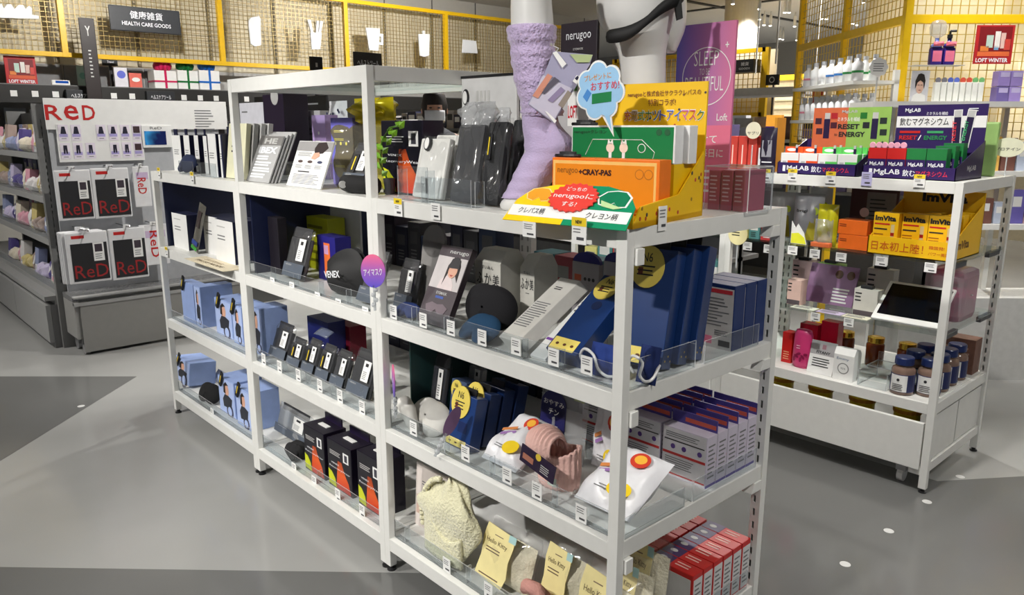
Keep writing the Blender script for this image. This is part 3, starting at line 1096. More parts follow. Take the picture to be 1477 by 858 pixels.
def fence(name_where, x0, x1, z, Y=.03, h=.06, divs=(), dd=.022, back=None):
    t = thing('acrylic_fence', 'clear acrylic shelf front fence ' + name_where, 'acrylic fence', loc=(x0, Y, z), group='acrylic fences')
    L = x1-x0
    plate(t, 0, L, 0, .003, .0, h)
    plate(t, 0, L, .003, .02, 0, .002, 'acrylic_foot')
    for q in divs:
        plate(t, q*L-.0015, q*L+.0015, .003, dd, .003, h*.9, 'acrylic_divider')
    return t


# ---------- left unit, top shelf
z = S[0]
NVY = mat((24, 26, 58), .4)
for k, (xl, xr, yt) in enumerate(((240, 252, 195), (257, 265, 195), (272, 278, 195), (285, 290, 196))):
    t, w, h = carton('slim_box', 'slim white fronted navy box on the low unit top, %s' % ('beside the end post', 'behind the first one', 'third in its row', 'mostly hidden last in its row')[k], 'box', fs(xl+12, xr+12, yt, z, .115, .1), .1, NVY, 'slim white and navy boxes')
    patch(t, CARD, 0, w, 0, h, name='cover')
    lines(t, INKG, w*.2, w*.8, h*.45, h*.62, 3, y=-.0012)
    MB().box(w*.3, w*.7, .0, .004, h-.004, h+.03).build('hang_tab', NVY, t)
for k, (xl, xr, yt) in enumerate(((304, 316, 193), (320, 324, 194))):
    t, w, h = carton('slim_box', ('wide' if k == 0 else 'narrow') + ' white fronted navy box next to cream leaflets on the low unit', 'box', fs(xl, xr, yt, z, .055, .13), .13, NVY, 'slim white and navy boxes')
    patch(t, CARD, 0, w*(.95 if k == 0 else .6), 0, h, name='cover')
    lines(t, INKG, w*.1, w*.7, h*.42, h*.58, 3, y=-.0012)
    MB().box(w*.2, w*.8, .08, .085, h-.004, h+.03).build('hang_tab', NVY, t)
mb = MB()


def mask_mesh(w, h, t, n=14, fold=.3):
    """padded eye mask: two lobes, notch for the nose, soft thickness"""
    mb = MB()
    out = []
    for k in range(40):
        a = 2*pi*k/40
        x, zz = math.cos(a), math.sin(a)
        zz *= .5+.12*abs(x)
        if zz < 0:
            zz *= 1-.55*math.exp(-(x/.22)**2)
        out.append((x*w/2, zz*h))
    rings = [(1., 0), (.97, .35), (.85, .8), (.5, 1.), (.05, 1.05)]
    vs, fs_ = [], []
    for sgn in (-1, 1):
        b = len(vs)
        for s_, q in rings:
            for x, zz in out:
                vs.append((x*s_, sgn*q*t/2+fold*(x*s_/w)**2*w, zz*s_))
        for i in range(len(rings)-1):
            for k in range(40):
                fs_.append((b+i*40+k, b+i*40+(k+1) % 40, b+(i+1)*40+(k+1) % 40, b+(i+1)*40+k))
    return mb.add(vs, fs_)


def eye_mask(label, mt, p, z, Y, w=.2, h=.09, t=.025, yaw=0, lean=20, strap=None, dz=.035):
    n = RT-FW*((p-738.5)/FPX)
    X0 = CAM.x-((Y-CAM.y)*n.y+(z+dz-CAM.z)*n.z)/n.x
    o = thing('eye_mask', label, 'eye mask', frame((X0, Y, z+dz), math.radians(yaw), math.radians(lean)))
    mask_mesh(w, h, t).build('pad', mt, o, smooth=True)
    MB().tube([(-w*.48, .01, 0), (-w*.3, .03, .012), (0, .036, .01), (w*.3, .03, .012), (w*.48, .01, 0)], .006, 6).build('strap', strap or mt, o, smooth=True)
    return o


eye_mask('navy eye mask sample lying before the slim white boxes', mat((20, 34, 70), .8), 268, z, .06, .17, .09, .028, 0, 30, dz=.046)
t = thing('acrylic_tray', 'small clear acrylic tray before the slim boxes on the low unit', 'acrylic tray', fs(259, 312, 238, z, .03)[0])
mw, w, h = fs(259, 312, 238, z, .03)
plate(t, 0, w*.4, 0, .003, 0, .06)
plate(t, w*.6, w, 0, .003, 0, .06)
plate(t, 0, w, .003, .018, 0, .002, 'acrylic_foot')
price_card((229, 249), -.006, 'new price cards', 'on the low unit top rail beside its end post', True)
price_card((277, 256), -.006, 'new price cards', 'on the low unit top rail under the navy mask', True)
# ---------- left unit, second shelf
z = S[1]
tag(B(-1.972, -1.964, .04, .62, z, z+.32).build('side_board', mat((16, 26, 62), .5)), 'navy board closing the end of the low unit second shelf', 'board')
for lab, xl, xr, yt, Y, d in (('slim white boxed massager at the end post of the second shelf', 252, 273, 306, .06, .08), ('large white box behind the cream leaflet', 297, 318, 310, .1, .14), ('largest white box against the double post', 313, 340, 315, .06, .14)):
    t, w, h = carton('white_box', lab, 'box', fs(xl, xr, yt, z, Y, d), d, mat((32, 36, 66), .4))
    patch(t, CARD, 0, w, 0, h, name='cover')
    lines(t, INKG, w*.15, w*.75, h*.5, h*.66, 2, y=-.0012)
    lines(t, LGREY, w*.15, w*.6, h*.8, h*.88, 1, y=-.0012)
mw, w, h = fs(275, 285, 294, z, .05, .01, 10)
t = thing('foil_stick', 'tall silver foil stick pack leaning beside the slim white box', 'package', MX.Translation((0, 0, .02)) @ mw @ MX.Rotation(.22, 4, 'Y'))
pillow(w, h*1.0, .012, 6, 12, .001, 3).build('foil', mat((170, 166, 156), .25, .8), t, smooth=True)
patch(t, mat((50, 70, 140), .4), w*.1, w*.9, h*.13, h*.22, y=-.002)
patch(t, mat((60, 150, 60), .4), w*.1, w*.9, h*.03, h*.1, y=-.002)
patch(t, mat((60, 50, 50), .4), w*.3, w*.75, h*.5, h*.85, y=-.002)
a, b, c, d = [PZ(p, z+.004) for p in ((268, 372), (316, 388), (336, 377), (280, 360))]
t = thing('leaflet', 'cream printed leaflet lying over the low unit shelf edge', 'leaflet', frame((a.x, -.045, z+.001)))
lw, ld = b.x-a.x+.06, .115
MB().box(0, lw, 0, ld*.85, 0, .002).build('sheet', mat((226, 214, 186), .6), t)
lettering('PAUSE MODE', mat((110, 90, 60), .6), t, lw*.15, lw*.8, ld*.2, ld*.38, y=.0026, face='top')
lines(t, mat((150, 130, 100), .6), lw*.2, lw*.85, ld*.45, ld*.65, 2, y=.0028, face='top')
price_card((240, 363), -.006, 'new price cards', 'on the low unit second shelf beside the end post', True)


# ---------- pale blue boxes with a woman and gold-lettered straps
def blue_box(label, fa, d, strap=True, front=True, grp='pale blue boxes'):
    t, w, h = carton('blue_box', label, 'box', fa, d, LBLUE, grp)
    if front:
        patch(t, LBLUE2, w*.04, w*.96, h*.03, h*.97, name='cover')
        ovals(t, SKIN, w*.38, w*.66, h*.52, h*.86, y=-.0012)
        shape(t, HAIR, [(w*.34, h*.6), (w*.36, h*.82), (w*.5, h*.92), (w*.66, h*.84), (w*.58, h*.84), (w*.46, h*.8), (w*.46, h*.58)], y=-.0018)
        shape(t, mat((40, 42, 52), .5), [(w*.3, h*.2), (w*.76, h*.22), (w*.84, h*.5), (w*.62, h*.56), (w*.4, h*.56), (w*.26, h*.4)], y=-.0016)
        disc(t, mat((60, 60, 90), .5), w*.66, h*.14, w*.2, y=-.0014)
        disc(t, LBLUE2, w*.66, h*.14, w*.12, y=-.002)
    if strap:
        s = MB().box(-.012, .012, -.012, -.004, -.05, .03)
        so = s.build('gold_lettered_tag', BLACK, t, bevel=.002)
        so.location = (w*.35, 0, h*1.02)
        so.rotation_euler = (0, .5, 0)
        patch(so, mat((220, 190, 50), .4), -.003, .004, -.03, .012, y=-.0128)
    return t, w, h


z = S[2]
blue_box('plain pale blue carton at the left end of the third shelf', fs(265, 283, 404, z, .06, .06), .06, True, False)
blue_box('pale blue carton beside the plain one on the third shelf', fs(284, 293, 411, z, .06, .16), .16, False)
blue_box('pale blue mask carton with woman print mid third shelf', fs(313, 337, 428, z, .08, .12), .12)
blue_box('pale blue mask carton with woman print left of the double post', fs(338, 352, 438, z, .07, .12), .12)
blue_box('pale blue mask carton just past the double post on third shelf', fs(364, 381, 440, z, .07, .12), .12, False)
fence('on the low unit third shelf', -2+PW, -1-PW, S[2], .022, .045)
z = S[3]
blue_box('pale blue carton leaning alone beside the end post on bottom shelf', fs(252, 273, 512, z, .07, .14, 6), .14)
blue_box('pale blue carton with black mask on the bottom shelf', fs(318, 341, 540, z, .07, .14), .14)
blue_box('last pale blue carton before the double post on bottom shelf', fs(343, 364, 556, z, .06, .14), .14)
eye_mask('black eye mask squeezed between pale blue cartons', mat((14, 14, 16), .9), 301, z, .07, .17, .1, .04, 10, 25, dz=.05)
mw, w, h = fs(302, 336, 530, z, .2, .03, 40)
t = thing('grey_pack', 'grey plastic pack leaning behind the black mask', 'package', mw)
pillow(w, h, .03, 8, 8, .004, 4).build('bag', mat((118, 124, 140), .3), t, smooth=True)
fence('on the low unit bottom shelf', -2+PW, -1-PW, S[3], .022, .05)
mw, w, h = fs(300, 306, 590, z, .02, .01)
price_card((306, 596), .018, 'white price cards', 'clipped to the bottom fence of the low unit')

# ---------- tall unit, top shelf
z = S[0]
CRM = mat((224, 222, 190), .45)
def LB(k):
    a, b, c = fs(326, 351, 178, z, .055, .02, 8)
    return MX.Translation((.012*k, .026*k, 0)) @ a, b, c


for k in range(4):
    t, w, h = carton('leaflet_box', ('cream patterned leaflet box behind the post' if k == 0 else 'grey edged leaflet box behind the cream one'), 'box', LB(k), .02, CRM if k == 0 else LGREY, 'leaflet boxes')
    if k == 0:
        patch(t, mat((214, 196, 60), .5), w*.55, w*.8, h*.2, h*.62)
        lines(t, INK, w*.25, w*.75, h*.45, h*.72, 3, y=-.0014)
t, w, h = carton('white_carton', 'large plain white carton behind the grey display cards', 'box', fs(352, 386, 149, z, .36, .12), .12, mat((222, 222, 230), .45))
lines(t, INKG, w*.1, w*.35, h*.84, h*.9, 1, y=-.0012)
t, w, h = carton('dark_carton', 'dark plum carton next to the large white carton', 'box', fs(386, 415, 137, z, .34, .12), .12, mat((34, 22, 44), .4))
disc(t, LGREY, w*.6, h*.97, w*.18, y=-.001)
for k, (xl, xr) in enumerate(((416, 424), (425, 442), (443, 466))):
    t, w, h = carton('grey_carton', 'pale grey carton in the row behind the info board, %s' % ('nearest the plum carton', 'in the middle', 'nearest the lilac box')[k], 'box', fs(xl, xr, 160, z, .48, .08), .08, mat((186, 186, 190), .5), 'pale grey cartons')
    lines(t, GREY, w*.2, w*.8, h*.6, h*.75, 2, y=-.0012)
    patch(t, INK, w*.5, w*.6, h*.32, h*.36, y=-.0012)
t, w, h = carton('lilac_box', 'small lilac box peeping over the info board', 'box', fs(454, 473, 166, z, .33, .06), .06, mat((178, 152, 206), .45))
disc(t, CARD, w*.5, h*.72, w*.06)
lines(t, CARD, w*.25, w*.75, h*.5, h*.62, 2, y=-.001)
# fanned grey cards with white print
for k in range(4):
    mw, w, h = fs(355+5*k, 387+5*k, 196-k*2, z, .04+.012*k, .006, 24)
    t = thing('display_card', 'grey leaning card printed with bold white lettering, %s of the fan' % ('front', 'second', 'third', 'rearmost')[k], 'card', mw, 'fanned grey cards')
    MB().box(0, w, 0, .005, 0, h).build('card', mat((176, 176, 176), .45), t)
    if k == 0:
        patch(t, mat((120, 118, 116), .5), 0, w, h*.8, h, y=-.0004)
        lettering('HE', LGREY, t, w*.25, w*.8, h*.83, h*.95, y=-.0012, bold=.04)
        lettering('IBEX', WHT, t, w*.12, w*.92, h*.62, h*.76, y=-.0012, bold=.05)
        for i in range(4):
            lines(t, WHT, w*.12, w*.9, h*(.47-.13*i), h*(.58-.13*i), 2, y=-.0012, fill=.6, seed=i)
mw, w, h = fs(413, 462, 203, z, .04, .006, 22)
t = thing('info_board', 'white leaning info board with a dark haired head photo', 'info board', mw)
MB().box(0, w, 0, .006, 0, h).build('board', CARD, t)
patch(t, mat((150, 148, 148), .5), 0, w, h*.78, h*.99)
shape(t, mat((36, 18, 20), .5), [(w*.56, h*.72), (w*.52, h*.84), (w*.58, h*.96), (w*.8, h*.98), (w*.9, h*.86), (w*.78, h*.74)], y=-.0012)
shape(t, SKIN, [(w*.5, h*.62), (w*.54, h*.74), (w*.68, h*.76), (w*.72, h*.68), (w*.6, h*.6)], y=-.0014)
lines(t, INKG, w*.08, w*.5, h*.66, h*.76, 4, y=-.0012)
for k in range(3):
    ovals(t, mat((60, 66, 96) if k == 2 else (80, 60, 58), .5), w*(.14+.28*k), w*(.28+.28*k), h*.52, h*.58, y=-.0012)
    lines(t, INKG, w*(.1+.28*k), w*(.32+.28*k), h*.4, h*.48, 3, y=-.0012)
patch(t, INK, w*.22, w*.55, h*.32, h*.345)
lines(t, INKG, w*.12, w*.9, h*.06, h*.28, 7, y=-.0012)
t = thing('acrylic_riser', 'clear acrylic riser behind the leaning cards', 'acrylic tray', frame((-.94, .16, z)))
plate(t, 0, .26, 0, .004, 0, .07)
plate(t, 0, .26, 0, .16, .07, .074, 'acrylic_shelf')
for q in (0, .13, .257):
    plate(t, q, q+.003, .004, .16, 0, .07, 'acrylic_side')
# blue violet box in amber film, amber bag
t, w, h = carton('gradient_box', 'blue violet gradient box wrapped in amber film', 'box', fs(481, 512, 170, z, .22, .05), .05, grad('blue_violet', [(0, (150, 140, 214)), (.5, (96, 98, 196)), (1, (120, 110, 190))], 'Z', .3, 0))
for k, s_ in enumerate((.82, .7, .3)):
    lines(t, CARD, w*.15, w*.8, h*(s_-.04), h*s_, 2, y=-.001)
for k in range(3):
    disc(t, CARD, w*(.2+.25*k), h*.62, w*.04)
AMB = clear('amber_film', (.97, .92, .4), 1.5, .12, .02)
mw, w, h = fs(474, 540, 160, z, .2, .1)
t = thing('amber_bag', 'shiny amber cellophane gift bag around the gradient box', 'bag', mw)
mb = pillow(w, h*.86, .13, 12, 14, .008, 5, p=8)
o = mb.build('bag', AMB, t, smooth=True)
pillow(w*.8, h*.36, .1, 16, 12, .02, 9, p=3).build('gathered_top', mat((206, 184, 20), .18, .25), t, smooth=True).location = (w*.3, .02, h*.8)
t = thing('patterned_bag', 'white bag with blue black floral pattern beside the amber bag', 'bag', fs(473, 498, 146, z, .42, .06)[0])
mw, w, h = fs(473, 498, 146, z, .42, .06)
pillow(w, h, .05, 10, 10, .006, 8).build('bag', mat((216, 216, 220), .4), t, smooth=True)
for k in range(12):
    disc(t, mat((40, 50, 90), .5), w*(.1+.8*rnd.random()), h*(.68+.25*rnd.random()), .006, y=-.004)


# reusable hang packs in clear film with a grey garment
def hang_pack(label, fa, film=FILM, inner=CHAR, card=True, tag_=False, seed=0, hang=True, logo=None, group='clear garment packs', th=.03):
    mw, w, h = fa
    t = thing('hang_pack', label, 'package', mw, group)
    MB().box(w*.05, w*.95, .005, th-.004, h*.02, h*.82).build('garment', inner, t, bevel=.006)
    pillow(w, h, th, 10, 12, .0015, seed, p=10).build('film_bag', film, t, smooth=True)
    patch(t, mat((88, 96, 108), .35), w*.03, w*.97, h*.02, h*.3, y=-.0015, name='backing_sheet')
    lettering('VENEX', LGREY, t, w*.12, w*.42, h*.24, h*.27, y=-.0024)
    if card:
        c = MB().box(w*.55, w*.86, -.003, -.0015, h*.36, h*.8).build('label_card', CARD, t)
        patch(c, INK, w*.64, w*.76, h*.68, h*.75, y=-.0036)
        lines(c, INKG, w*.6, w*.8, h*.4, h*.58, 5, y=-.0036)
    if tag_:
        c = MB().box(w*.3, w*.5, -.006, -.002, h*.3, h*.72).build('black_tag', BLACK, t, bevel=.002)
        patch(c, YTAG, w*.37, w*.42, h*.36, h*.66, y=-.0066)
    if hang:
        MB().box(w*.1, w*.9, .01, .014, h*.82, h*1.03).build('header', CHAR, t, bevel=.002)
    return t, w, h


hang_pack('dark glove pack with yellow lettered tag behind the tall post', fs(488, 520, 205, z, .11, .03, 26), tag_=True, seed=21)
mw, w, h = fs(489, 530, 268, z, .03, .04)
t = thing('black_roll', 'rolled black elastic band at the foot of the tall post', 'band', mw)
MB().tube([(0, .03, .03), (.06, .02, .03), (.1, .03, .029), (.165, .034, .029)], [.028, .03, .029, .028], 14).build('roll', mat((16, 16, 18), .85), t, smooth=True)
MB().tube([(.045, -.012, .03), (.055, -.016, .03)], .012, 10).build('end_coil', LGREY, t)

# ---------- plant leaves between the tall unit and the recovery box
mw, w, h = fs(550, 566, 200, z, .097, .05)
t = thing('leafy_stem', 'thin green leafy stem beside the dark recovery box', 'plant', mw)
MB().lathe([(.016, 0), (.02, .05), (.018, .052)], 14, (.02, .02, 0)).build('pot', CHAR, t)
MB().tube([(.02, .02, .03), (.0, .0, .1), (.03, -.01, .17), (.09, -.02, .21), (.15, -.03, .215)], .003, 6).build('stem', mat((70, 110, 30), .5), t, smooth=True)
for k in range(12):
    f = k/11
    bx, bz = .02+.13*f**1.5-.02*math.sin(pi*f), .06+.155*f**.8
    an = (k % 2)*2.2+.4+.3*f
    L = .045
    dx, dz = math.cos(an)*L, math.sin(an)*L
    nx, nz = -dz*.22, dx*.22
    MB().add([(bx, -.01, bz), (bx+dx*.5+nx, -.018, bz+dz*.5+nz), (bx+dx, -.012, bz+dz), (bx+dx*.5-nx, -.008, bz+dz*.5-nz), (bx+dx*.5, -.02, bz+dz*.5)], [(0, 1, 4), (1, 2, 4), (2, 3, 4), (3, 0, 4)]).build('leaf', mat((110, 160, 30), .45), t)


# ---------- dark recovery boxes with glowing print
def recovery(label, fa, d, group, flap=True):
    t, w, h = carton('recovery_box', label, 'box', fa, d, mat((24, 18, 34), .3), group)
    patch(t, mat((16, 14, 26), .3), w*.02, w*.98, h*.02, h*.98, name='cover')
    shape(t, grad('flame_print', [(0, (200, 30, 10)), (.4, (226, 90, 20)), (1, (70, 20, 20))], 'Z', .17, .0), [(w*.34, h*.03), (w*.94, h*.03), (w*.86, h*.25), (w*.7, h*.42), (w*.6, h*.62), (w*.44, h*.62), (w*.4, h*.4)], y=-.0012)
    shape(t, mat((206, 214, 30), .4), [(w*.02, h*.05), (w*.34, h*.03), (w*.3, h*.2), (w*.16, h*.32), (w*.02, h*.36)], y=-.0014)
    lettering('RecoveryWear', WHT, t, w*.08, w*.95, h*.42, h*.47, y=-.002, bold=.0)
    lettering('VENEX', WHT, t, w*.16, w*.5, h*.52, h*.55, y=-.002)
    lines(t, LGREY, w*.12, w*.6, h*.7, h*.8, 3, y=-.002)
    c = MB().box(w*.68, w*.9, -.002, -.001, h*.66, h*.86).build('size_card', CARD, t)
    patch(c, mat((60, 60, 70), .5), w*.74, w*.85, h*.69, h*.83, y=-.0026)
    MB().box(w*.3, w*.7, d*.4, d*.6, h-.002, h+.003).build('top_sticker', CARD, t)
    if flap:
        MB().box(w*.1, w*.9, d*.9, d*.95, h, h+.03).build('hang_flap', mat((34, 24, 54), .3), t)
    return t


recovery('dark recovery wear box with orange glow on the top shelf beside the tall post', fs(553, 612, 174, z, .14, .08), .08, 'recovery boxes', False)

# ---------- tall unit, second shelf
z = S[1]
tag(B(-.966, -.958, .04, .62, z, z+.32).build('side_board', mat((16, 26, 62), .5)), 'navy board closing the side of the tall unit second shelf', 'board')
t, w, h = carton('folded_carton', 'black hanging carton leaning on the navy board', 'box', fs(391, 405, 312, z, .1, .04), .04, mat((26, 22, 30), .4))
hang_pack('grey clear garment pack standing alone on the second shelf', fs(405, 434, 327, z, .08, .03, 18), seed=31)
t, w, h = carton('lime_box', 'lime yellow striped box behind the blue violet box', 'box', fs(446, 476, 311, z, .27, .08), .08, mat((176, 180, 30), .4))
lines(t, mat((110, 110, 20), .4), w*.05, w*.95, h*.1, h*.9, 5, y=-.001)
t, w, h = carton('violet_box', 'blue box with orange panel behind the black pouch', 'box', fs(460, 486, 338, z, .18, .07), .07, mat((38, 34, 120), .35))
patch(t, mat((226, 110, 50), .4), w*.38, w*.7, h*.1, h*.85)
patch(t, mat((196, 150, 190), .4), w*.4, w*.62, h*.6, h*.8, y=-.0012)
t, w, h = carton('white_board', 'blank white board at the back of second shelf', 'board', fs(480, 522, 292, z, .36, .01), .01, mat((190, 190, 190), .5))
mw, w, h = fs(463, 509, 362, z, .06, .06)
t = thing('black_pouch', 'black zip pouch lettered VENEX on the second shelf', 'pouch', mw)
mb = MB()
mb.grid(lambda u, v: (u*w, .05-.05*math.sin(pi*u)*math.sin(pi*min(v*1.1, 1))**.5-.02*math.sin(4*u+2*v), h*v*(.55+.55*math.sin(pi*(u*.8+.1)))), 14, 10)
mb.grid(lambda u, v: (u*w, .07+.02*math.sin(pi*u), h*v*(.55+.55*math.sin(pi*(u*.8+.1)))), 14, 10)
mb.build('pouch_body', mat((16, 16, 18), .7), t, smooth=True)
lettering('VENEX', WHT, t, w*.24, w*.72, h*.46, h*.62, y=-.012, bold=.02, rot=.15)
hang_pack('grey clear garment pack leaning against the double post on the second shelf', fs(512, 536, 360, z, .05, .03, 24), seed=33)
fence('on the tall unit second shelf', -1+PW, -PW, S[1], .022, .055, (.2, .4, .6, .8))
for p, wh in zip(((393, 409), (421, 416), (458, 431), (488, 441), (527, 453)), ('on the fence left of the standing grey pack', 'on the fence under the standing grey pack', 'on the fence under the blue orange box', 'on the fence under the black pouch', 'on the fence beside the oval eye mask sign')):
    price_card(p, .019, 'white price cards', wh)
# ---------- third shelf
z = S[2]
for k, (xl, xr, yt, Y, ln, tg, lb) in enumerate((
        (386, 409.5, 462, .08, 20, False, 'beside the left post'), (411.5, 430, 484, .08, 20, True, 'with two yellow lettered tags'),
        (432.5, 450, 486, .08, 20, True, 'beside the tagged gloves'), (452.5, 471, 494, .08, 20, True, 'under the fallen dark flap'),
        (473.5, 493, 502, .08, 20, False, 'with two white labels'), (497, 528, 500, .08, 20, False, 'nearest the double post'))):
    hang_pack('dark clear garment pack on the third shelf ' + lb, fs(xl, xr, yt, z, Y, .03, ln), inner=mat((34, 35, 40), .6), tag_=tg, seed=40+k)
mw, w, h = fs(452, 492, 488, z+.16, .12, .004, 60)
t = thing('fallen_flap', 'dark plastic sheet lying over the garment packs', 'sheet', mw)
MB().grid(lambda u, v: (u*.1, -.006*math.sin(pi*u), v*.04), 6, 3).build('sheet', mat((90, 98, 120), .2), t, solid=.002, smooth=True)
t, w, h = carton('red_box', 'dark red box standing at the back of the third shelf', 'box', fs(478, 506, 462, z, .3, .08), .08, mat((110, 20, 40), .4))
patch(t, CARD, w*.1, w*.5, h*.4, h*.75)
t, w, h = carton('deep_blue_box', 'deep blue box standing at the back of the third shelf', 'box', fs(446, 476, 455, z, .22, .08), .08, mat((22, 28, 90), .4))
fence('on the tall unit third shelf', -1+PW, -PW, S[2], .022, .055, (.25, .45, .65, .85))
for p, wh in zip(((380, 518), (403, 529), (430, 541), (461, 556), (490, 571), (522, 588)), ('on the fence at the left end of the dark packs', 'on the fence under the first dark pack', 'on the fence under the yellow lettered tags', 'on the fence under the middle dark packs', 'on the fence under the twice labelled pack', 'on the fence under the last dark pack')):
    price_card(p, .019, 'white price cards', wh)
# ---------- bottom shelf
z = S[3]
hang_pack('hazy clear garment pack on the bottom shelf beside the recovery boxes', fs(394, 440, 578, z, .14, .03, 16), film=FILMH, inner=mat((120, 128, 136), .5), seed=51)
mw, w, h = fs(412, 436, 655, z, .05, .05)
t = thing('black_glove', 'crumpled black glove lying on the bottom shelf', 'glove', mw)
for k in range(4):
    MB().tube([(.0, .02, .03), (.03, .01+.01*k, .03+.008*k), (.09, -.01+.02*k, .02+.014*k)], [.022, .02, .01], 10).build('finger', mat((18, 18, 20), .85), t, smooth=True)
MB().tube([(-.02, .03, .03), (.05, .03, .035), (.09, .04, .03)], [.02, .032, .025], 12).build('palm', mat((18, 18, 20), .85), t, smooth=True)
for k, (xl, xr, yt, lb) in enumerate(((441, 470, 610, 'beside the hazy pack'), (475, 509, 630, 'between its two twins'), (518, 552, 648, 'against the double post'))):
    recovery('dark recovery wear box with orange glow on the bottom shelf ' + lb, fs(xl, xr, yt, z, .06, .1), .1, 'recovery boxes')
fence('on the tall unit bottom shelf', -1+PW, -PW, S[3], .022, .06, (.5,))
for p, wh in zip(((424, 676), (453, 695), (487, 714), (522, 737)), ('on the fence before the black glove', 'on the fence before the first recovery box', 'on the fence before the middle recovery box', 'on the fence before the last recovery box')):
    price_card(p, .019, 'white price cards', wh)

# ---------- round hanging signs on the double post
for p, s_, Yq in (((538, 391), 'アイマスク', -.03), ((567, 549), 'イト', .0)):
    q = PY(p, Yq)
    t = thing('round_sign', 'oval pink and violet sign clipped to the double post reading ' + ('eye mask' if s_ == 'アイマスク' else 'a cut off word'), 'sign', frame(q, .5 if s_ == 'アイマスク' else -.5))
    MB().prism([(.042*math.cos(2*pi*k/28), .052*math.sin(2*pi*k/28)) for k in range(28)], 0, .003).build('sign_disc', grad('pink_violet', [(0, (96, 84, 200)), (.45, (150, 96, 190)), (1, (236, 110, 150))], 'Z', .1, -.05), t)
    lettering(s_, WHT, t, -.032 if s_ == 'アイマスク' else -.015, .032 if s_ == 'アイマスク' else .015, -.014, .008, y=-.001, bold=.02, rot=.12)
    for k in range(4):
        MB().lathe([(.006, 0), (.008, .006), (.006, .012)], 8, (.004*(-1)**k, .004, -.065-.016*k)).build('clip_link', ACRE, t)
    MB().box(-.003, .003, .0, .006, -.125, -.045).build('clip_stem', ACRE, t)
# ================================================================ right unit, top shelf
z = S[0]
t, w, h = carton('print_board', 'pale header board with a round mark behind the wrapped garments', 'board', fs(668, 745, 112, z, .36, .012), .012, mat((206, 206, 206), .5))
MB().box(-.002, w+.002, -.002, .014, h-.004, h+.004).build('top_edge', BLACK, t)
disc(t, INK, w*.08, h*.83, .018, .026)
disc(t, CARD, w*.065, h*.83, .011, .02, y=-.0018)
for k in range(4):
    patch(t, LGREY, w*(.28+.07*k), w*(.32+.07*k), h*.7, h*.88, y=-.0012)
mw, w, h = fs(585, 637, 195, z, .09, .03, 14)
for k in range(2):
    mw, w, h = fs(591+k*21, 634+k*21, 195-k*5, z, .08+.05*k, .03, 14)
    t = thing('white_shirt_pack', 'white folded garment in clear film, %s of the pair' % ('front one with round mark' if k == 0 else 'rear one'), 'package', mw, 'white garment packs')
    MB().box(w*.03, w*.97, .004, .026, 0, h*.96).build('garment', mat((222, 222, 218), .7, bump=.1), t, bevel=.006)
    pillow(w, h, .03, 10, 12, .002, 60+k, p=10).build('film_bag', FILM, t, smooth=True)
    if k == 0:
        disc(t, INK, w*.32, h*.87, .018, .022, y=-.003)
        disc(t, CARD, w*.3, h*.87, .011, .017, y=-.0038)
        lines(t, LGREY, w*.1, w*.5, h*.08, h*.24, 6, y=-.003)
for k, (xl, xr, yt, Y) in enumerate(((642, 683, 150, .07), (672, 706, 158, .17))):
    mw, w, h = fs(xl, xr, yt, z, Y, .04, 12)
    t = thing('dark_shirt_pack', 'dark grey folded garment in shiny film, %s' % ('front one' if k == 0 else 'tucked behind'), 'package', mw, 'dark garment packs')
    MB().box(w*.06, w*.94, .006, .034, 0, h*.8).build('garment', mat((62, 63, 66), .7), t, bevel=.01)
    pillow(w, h, .045, 14, 16, .006, 70+k, p=6).build('film_bag', FILM, t, smooth=True)
    pillow(w*1.0, h*.3, .05, 12, 8, .012, 77+k, p=4).build('crumpled_film', FILMH, t, smooth=True).location = (0, 0, h*.74)
for k, (xl, xr, yt, Y) in enumerate(((686, 716, 168, .08), (722, 752, 165, .2))):
    mw, w, h = fs(xl, xr, yt, z, Y, .04, 10)
    t = thing('black_shirt_pack', 'black folded garment in shiny film, %s' % ('with yellow lettered tag' if k == 0 else 'beside the mannequin leg'), 'package', mw, 'dark garment packs')
    MB().box(w*.05, w*.95, .006, .034, 0, h*.95).build('garment', mat((30, 31, 34), .7), t, bevel=.01)
    pillow(w, h, .045, 14, 16, .007, 80+k, p=6).build('film_bag', FILM, t, smooth=True)
    if k == 0:
        c = MB().box(w*.34, w*.56, -.012, -.006, h*.5, h*.8).build('black_tag', BLACK, t, bevel=.003)
        patch(c, YTAG, w*.43, w*.48, h*.56, h*.76, y=-.0127)
        MB().tube([(w*.5, -.008, h*.8), (w*.6, -.01, h*.92), (w*.7, -.004, h*1.0)], .0015, 5).build('tag_cord', BLACK, t)
mw, w, h = fs(574, 684, 238, z, .035)
t = thing('acrylic_tray', 'clear acrylic tray holding the wrapped garments', 'acrylic tray', mw)
plate(t, 0, w*.42, 0, .003, 0, .1)
plate(t, w*.38, w, -.012, -.009, 0, .075)
plate(t, 0, w, .003, .03, 0, .002, 'acrylic_foot')
for q in (0, .38, .997):
    plate(t, w*q, w*q+.003, .003, .035, 0, .09 if q < .5 else .07, 'acrylic_side')
price_card((574, 299), -.006, 'new price cards', 'on the crayon unit top rail beside the double post', True, (.04, .052))
price_card((628, 305), -.006, 'white price cards', 'on the top rail under the wrapped garments', False, (.04, .045))

# ---------- mannequin leg with lilac knitted sock (stands on its toes)
base = PZ((752, 303), z)
nv = V((FW.x, FW.y, 0)).normalized()


def leg_ring(px, py, rx, ry, dep=0.):
    c = PP((px, py), base+nv*dep, nv)
    s_ = (c-CAM).dot(FW)/FPX
    return c, rx*s_, ry


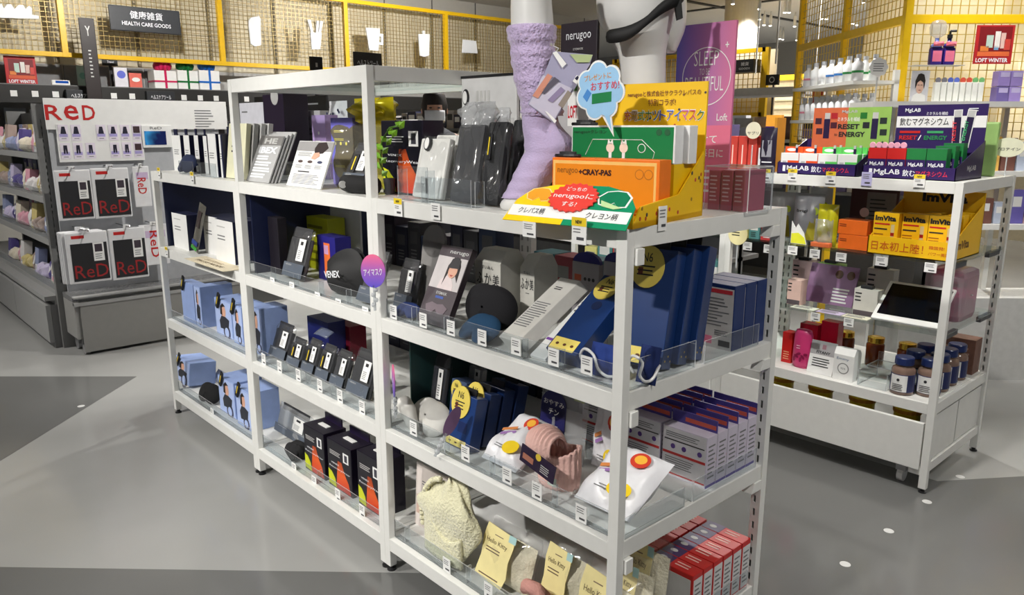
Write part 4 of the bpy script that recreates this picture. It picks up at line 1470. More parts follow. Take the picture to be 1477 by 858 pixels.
def loft(rings, n=28, wob=None):
    """rings: (centre, half width across view, half depth along view)"""
    vs, fs_ = [], []
    for i, (c, a, b) in enumerate(rings):
        for k in range(n):
            th = 2*pi*k/n
            m_ = 1+(wob(i, th) if wob else 0)
            vs.append(c+RT*(a*m_*math.cos(th))+nv*(b*m_*math.sin(th)))
    for i in range(len(rings)-1):
        for k in range(n):
            fs_.append((i*n+k, i*n+(k+1) % n, (i+1)*n+(k+1) % n, (i+1)*n+k))
    fs_.append(tuple(range(n)))
    fs_.append(tuple(range((len(rings)-1)*n, len(rings)*n)))
    return vs, fs_


def spline(keys, n):
    """smooth interpolation of key tuples"""
    out = []
    m_ = len(keys)-1
    for i in range(n+1):
        f = i/n*m_
        j = min(int(f), m_-1)
        u = f-j
        p0, p1, p2, p3 = [keys[max(0, min(m_, j+q))] for q in (-1, 0, 1, 2)]
        out.append(tuple(.5*(2*b+(c-a)*u+(2*a-5*b+4*c-d)*u*u+(3*b-a-3*c+d)*u**3) for a, b, c, d in zip(p0, p1, p2, p3)))
    return out


MANN = mat((214, 214, 212), .35, var=.02)
LILAC = mat((186, 170, 206), .9, bump=.25, bscale=220, sheen=.3)
LILACK = mat((190, 172, 208), .95, bump=.9, bscale=110, sheen=.4)
leg = thing('mannequin_leg', 'white mannequin leg on tiptoe wearing a lilac slouchy knitted sock', 'mannequin', loc=base)


def leg_part(name, keys, mt, n=26, wob=None):
    rings = []
    for (px, py, rx, ry, dp) in spline(keys, n):
        c, a, b = leg_ring(px, py, rx, ry, dp)
        rings.append((c-base, a, b))
    vs, f_ = loft(rings, 32, wob)
    return MB().add(vs, f_).build(name, mt, leg, smooth=True)


leg_part('calf', [(766, -60, 26, .05, .0), (766, -10, 29, .056, 0), (768, 40, 31, .058, 0), (770, 70, 30, .055, 0)], MANN, 12)
leg_part('foot', [(786, 190, 27, .042, 0), (786, 225, 31, .045, 0), (770, 258, 27, .042, 0), (757, 280, 25, .04, 0), (746, 292, 24, .036, 0), (740, 300, 18, .03, 0), (738, 303.5, 10, .02, 0)], MANN, 14)
leg_part('sock', [(778, 150, 26, .047, 0), (780, 178, 27, .046, 0), (792, 203, 36, .054, 0), (789, 222, 34, .054, 0), (775, 246, 32, .05, 0), (766, 262, 30, .048, 0), (757, 277, 29, .044, 0), (751, 285, 28, .042, 0)], LILAC, 30, lambda i, th: .022*math.sin(i*1.5+2*math.sin(th+.5))*(1 if i > 9 else .4))
leg_part('leg_warmer', [(767, 38, 35, .064, 0), (767, 52, 36, .066, 0), (768, 66, 32, .06, 0), (769, 82, 33, .06, 0), (770, 98, 31, .057, 0), (773, 118, 31, .056, 0), (777, 138, 29, .054, 0), (780, 152, 29, .053, 0), (782, 160, 31, .056, 0), (782, 167, 30, .054, 0)], LILACK, 60,
         lambda i, th: .022*math.sin(i*.85+1.3*math.sin(th+.4))+.018*math.sin(th*16+i*.6))

# sock package hanging from the leg
hp = base+nv*-.075


def flat_poly(name, label, cat, pts, mt, t=.006, off=0., parent=None):
    o = PP(pts[0], hp+nv*off, nv)
    vs = [PP(p, hp+nv*off, nv)-o for p in pts]
    n = len(vs)
    mb = MB().add(vs+[v+nv*t for v in vs], [tuple(range(n)), tuple(range(2*n-1, n-1, -1))]+[(i, i+n, (i+1) % n+n, (i+1) % n) for i in range(n)])
    return mb, o


mb, o = flat_poly('', '', '', [(798, 74), (855, 79), (851, 93), (798, 177), (761, 150), (785, 107)], None)
sp = thing('sock_pack', 'lavender sock package hanging from the mannequin leg', 'package', loc=o)
mb.build('backing_card', mat((160, 158, 184), .35), sp)


def sp_patch(pts, mt, off, name='print'):
    q, o2 = flat_poly('', '', '', pts, None, .001, off)
    ob = q.build(name, mt, sp)
    ob.location = o2-o
    return ob


sp_patch([(783, 108), (826, 128), (798, 175), (763, 150)], mat((196, 192, 210), .3), -.002)
sp_patch([(790, 106), (797, 110), (776, 142), (768, 138)], mat((206, 140, 118), .6), -.004, 'sock_print')
sp_patch([(800, 111), (807, 116), (785, 136), (779, 132)], mat((86, 82, 96), .6), -.004, 'sock_print')
sp_patch([(809, 125), (815, 130), (797, 148), (790, 144)], mat((138, 126, 160), .6), -.004, 'sock_print')
sp_patch([(819, 130), (825, 135), (812, 156), (805, 151)], mat((140, 130, 120), .6), -.004, 'sock_print')
sp_patch([(797, 76), (803, 74), (817, 92), (811, 98)], CARD, -.004, 'price_sticker')
sp_patch([(822, 78), (855, 79), (850, 90), (832, 90)], mat((176, 190, 140), .3), -.003)
sp_patch([(826, 117), (832, 108), (838, 112), (832, 122)], CARD, -.004)
sp_patch([(829, 113), (833, 109), (836, 112), (832, 116)], mat((30, 30, 60), .5), -.005)
sp_patch([(786, 160), (789, 161), (803, 174), (800, 178)], CARD, -.004, 'barcode_sticker')
mb = MB().tube([PP((800, 76), hp, nv)-o, PP((806, 70), hp+nv*.02, nv)-o, PP((798, 66), hp+nv*.03, nv)-o], .0012, 5)
mb.build('hang_cord', LGREY, sp)

# ---------- nerugoo sign, LOFT card behind the leg
t, w, h = carton('brand_sign', 'black sign board reading nerugoo behind the mannequin leg', 'sign', fs(806, 856, 35, z, .52, .012), .012, mat((44, 36, 44), .45))
lettering('nerugoo', WHT, t, w*.16, w*.84, h*.89, h*.94, y=-.001, bold=.0)
lettering('EYEMASK', LGREY, t, w*.36, w*.64, h*.845, h*.857, y=-.001)
t, w, h = carton('store_card', 'grey and white card with red LOFT lettering behind the leg', 'sign', fs(800, 846, 108, z, .36, .01), .01, mat((186, 184, 186), .4))
patch(t, mat((150, 20, 54), .4), 0, w, h*.36, h*.5)
patch(t, CARD, w*.38, w*.7, h*.6, h*.86, y=-.001)
lettering('LOFT', mat((206, 24, 50), .4), t, w*.4, w*.68, h*.66, h*.76, y=-.002, bold=.02)
patch(t, mat((60, 110, 40), .5), w*.42, w*.66, h*.87, h*.95)

# ---------- hip mannequin with black belt
hb = PZ((930, 294), z)
hips = thing('hip_mannequin', 'white hip mannequin wearing a black strap behind the crayon display', 'mannequin', loc=PP((928, 255), hb+nv*.0, nv))
hc = hips.location.copy()


def hr(px, py, rx, ry, dp=0):
    c = PP((px, py), hc+nv*dp, nv)
    s_ = (c-CAM).dot(FW)/FPX
    return c-hc, rx*s_, ry


hc.z = z
hips.location = hc


def hip_part(name, keys, mt, n=20, wob=None):
    rings = [hr(*k) for k in spline(keys, n)]
    vs, f_ = loft(rings, 32, wob)
    return MB().add(vs, f_).build(name, mt, hips, smooth=True)


hip_part('thigh_and_hip', [(928, 262, 32, .06), (928, 200, 32, .06), (928, 130, 32, .06), (926, 80, 34, .064), (922, 56, 42, .08), (918, 30, 54, .095), (920, 0, 60, .1), (925, -40, 62, .1), (930, -90, 56, .09)], MANN, 30)
hip_part('second_thigh', [(968, 76, 6, .02, .02), (966, 62, 14, .035, .02), (968, 40, 20, .045, .02), (966, 10, 24, .05, .02), (958, -30, 30, .06, .01)], MANN, 16)
bp = [(878, 54), (888, 52), (903, 50), (918, 43), (931, 32), (944, 18), (958, 7), (972, 0), (984, -6)]
mb = MB()
pr_, f_ = [], []
for i, (px, py) in enumerate(bp):
    dp = -.115+.05*abs(i/8-.5)**2*4
    for dy in (-10, 10):
        pr_.append(PP((px-.35*dy*(i > 2), py+dy), hc+nv*dp, nv)-hc)
for i in range(len(bp)-1):
    f_.append((2*i, 2*i+1, 2*i+3, 2*i+2))
MB().add(pr_, f_).build('black_strap', mat((12, 12, 13), .7), hips, solid=.012, sub=1, smooth=True)
pr_ = [PP(p, hc+nv*-.09, nv)-hc for p in ((971, -10), (982, -12), (985, 26), (977, 29))]
MB().add(pr_, [(0, 1, 2, 3)]).build('strap_end', mat((12, 12, 13), .7), hips, solid=.014)
MB().lathe([(.07, 0), (.07, .008), (.02, .012)], 24).build('stand', STEEL, hips)

# ---------- pink SLEEP TO BE BEAUTIFUL banner and pink boxes at the back
mw, w, h = fs(967, 1047, 38, z, .63, .01)
t = thing('sleep_banner', 'pink and violet banner reading SLEEP TO BE BEAUTIFUL', 'banner', mw)
MB().box(0, w, 0, .008, .0, h*.44).build('lower_panel', mat((226, 116, 146), .5, var=.02), t)
MB().box(0, w, 0, .008, h*.44, h).build('upper_panel', grad('violet_pink', [(0, (98, 92, 184)), (.5, (170, 110, 168)), (1, (214, 120, 160))], 'X', w, 0, r=.5), t)
ring = MB()
for k in range(40):
    a0, a1 = 2*pi*k/40, 2*pi*(k+1)/40
    R_ = w*.42
    ring.add([(w*.54+R_*math.cos(a0), -.0008, h*.71+R_*math.sin(a0)), (w*.54+R_*math.cos(a1), -.0008, h*.71+R_*math.sin(a1)), (w*.54+R_*.97*math.cos(a1), -.0008, h*.71+R_*.97*math.sin(a1)), (w*.54+R_*.97*math.cos(a0), -.0008, h*.71+R_*.97*math.sin(a0))], [(0, 1, 2, 3)])
ring.build('ring_print', CARD, t)
lettering('SLEEP', CARD, t, w*.32, w*.74, h*.77, h*.85, y=-.001, bold=-.008)
lettering('TO BE', CARD, t, w*.42, w*.6, h*.72, h*.755, y=-.001, bold=-.008)
lettering('BEAUTIFUL', CARD, t, w*.18, w*.84, h*.63, h*.71, y=-.001, bold=-.008)
lettering('Loft', CARD, t, w*.76, w*.94, h*.465, h*.505, y=-.001)
lettering('+', CARD, t, w*.84, w*.9, h*.86, h*.89, y=-.001)
lettering('けて', CARD, t, w*.5, w*.78, h*.34, h*.385, y=-.001)
lettering('毎日に', CARD, t, w*.5, w*.9, h*.26, h*.31, y=-.001)
lines(t, CARD, w*.5, w*.7, h*.05, h*.2, 4, y=-.001)
for k in range(3):
    mw, w, h = fs(1018+17*k, 1033+17*k, 243, z, .46, .11)
    t, w, h = carton('pink_box', 'deep pink slim box in the clear case, %s' % ('first beside the yellow display', 'middle one', 'last one')[k], 'box', fs(1020+18*k, 1036+18*k, 245, z, .48+.0*k, .1), .1, mat((176, 70, 96), .4), 'pink boxes in the clear case')
    lines(t, mat((226, 190, 200), .5), w*.15, w*.8, h*.2, h*.9, 7, y=-.001)
mw, w, h = fs(1016, 1078, 240, z, .47)
t = thing('clear_case', 'clear acrylic case around the pink slim boxes', 'acrylic case', mw)
plate(t, 0, w, -.004, -.001, 0, h, 'front_pane')
plate(t, 0, w, .11, .113, 0, h, 'back_pane')
plate(t, w, w+.003, -.004, .113, 0, h, 'side_pane')
plate(t, 0, w, -.004, .113, h, h+.003, 'top_pane')

# ---------- yellow crayon eye-mask display
YD = mat((238, 190, 10), .45, var=.02)
ORG = mat((236, 140, 20), .4, var=.02)
GRN = mat((0, 122, 62), .4, var=.02)
DM = frame((.7, -.04, ZS[0]), math.radians(8.5))
dsp = thing('crayon_display', 'yellow cardboard display with backboard, sloped sides and flap for crayon eye masks', 'display', DM)
W, Dp = .312, .335
MB().box(.012, W-.012, .2, Dp-.01, .012, .128).build('riser_step', YD, dsp)
MB().box(0, W, 0, Dp, 0, .012).build('tray_floor', YD, dsp)
MB().box(0, W, Dp-.006, Dp, 0, .318).build('backboard', YD, dsp)
for x in (0, W-.004):
    MB().prism([(0, 0), (Dp, 0), (Dp, .16), (Dp*.62, .06), (Dp*.1, .045), (0, .006)], x, x+.004, plane='yz').build('side_panel', YD, dsp)
MB().box(0, W, 0, .004, 0, .03).build('front_lip', YD, dsp)
for k in range(14):
    cc = ((180, 60, 30), (60, 50, 60), (150, 110, 20), (200, 60, 60))[k % 4]
    yy, zz = .03+Dp*.85*rnd.random(), .015+.03*rnd.random()+(.07 if k > 8 else 0)
    if k > 8:
        yy = Dp*(.75+.2*rnd.random())
    disc(dsp, mat(cc, .5), yy, zz, .004, .005, y=W+.0002, face='side', n=6)
for k in range(9):
    disc(dsp, mat(((180, 60, 30), (60, 50, 60), (150, 110, 20))[k % 3], .5), W*rnd.random(), .19+.12*rnd.random(), .003, y=Dp-.0072, n=6)
BR = mat((110, 40, 30), .5)
lettering('nerugooと株式会社サクラクレパスの', BR, dsp, W*.31, W*.95, .284, .3, y=Dp-.0078, bold=.01, rot=.01)
lettering('特別コラボ!', BR, dsp, W*.5, W*.74, .263, .28, y=Dp-.0078, bold=.02)
cols = ((190, 70, 50), (140, 110, 40), (60, 150, 90), (30, 120, 60), (30, 110, 170), (50, 80, 180), (60, 90, 190), (60, 110, 200), (196, 80, 150), (200, 60, 60), (60, 120, 60))
x = W*.285
for ch, cc in zip('充電式ホットアイマスク', cols):
    lettering(ch, CARD, dsp, x-.001, x+W*.06+.001, .226, .254, y=Dp-.0075, bold=.07)
    lettering(ch, mat(cc, .5), dsp, x, x+W*.058, .228, .252, y=Dp-.0082, bold=.02)
    x += W*.064
# speech bubble
bb = thing('speech_bubble', 'blue cloud shaped card on the crayon display recommending gifts', 'sign', frame(PY((864, 178), .14), .2))
def cloud(s):
    return [((.056+.014*abs(math.cos(3.5*a+.3))**.7)*s*math.cos(a)*.95, .075+(.056+.014*abs(math.cos(3.5*a+.3))**.7)*s*math.sin(a)) for a in [2*pi*k/60 for k in range(60)]]
MB().prism(cloud(1.), 0, .003).build('card', CARD, bb)
MB().prism(cloud(.93), -.0008, 0).build('print', mat((150, 196, 232), .5), bb)
MB().prism([(.006, .02), (.032, .018), (.04, -.03)], 0, .003).build('tail', CARD, bb)
MB().prism([(.012, .022), (.028, .02), (.035, -.018)], -.0006, 0).build('print', mat((150, 196, 232), .5), bb)
lettering('プレゼントに', mat((226, 150, 50), .5), bb, -.042, .03, .1, .114, y=-.0016, bold=.02, rot=.1)
lettering('おすすめ!', mat((214, 40, 60), .5), bb, -.024, .052, .077, .096, y=-.0016, bold=.03, rot=.05)
MB().prism([(-.02, .045), (.032, .05), (.032, .073), (-.02, .068)], -.0016, -.0008).build('print', GRN, bb)
MB().prism([(-.045, .062), (-.034, .05), (-.022, .07), (-.033, .08)], -.0016, -.0008).build('print', mat((60, 130, 200), .5), bb)
# green and orange boxes
for k in range(2):
    t, w, h = carton('green_box', ('front green' if k == 0 else 'rear green') + ' crayon eye mask box with white rim in the yellow display', 'box', (DM @ frame((.014+.012*k, .2+.047*k, .128)), .286, .088), .042, mat((232, 232, 232), .45), 'green mask boxes')
    if k == 0:
        patch(t, GRN, w*.012, w*.985, h*.03, h*.95, name='cover')
        lettering('nerugoo+クレヨン', mat((20, 60, 34), .5), t, w*.03, w*.36, h*.76, h*.88, y=-.0014, bold=.02)
        for q in (.855, .93):
            disc(t, mat((20, 90, 50), .5), w*q, h*.82, h*.085, y=-.0012)
        MB().tube([(w*.15, -.0008, h*.2), (w*.22, -.0008, h*.62), (w*.7, -.0008, h*.62), (w*.82, -.0008, h*.3), (w*.8, -.0008, h*.05)], .0008, 4).build('mask_outline', CARD, t)
        disc(t, CARD, w*.7, h*.4, h*.12, y=-.0012)
        disc(t, GRN, w*.7, h*.4, h*.1, y=-.0016)
        for q in (.4, .53):
            disc(t, mat((236, 216, 200), .5), w*q, h*.4, h*.13, y=-.0014)
            MB().prism([(w*q-.008, h*.5), (w*q+.008, h*.5), (w*q+.006, h*.64), (w*q, h*.55), (w*q-.006, h*.64)], -.0014, -.0008).build('print', CARD, t)
            MB().box(w*q-.004, w*q+.004, -.0014, -.0008, h*.12, h*.28).build('print', CARD, t)
t, w, h = carton('orange_box', 'orange CRAY-PAS eye mask box standing in the yellow display', 'box', (DM @ frame((.006, .13, .012)), .295, .128), .055, mat((240, 120, 20), .45))
patch(t, mat((246, 196, 110), .45), w*.012, w*.975, h*.03, h*.95, name='cover')
patch(t, ORG, w*.035, w*.955, h*.06, h*.89, y=-.0012, name='cover')
lettering('nerugoo', mat((130, 80, 10), .5), t, w*.06, w*.26, h*.68, h*.8, y=-.0018, bold=0)
lettering('+CRAY-PAS', mat((60, 16, 10), .5), t, w*.27, w*.58, h*.69, h*.8, y=-.0018, bold=.05)
for q in (.83, .91):
    disc(t, mat((190, 110, 20), .5), w*q, h*.74, h*.09, y=-.0016)
    disc(t, ORG, w*q, h*.74, h*.075, y=-.002)
MB().prism([(w*.22, h*.3), (w*.3, h*.46), (w*.27, h*.3)], -.0018, -.0012).build('print', mat((90, 40, 10), .5), t)
MB().prism([(w*.29, h*.3), (w*.33, h*.52), (w*.35, h*.3)], -.0018, -.0012).build('print', CARD, t)
disc(t, CARD, w*.39, h*.42, .012, .008)
disc(t, mat((226, 80, 20), .5), w*.48, h*.4, .014, .015)
disc(t, mat((250, 220, 60), .5), w*.56, h*.38, .012, .01)
disc(t, mat((226, 80, 20), .5), w*.63, h*.44, .014, .009)
for (a, b, c, lb) in ((.004, .2, .2155, 'on the green box'), (.0, .135, .1395, 'on the orange box')):
    t = thing('sample_holder', 'small black oval sample holder resting ' + lb, 'holder', DM @ frame((a, b, c)))
    MB().lathe([(.03, 0), (.032, .004), (.03, .008)], 16, (.035, .02, 0), sx=1.2, sy=.6).build('holder_base', BLACK, t)
    MB().lathe([(.02, .008), (.02, .014)], 16, (.035, .02, 0), sx=1.2, sy=.6).build('holder_top', CHAR, t)
# front flap with yellow and green mask print
flp = thing('choice_flap', 'sloped yellow and green card with red burst asking which mask to choose', 'sign', DM @ frame((-.012, -.042, .002), .0, .78))
FWd, FH = W+.02, .112
MB().prism([(0, 0), (FWd*.5, 0), (FWd*.5, FH*1.02), (FWd*.3, FH*1.0), (FWd*.12, FH*.86), (FWd*.03, FH*.55)], 0, .002).build('yellow_half', mat((246, 206, 20), .45), flp)
MB().prism([(FWd*.5, 0), (FWd, 0), (FWd*.99, FH*.55), (FWd*.9, FH*.9), (FWd*.72, FH*1.03), (FWd*.5, FH*1.02)], 0, .002).build('green_half', mat((0, 140, 96), .45), flp)
patch(flp, CARD, FWd*.02, FWd*.985, FH*.14, FH*.42)
lettering('クレパス柄', INK, flp, FWd*.1, FWd*.32, FH*.2, FH*.36, y=-.0014, bold=.03)
lettering('クレヨン柄', INK, flp, FWd*.66, FWd*.9, FH*.2, FH*.36, y=-.0014, bold=.03)
def burst(cx_, cz, r1, r2, n=22):
    return [(cx_+(r1 if k % 2 else r1*.9)*math.cos(pi*k/n), cz+(r2 if k % 2 else r2*.9)*math.sin(pi*k/n)) for k in range(2*n)]
MB().prism(burst(FWd*.5, FH*.66, FWd*.2, FH*.38), -.006, -.003).build('red_burst', mat((228, 66, 56), .45), flp)
lettering('どっちの', CARD, flp, FWd*.42, FWd*.58, FH*.82, FH*.92, y=-.0068, bold=.02)
lettering('nerugooに', CARD, flp, FWd*.34, FWd*.66, FH*.6, FH*.76, y=-.0068, bold=.04)
lettering('する?', CARD, flp, FWd*.44, FWd*.56, FH*.42, FH*.54, y=-.0068, bold=.02)
def lens(cx_, cz, s):
    return [(cx_+s*x, cz+s*y) for x, y in ((-1, .1), (-.6, .5), (0, .6), (.6, .55), (1, .2), (.9, -.45), (.4, -.5), (.1, -.2), (-.3, -.5), (-.8, -.35))]
MB().prism(lens(FWd*.81, FH*.7, FWd*.13), -.0012, -.0002).build('mask_print', CARD, flp)
MB().prism(lens(FWd*.81, FH*.7, FWd*.115), -.0018, -.0008).build('mask_print', mat((0, 120, 80), .45), flp)
MB().prism([(FWd*.72, FH*.66), (FWd*.9, FH*.5), (FWd*.84, FH*.46), (FWd*.74, FH*.52)], -.0024, -.0014).build('mask_print', mat((190, 220, 160), .45), flp)
MB().prism(lens(FWd*.2, FH*.7, FWd*.11), -.0012, -.0002).build('mask_print', mat((250, 224, 150), .45), flp)
MB().prism(lens(FWd*.2, FH*.7, FWd*.1), -.0018, -.0008).build('mask_print', mat((236, 160, 40), .45), flp)
price_card((835, 333), -.061, 'new price cards', 'under the choice flap of the crayon display', True, (.042, .058))
price_card((763, 331), -.081, 'white price cards', 'under the yellow half of the choice flap', False, (.042, .035))
price_card((956, 315), 0, 'white price cards', 'stuck on the side of the crayon display', False, (.03, .055), X=1.0)
# ================================================================ right unit, second shelf
z = S[1]
# side boards and goods at the back
t, w, h = carton('arched_board', 'grey arched cardboard backing behind the eye mask card', 'board', fs(601, 632, 345, z, .16, .008, 8), .008, mat((128, 126, 124), .6))
disc(t, mat((128, 126, 124), .6), w*.5, h, w*.5, w*.45, y=0, t=.008, name='arch')
hang_pack('small dark hanging pack with label behind the round sign', fs(566, 592, 372, z, .1, .03, 14), seed=91)
eye_mask('blue eye mask lying beside the woman printed card', mat((28, 50, 110), .8), 587, z, .055, .1, .055, .022, 10, 50, dz=.03)
mw, w, h = fs(600, 642, 352, z, .05, .02, 26)
t = thing('mask_card', 'leaning plum grey card with a woman wearing a dark eye mask', 'card', mw)
MB().box(0, w, 0, .02, 0, h).build('card', mat((66, 56, 62), .45), t)
patch(t, mat((196, 190, 190), .5), w*.02, w*.98, h*.45, h*.86, name='photo')
MB().prism([(w*.3, h*.45), (w*.34, h*.56), (w*.46, h*.62), (w*.64, h*.62), (w*.78, h*.52), (w*.8, h*.45)], -.0014, -.0006).build('print', mat((214, 200, 200), .5), t)
MB().prism([(w*.42, h*.5), (w*.44, h*.75), (w*.56, h*.86), (w*.74, h*.86), (w*.84, h*.76), (w*.86, h*.56), (w*.76, h*.64), (w*.62, h*.6), (w*.5, h*.66)], -.0018, -.001).build('print', HAIR, t)
ovals(t, SKIN, w*.5, w*.78, h*.6, h*.78, y=-.0022)
MB().prism([(w*.46, h*.72), (w*.82, h*.73), (w*.8, h*.83), (w*.66, h*.87), (w*.52, h*.84)], -.003, -.0022).build('print', mat((34, 30, 34), .5), t)
MB().prism([(w*.58, h*.64), (w*.7, h*.64), (w*.64, h*.62)], -.003, -.0022).build('print', mat((170, 50, 50), .5), t)
lettering('nerugo', LGREY, t, w*.35, w*.95, h*.89, h*.94, y=-.0012)
lettering('EYEMASK', LGREY, t, w*.35, w*.7, h*.38, h*.415, y=-.0012)
patch(t, mat((50, 80, 160), .5), w*.36, w*.62, h*.33, h*.36)
MB().prism([(w*(.5+.36*x), h*(.2+.09*y)) for x, y in ((-1, .3), (-.5, .8), (0, .6), (.5, .8), (1, .3), (.8, -.6), (.3, -.7), (0, -.1), (-.3, -.7), (-.8, -.6))], -.0016, -.0008).build('print', mat((110, 96, 104), .5), t)
eye_mask('black quilted eye mask standing before the pale beauty boxes', mat((18, 17, 22), .9), 704, z, .15, .2, .13, .05, 5, 10, dz=.072)
eye_mask('teal blue eye mask lying beside the leaning long box', mat((18, 62, 96), .85), 690, z, .065, .15, .1, .025, -4, 55, dz=.036)
FUK = mat((204, 202, 194), .5)
for k, (xl, xr, yt, Y) in enumerate(((686, 722, 352, .2), (750, 770, 362, .26))):
    t, w, h = carton('beauty_box', 'pale tapered carton with brush lettering, %s' % ('front one' if k == 0 else 'rear one'), 'box', fs(xl, xr, yt+22, z, Y, .1), .1, FUK, 'pale beauty boxes')
    MB().hull8([(0, 0, h-.001), (w, 0, h-.001), (w, .1, h-.001), (0, .1, h-.001), (w*.05, .03, h+.035), (w*.95, .03, h+.035), (w*.95, .08, h+.035), (w*.05, .08, h+.035)]).build('tapered_top', FUK, t, bevel=.002)
    for i, ch in enumerate('ふか美'):
        lettering(ch, INK, t, w*(.08+.31*i), w*(.34+.31*i), h*.64, h*.82, y=-.0012, bold=.02)
    lettering('すいみん', INK, t, w*.28, w*.74, h*.88, h*.94, y=-.0012)
    patch(t, INK, w*.4, w*.65, h*.57, h*.58)
# long white triangular box leaning
a, b = PZ((716, 503), z+.01), PZ((850, 402), z)
mw, w, h = fs(719, 742, 398, z, .035, .045, 61)
t = thing('prism_box', 'long white three sided carton leaning with small print', 'box', mw)
L = h*.98
MB().prism([(0, .0), (w*1.2, .0), (w*1.5, .03), (w*.4, .045)], 0, L, plane='xy').build('body', mat((214, 212, 206), .5), t, bevel=.002)
lines(t, INKG, w*.1, w*1.1, L*.2, L*.6, 12, y=-.0012)
lines(t, INK, w*.3, w*.9, L*.8, L*.86, 2, y=-.0012)
t, w, h = carton('text_card', 'white card with purple stripe tucked under the leaning box', 'card', fs(764, 786, 412, z, .05, .01, 60), .01, CARD)
patch(t, mat((120, 70, 160), .5), w*.05, w*.95, h*.22, h*.25)
ovals(t, INK, w*.4, w*.6, h*.42, h*.5)
lines(t, INKG, w*.1, w*.9, h*.6, h*.9, 5, y=-.0012)


def navy_box(label, fa, d, badge=True, disc_z=.88, ytag=True, group='navy eye mask boxes', mt=None):
    t, w, h = carton('navy_box', label, 'box', fa, d, mt or mat((18, 48, 100), .35), group)
    if badge:
        o = disc(t, mat((222, 200, 92), .45), w*.42, h*disc_z, w*.36, w*.42, y=-.004, t=.003, name='yellow_badge')
        lettering('N6', INK, o, w*.3, w*.52, h*disc_z+w*.1, h*disc_z+w*.28, y=-.0048, bold=0)
        lines(o, INK, w*.22, w*.62, h*disc_z-w*.2, h*disc_z+w*.05, 3, y=-.0048)
        patch(o, mat((110, 50, 30), .5), w*.24, w*.34, h*disc_z-w*.16, h*disc_z-w*.02, y=-.0048)
    if ytag:
        o = patch(t, mat((232, 212, 110), .45), w*.05, w*.85, h*.02, h*.16, y=-.001, name='yellow_panel')
        for q in (.18, .42, .66):
            ovals(o, mat((90, 50, 30), .5), w*q, w*(q+.1), h*.07, h*.1, y=-.0016)
    return t, w, h


t, w, h = navy_box('navy box with yellow badge lying back behind the acrylic tray', fs(787, 830, 396, z, .05, .05, 54), .05, True, .84)
ovals(t, mat((14, 30, 70), .5), w*.35, w*.65, h*.55, h*.66, y=-.001)
for k in range(3):
    t, w, h = navy_box('tall navy mask box at the unit end, %s' % ('front one with yellow badge', 'middle one', 'rear one')[k], (frame((.845+.004*k, .16+.062*k, z+.0135), math.radians(12), math.radians(14)), .125, .29), .055, k == 0, .84, k == 0)
    MB().box(w*.25, w*.75, .02, .024, h, h+.025).build('hang_tab', BLACK, t)
    for q in range(3):
        disc(t, mat((190, 160, 70), .5), .015+.015*q, .02+.012*(q % 2), .003, y=w+.0004, face='side', n=5)
def cloth_mask(label, p, Y, w, h, yaw, seed, cc):
    n = RT-FW*((p-738.5)/FPX)
    X0 = CAM.x-((Y-CAM.y)*n.y+(z-CAM.z)*n.z)/n.x
    o = thing('eye_mask', label, 'eye mask', frame((X0, Y, z+.004), math.radians(yaw), .25))
    pillow(w, h, .032, 16, 14, .004, seed, p=3).build('pad', mat(cc, .9, bump=.2), o, smooth=True)
    pts = [(w*.05, .0, .02), (-.012, -.008, .04), (.0, -.014, .06), (.03, -.016, .05), (w*.5, -.014, .02), (w*.8, -.01, .008), (w*1.02, .0, .02), (w*.98, .02, .05)]
    MB().tube(spline(pts, 28), .0038, 8).build('pale_band', mat((206, 206, 206), .6), o, smooth=True)
    return o


cloth_mask('blue eye mask with pale band crumpled in the corner tray', 842, .05, .095, .08, 6, 5, (22, 48, 116))
cloth_mask('blue eye mask with white band before the tall navy boxes', 911, .09, .055, .09, 4, 8, (18, 38, 92))
for k in range(2):
    t, w, h = carton('header_pack', 'grey hanging pack with deep blue header, %s' % ('left of the leaning navy box' if k == 0 else 'behind the front post'), 'package', fs(824+44*k, 862+44*k, 376, z, .42, .02), .02, mat((150, 146, 150), .4), 'blue header packs')
    disc(t, mat((30, 28, 110), .4), w*.5, h, w*.5, w*.3, y=.004, t=.012, name='header')
    patch(t, mat((190, 90, 60), .4), w*.1, w*.35, h*.7, h*.8)
    for q in range(3):
        disc(t, INK, w*(.5+.15*q), h*.74, w*.05, y=-.001)
# nearly square eye mask boxes at the end of the second shelf
for k in range(3):
    t, w, h = carton('print_box', 'white and navy boxed mask with printed back at the unit end, %s' % ('front of three', 'middle of three', 'rear of three')[k], 'box', (frame((.837, .484+.056*k, z), math.radians(1)), .138, .178), .052, mat((24, 46, 100), .4), 'printed mask boxes')
    patch(t, mat((206, 202, 200), .5), 0, w*.98, 0, h*.94, name='cover')
    patch(t, mat((200, 50, 60), .5), w*.25, w*.95, h*.86, h*.92, y=-.0012)
    lines(t, INKG, w*.1, w*.9, h*.34, h*.8, 9, y=-.0012)
    patch(t, mat((226, 120, 150), .5), w*.2, w*.55, h*.06, h*.18, y=-.0012)
    patch(t, INK, w*.7, w*.95, h*.05, h*.14, y=-.0012)
    lines(t, INKG, w*.6, w*.92, h*.2, h*.3, 3, y=-.0014)
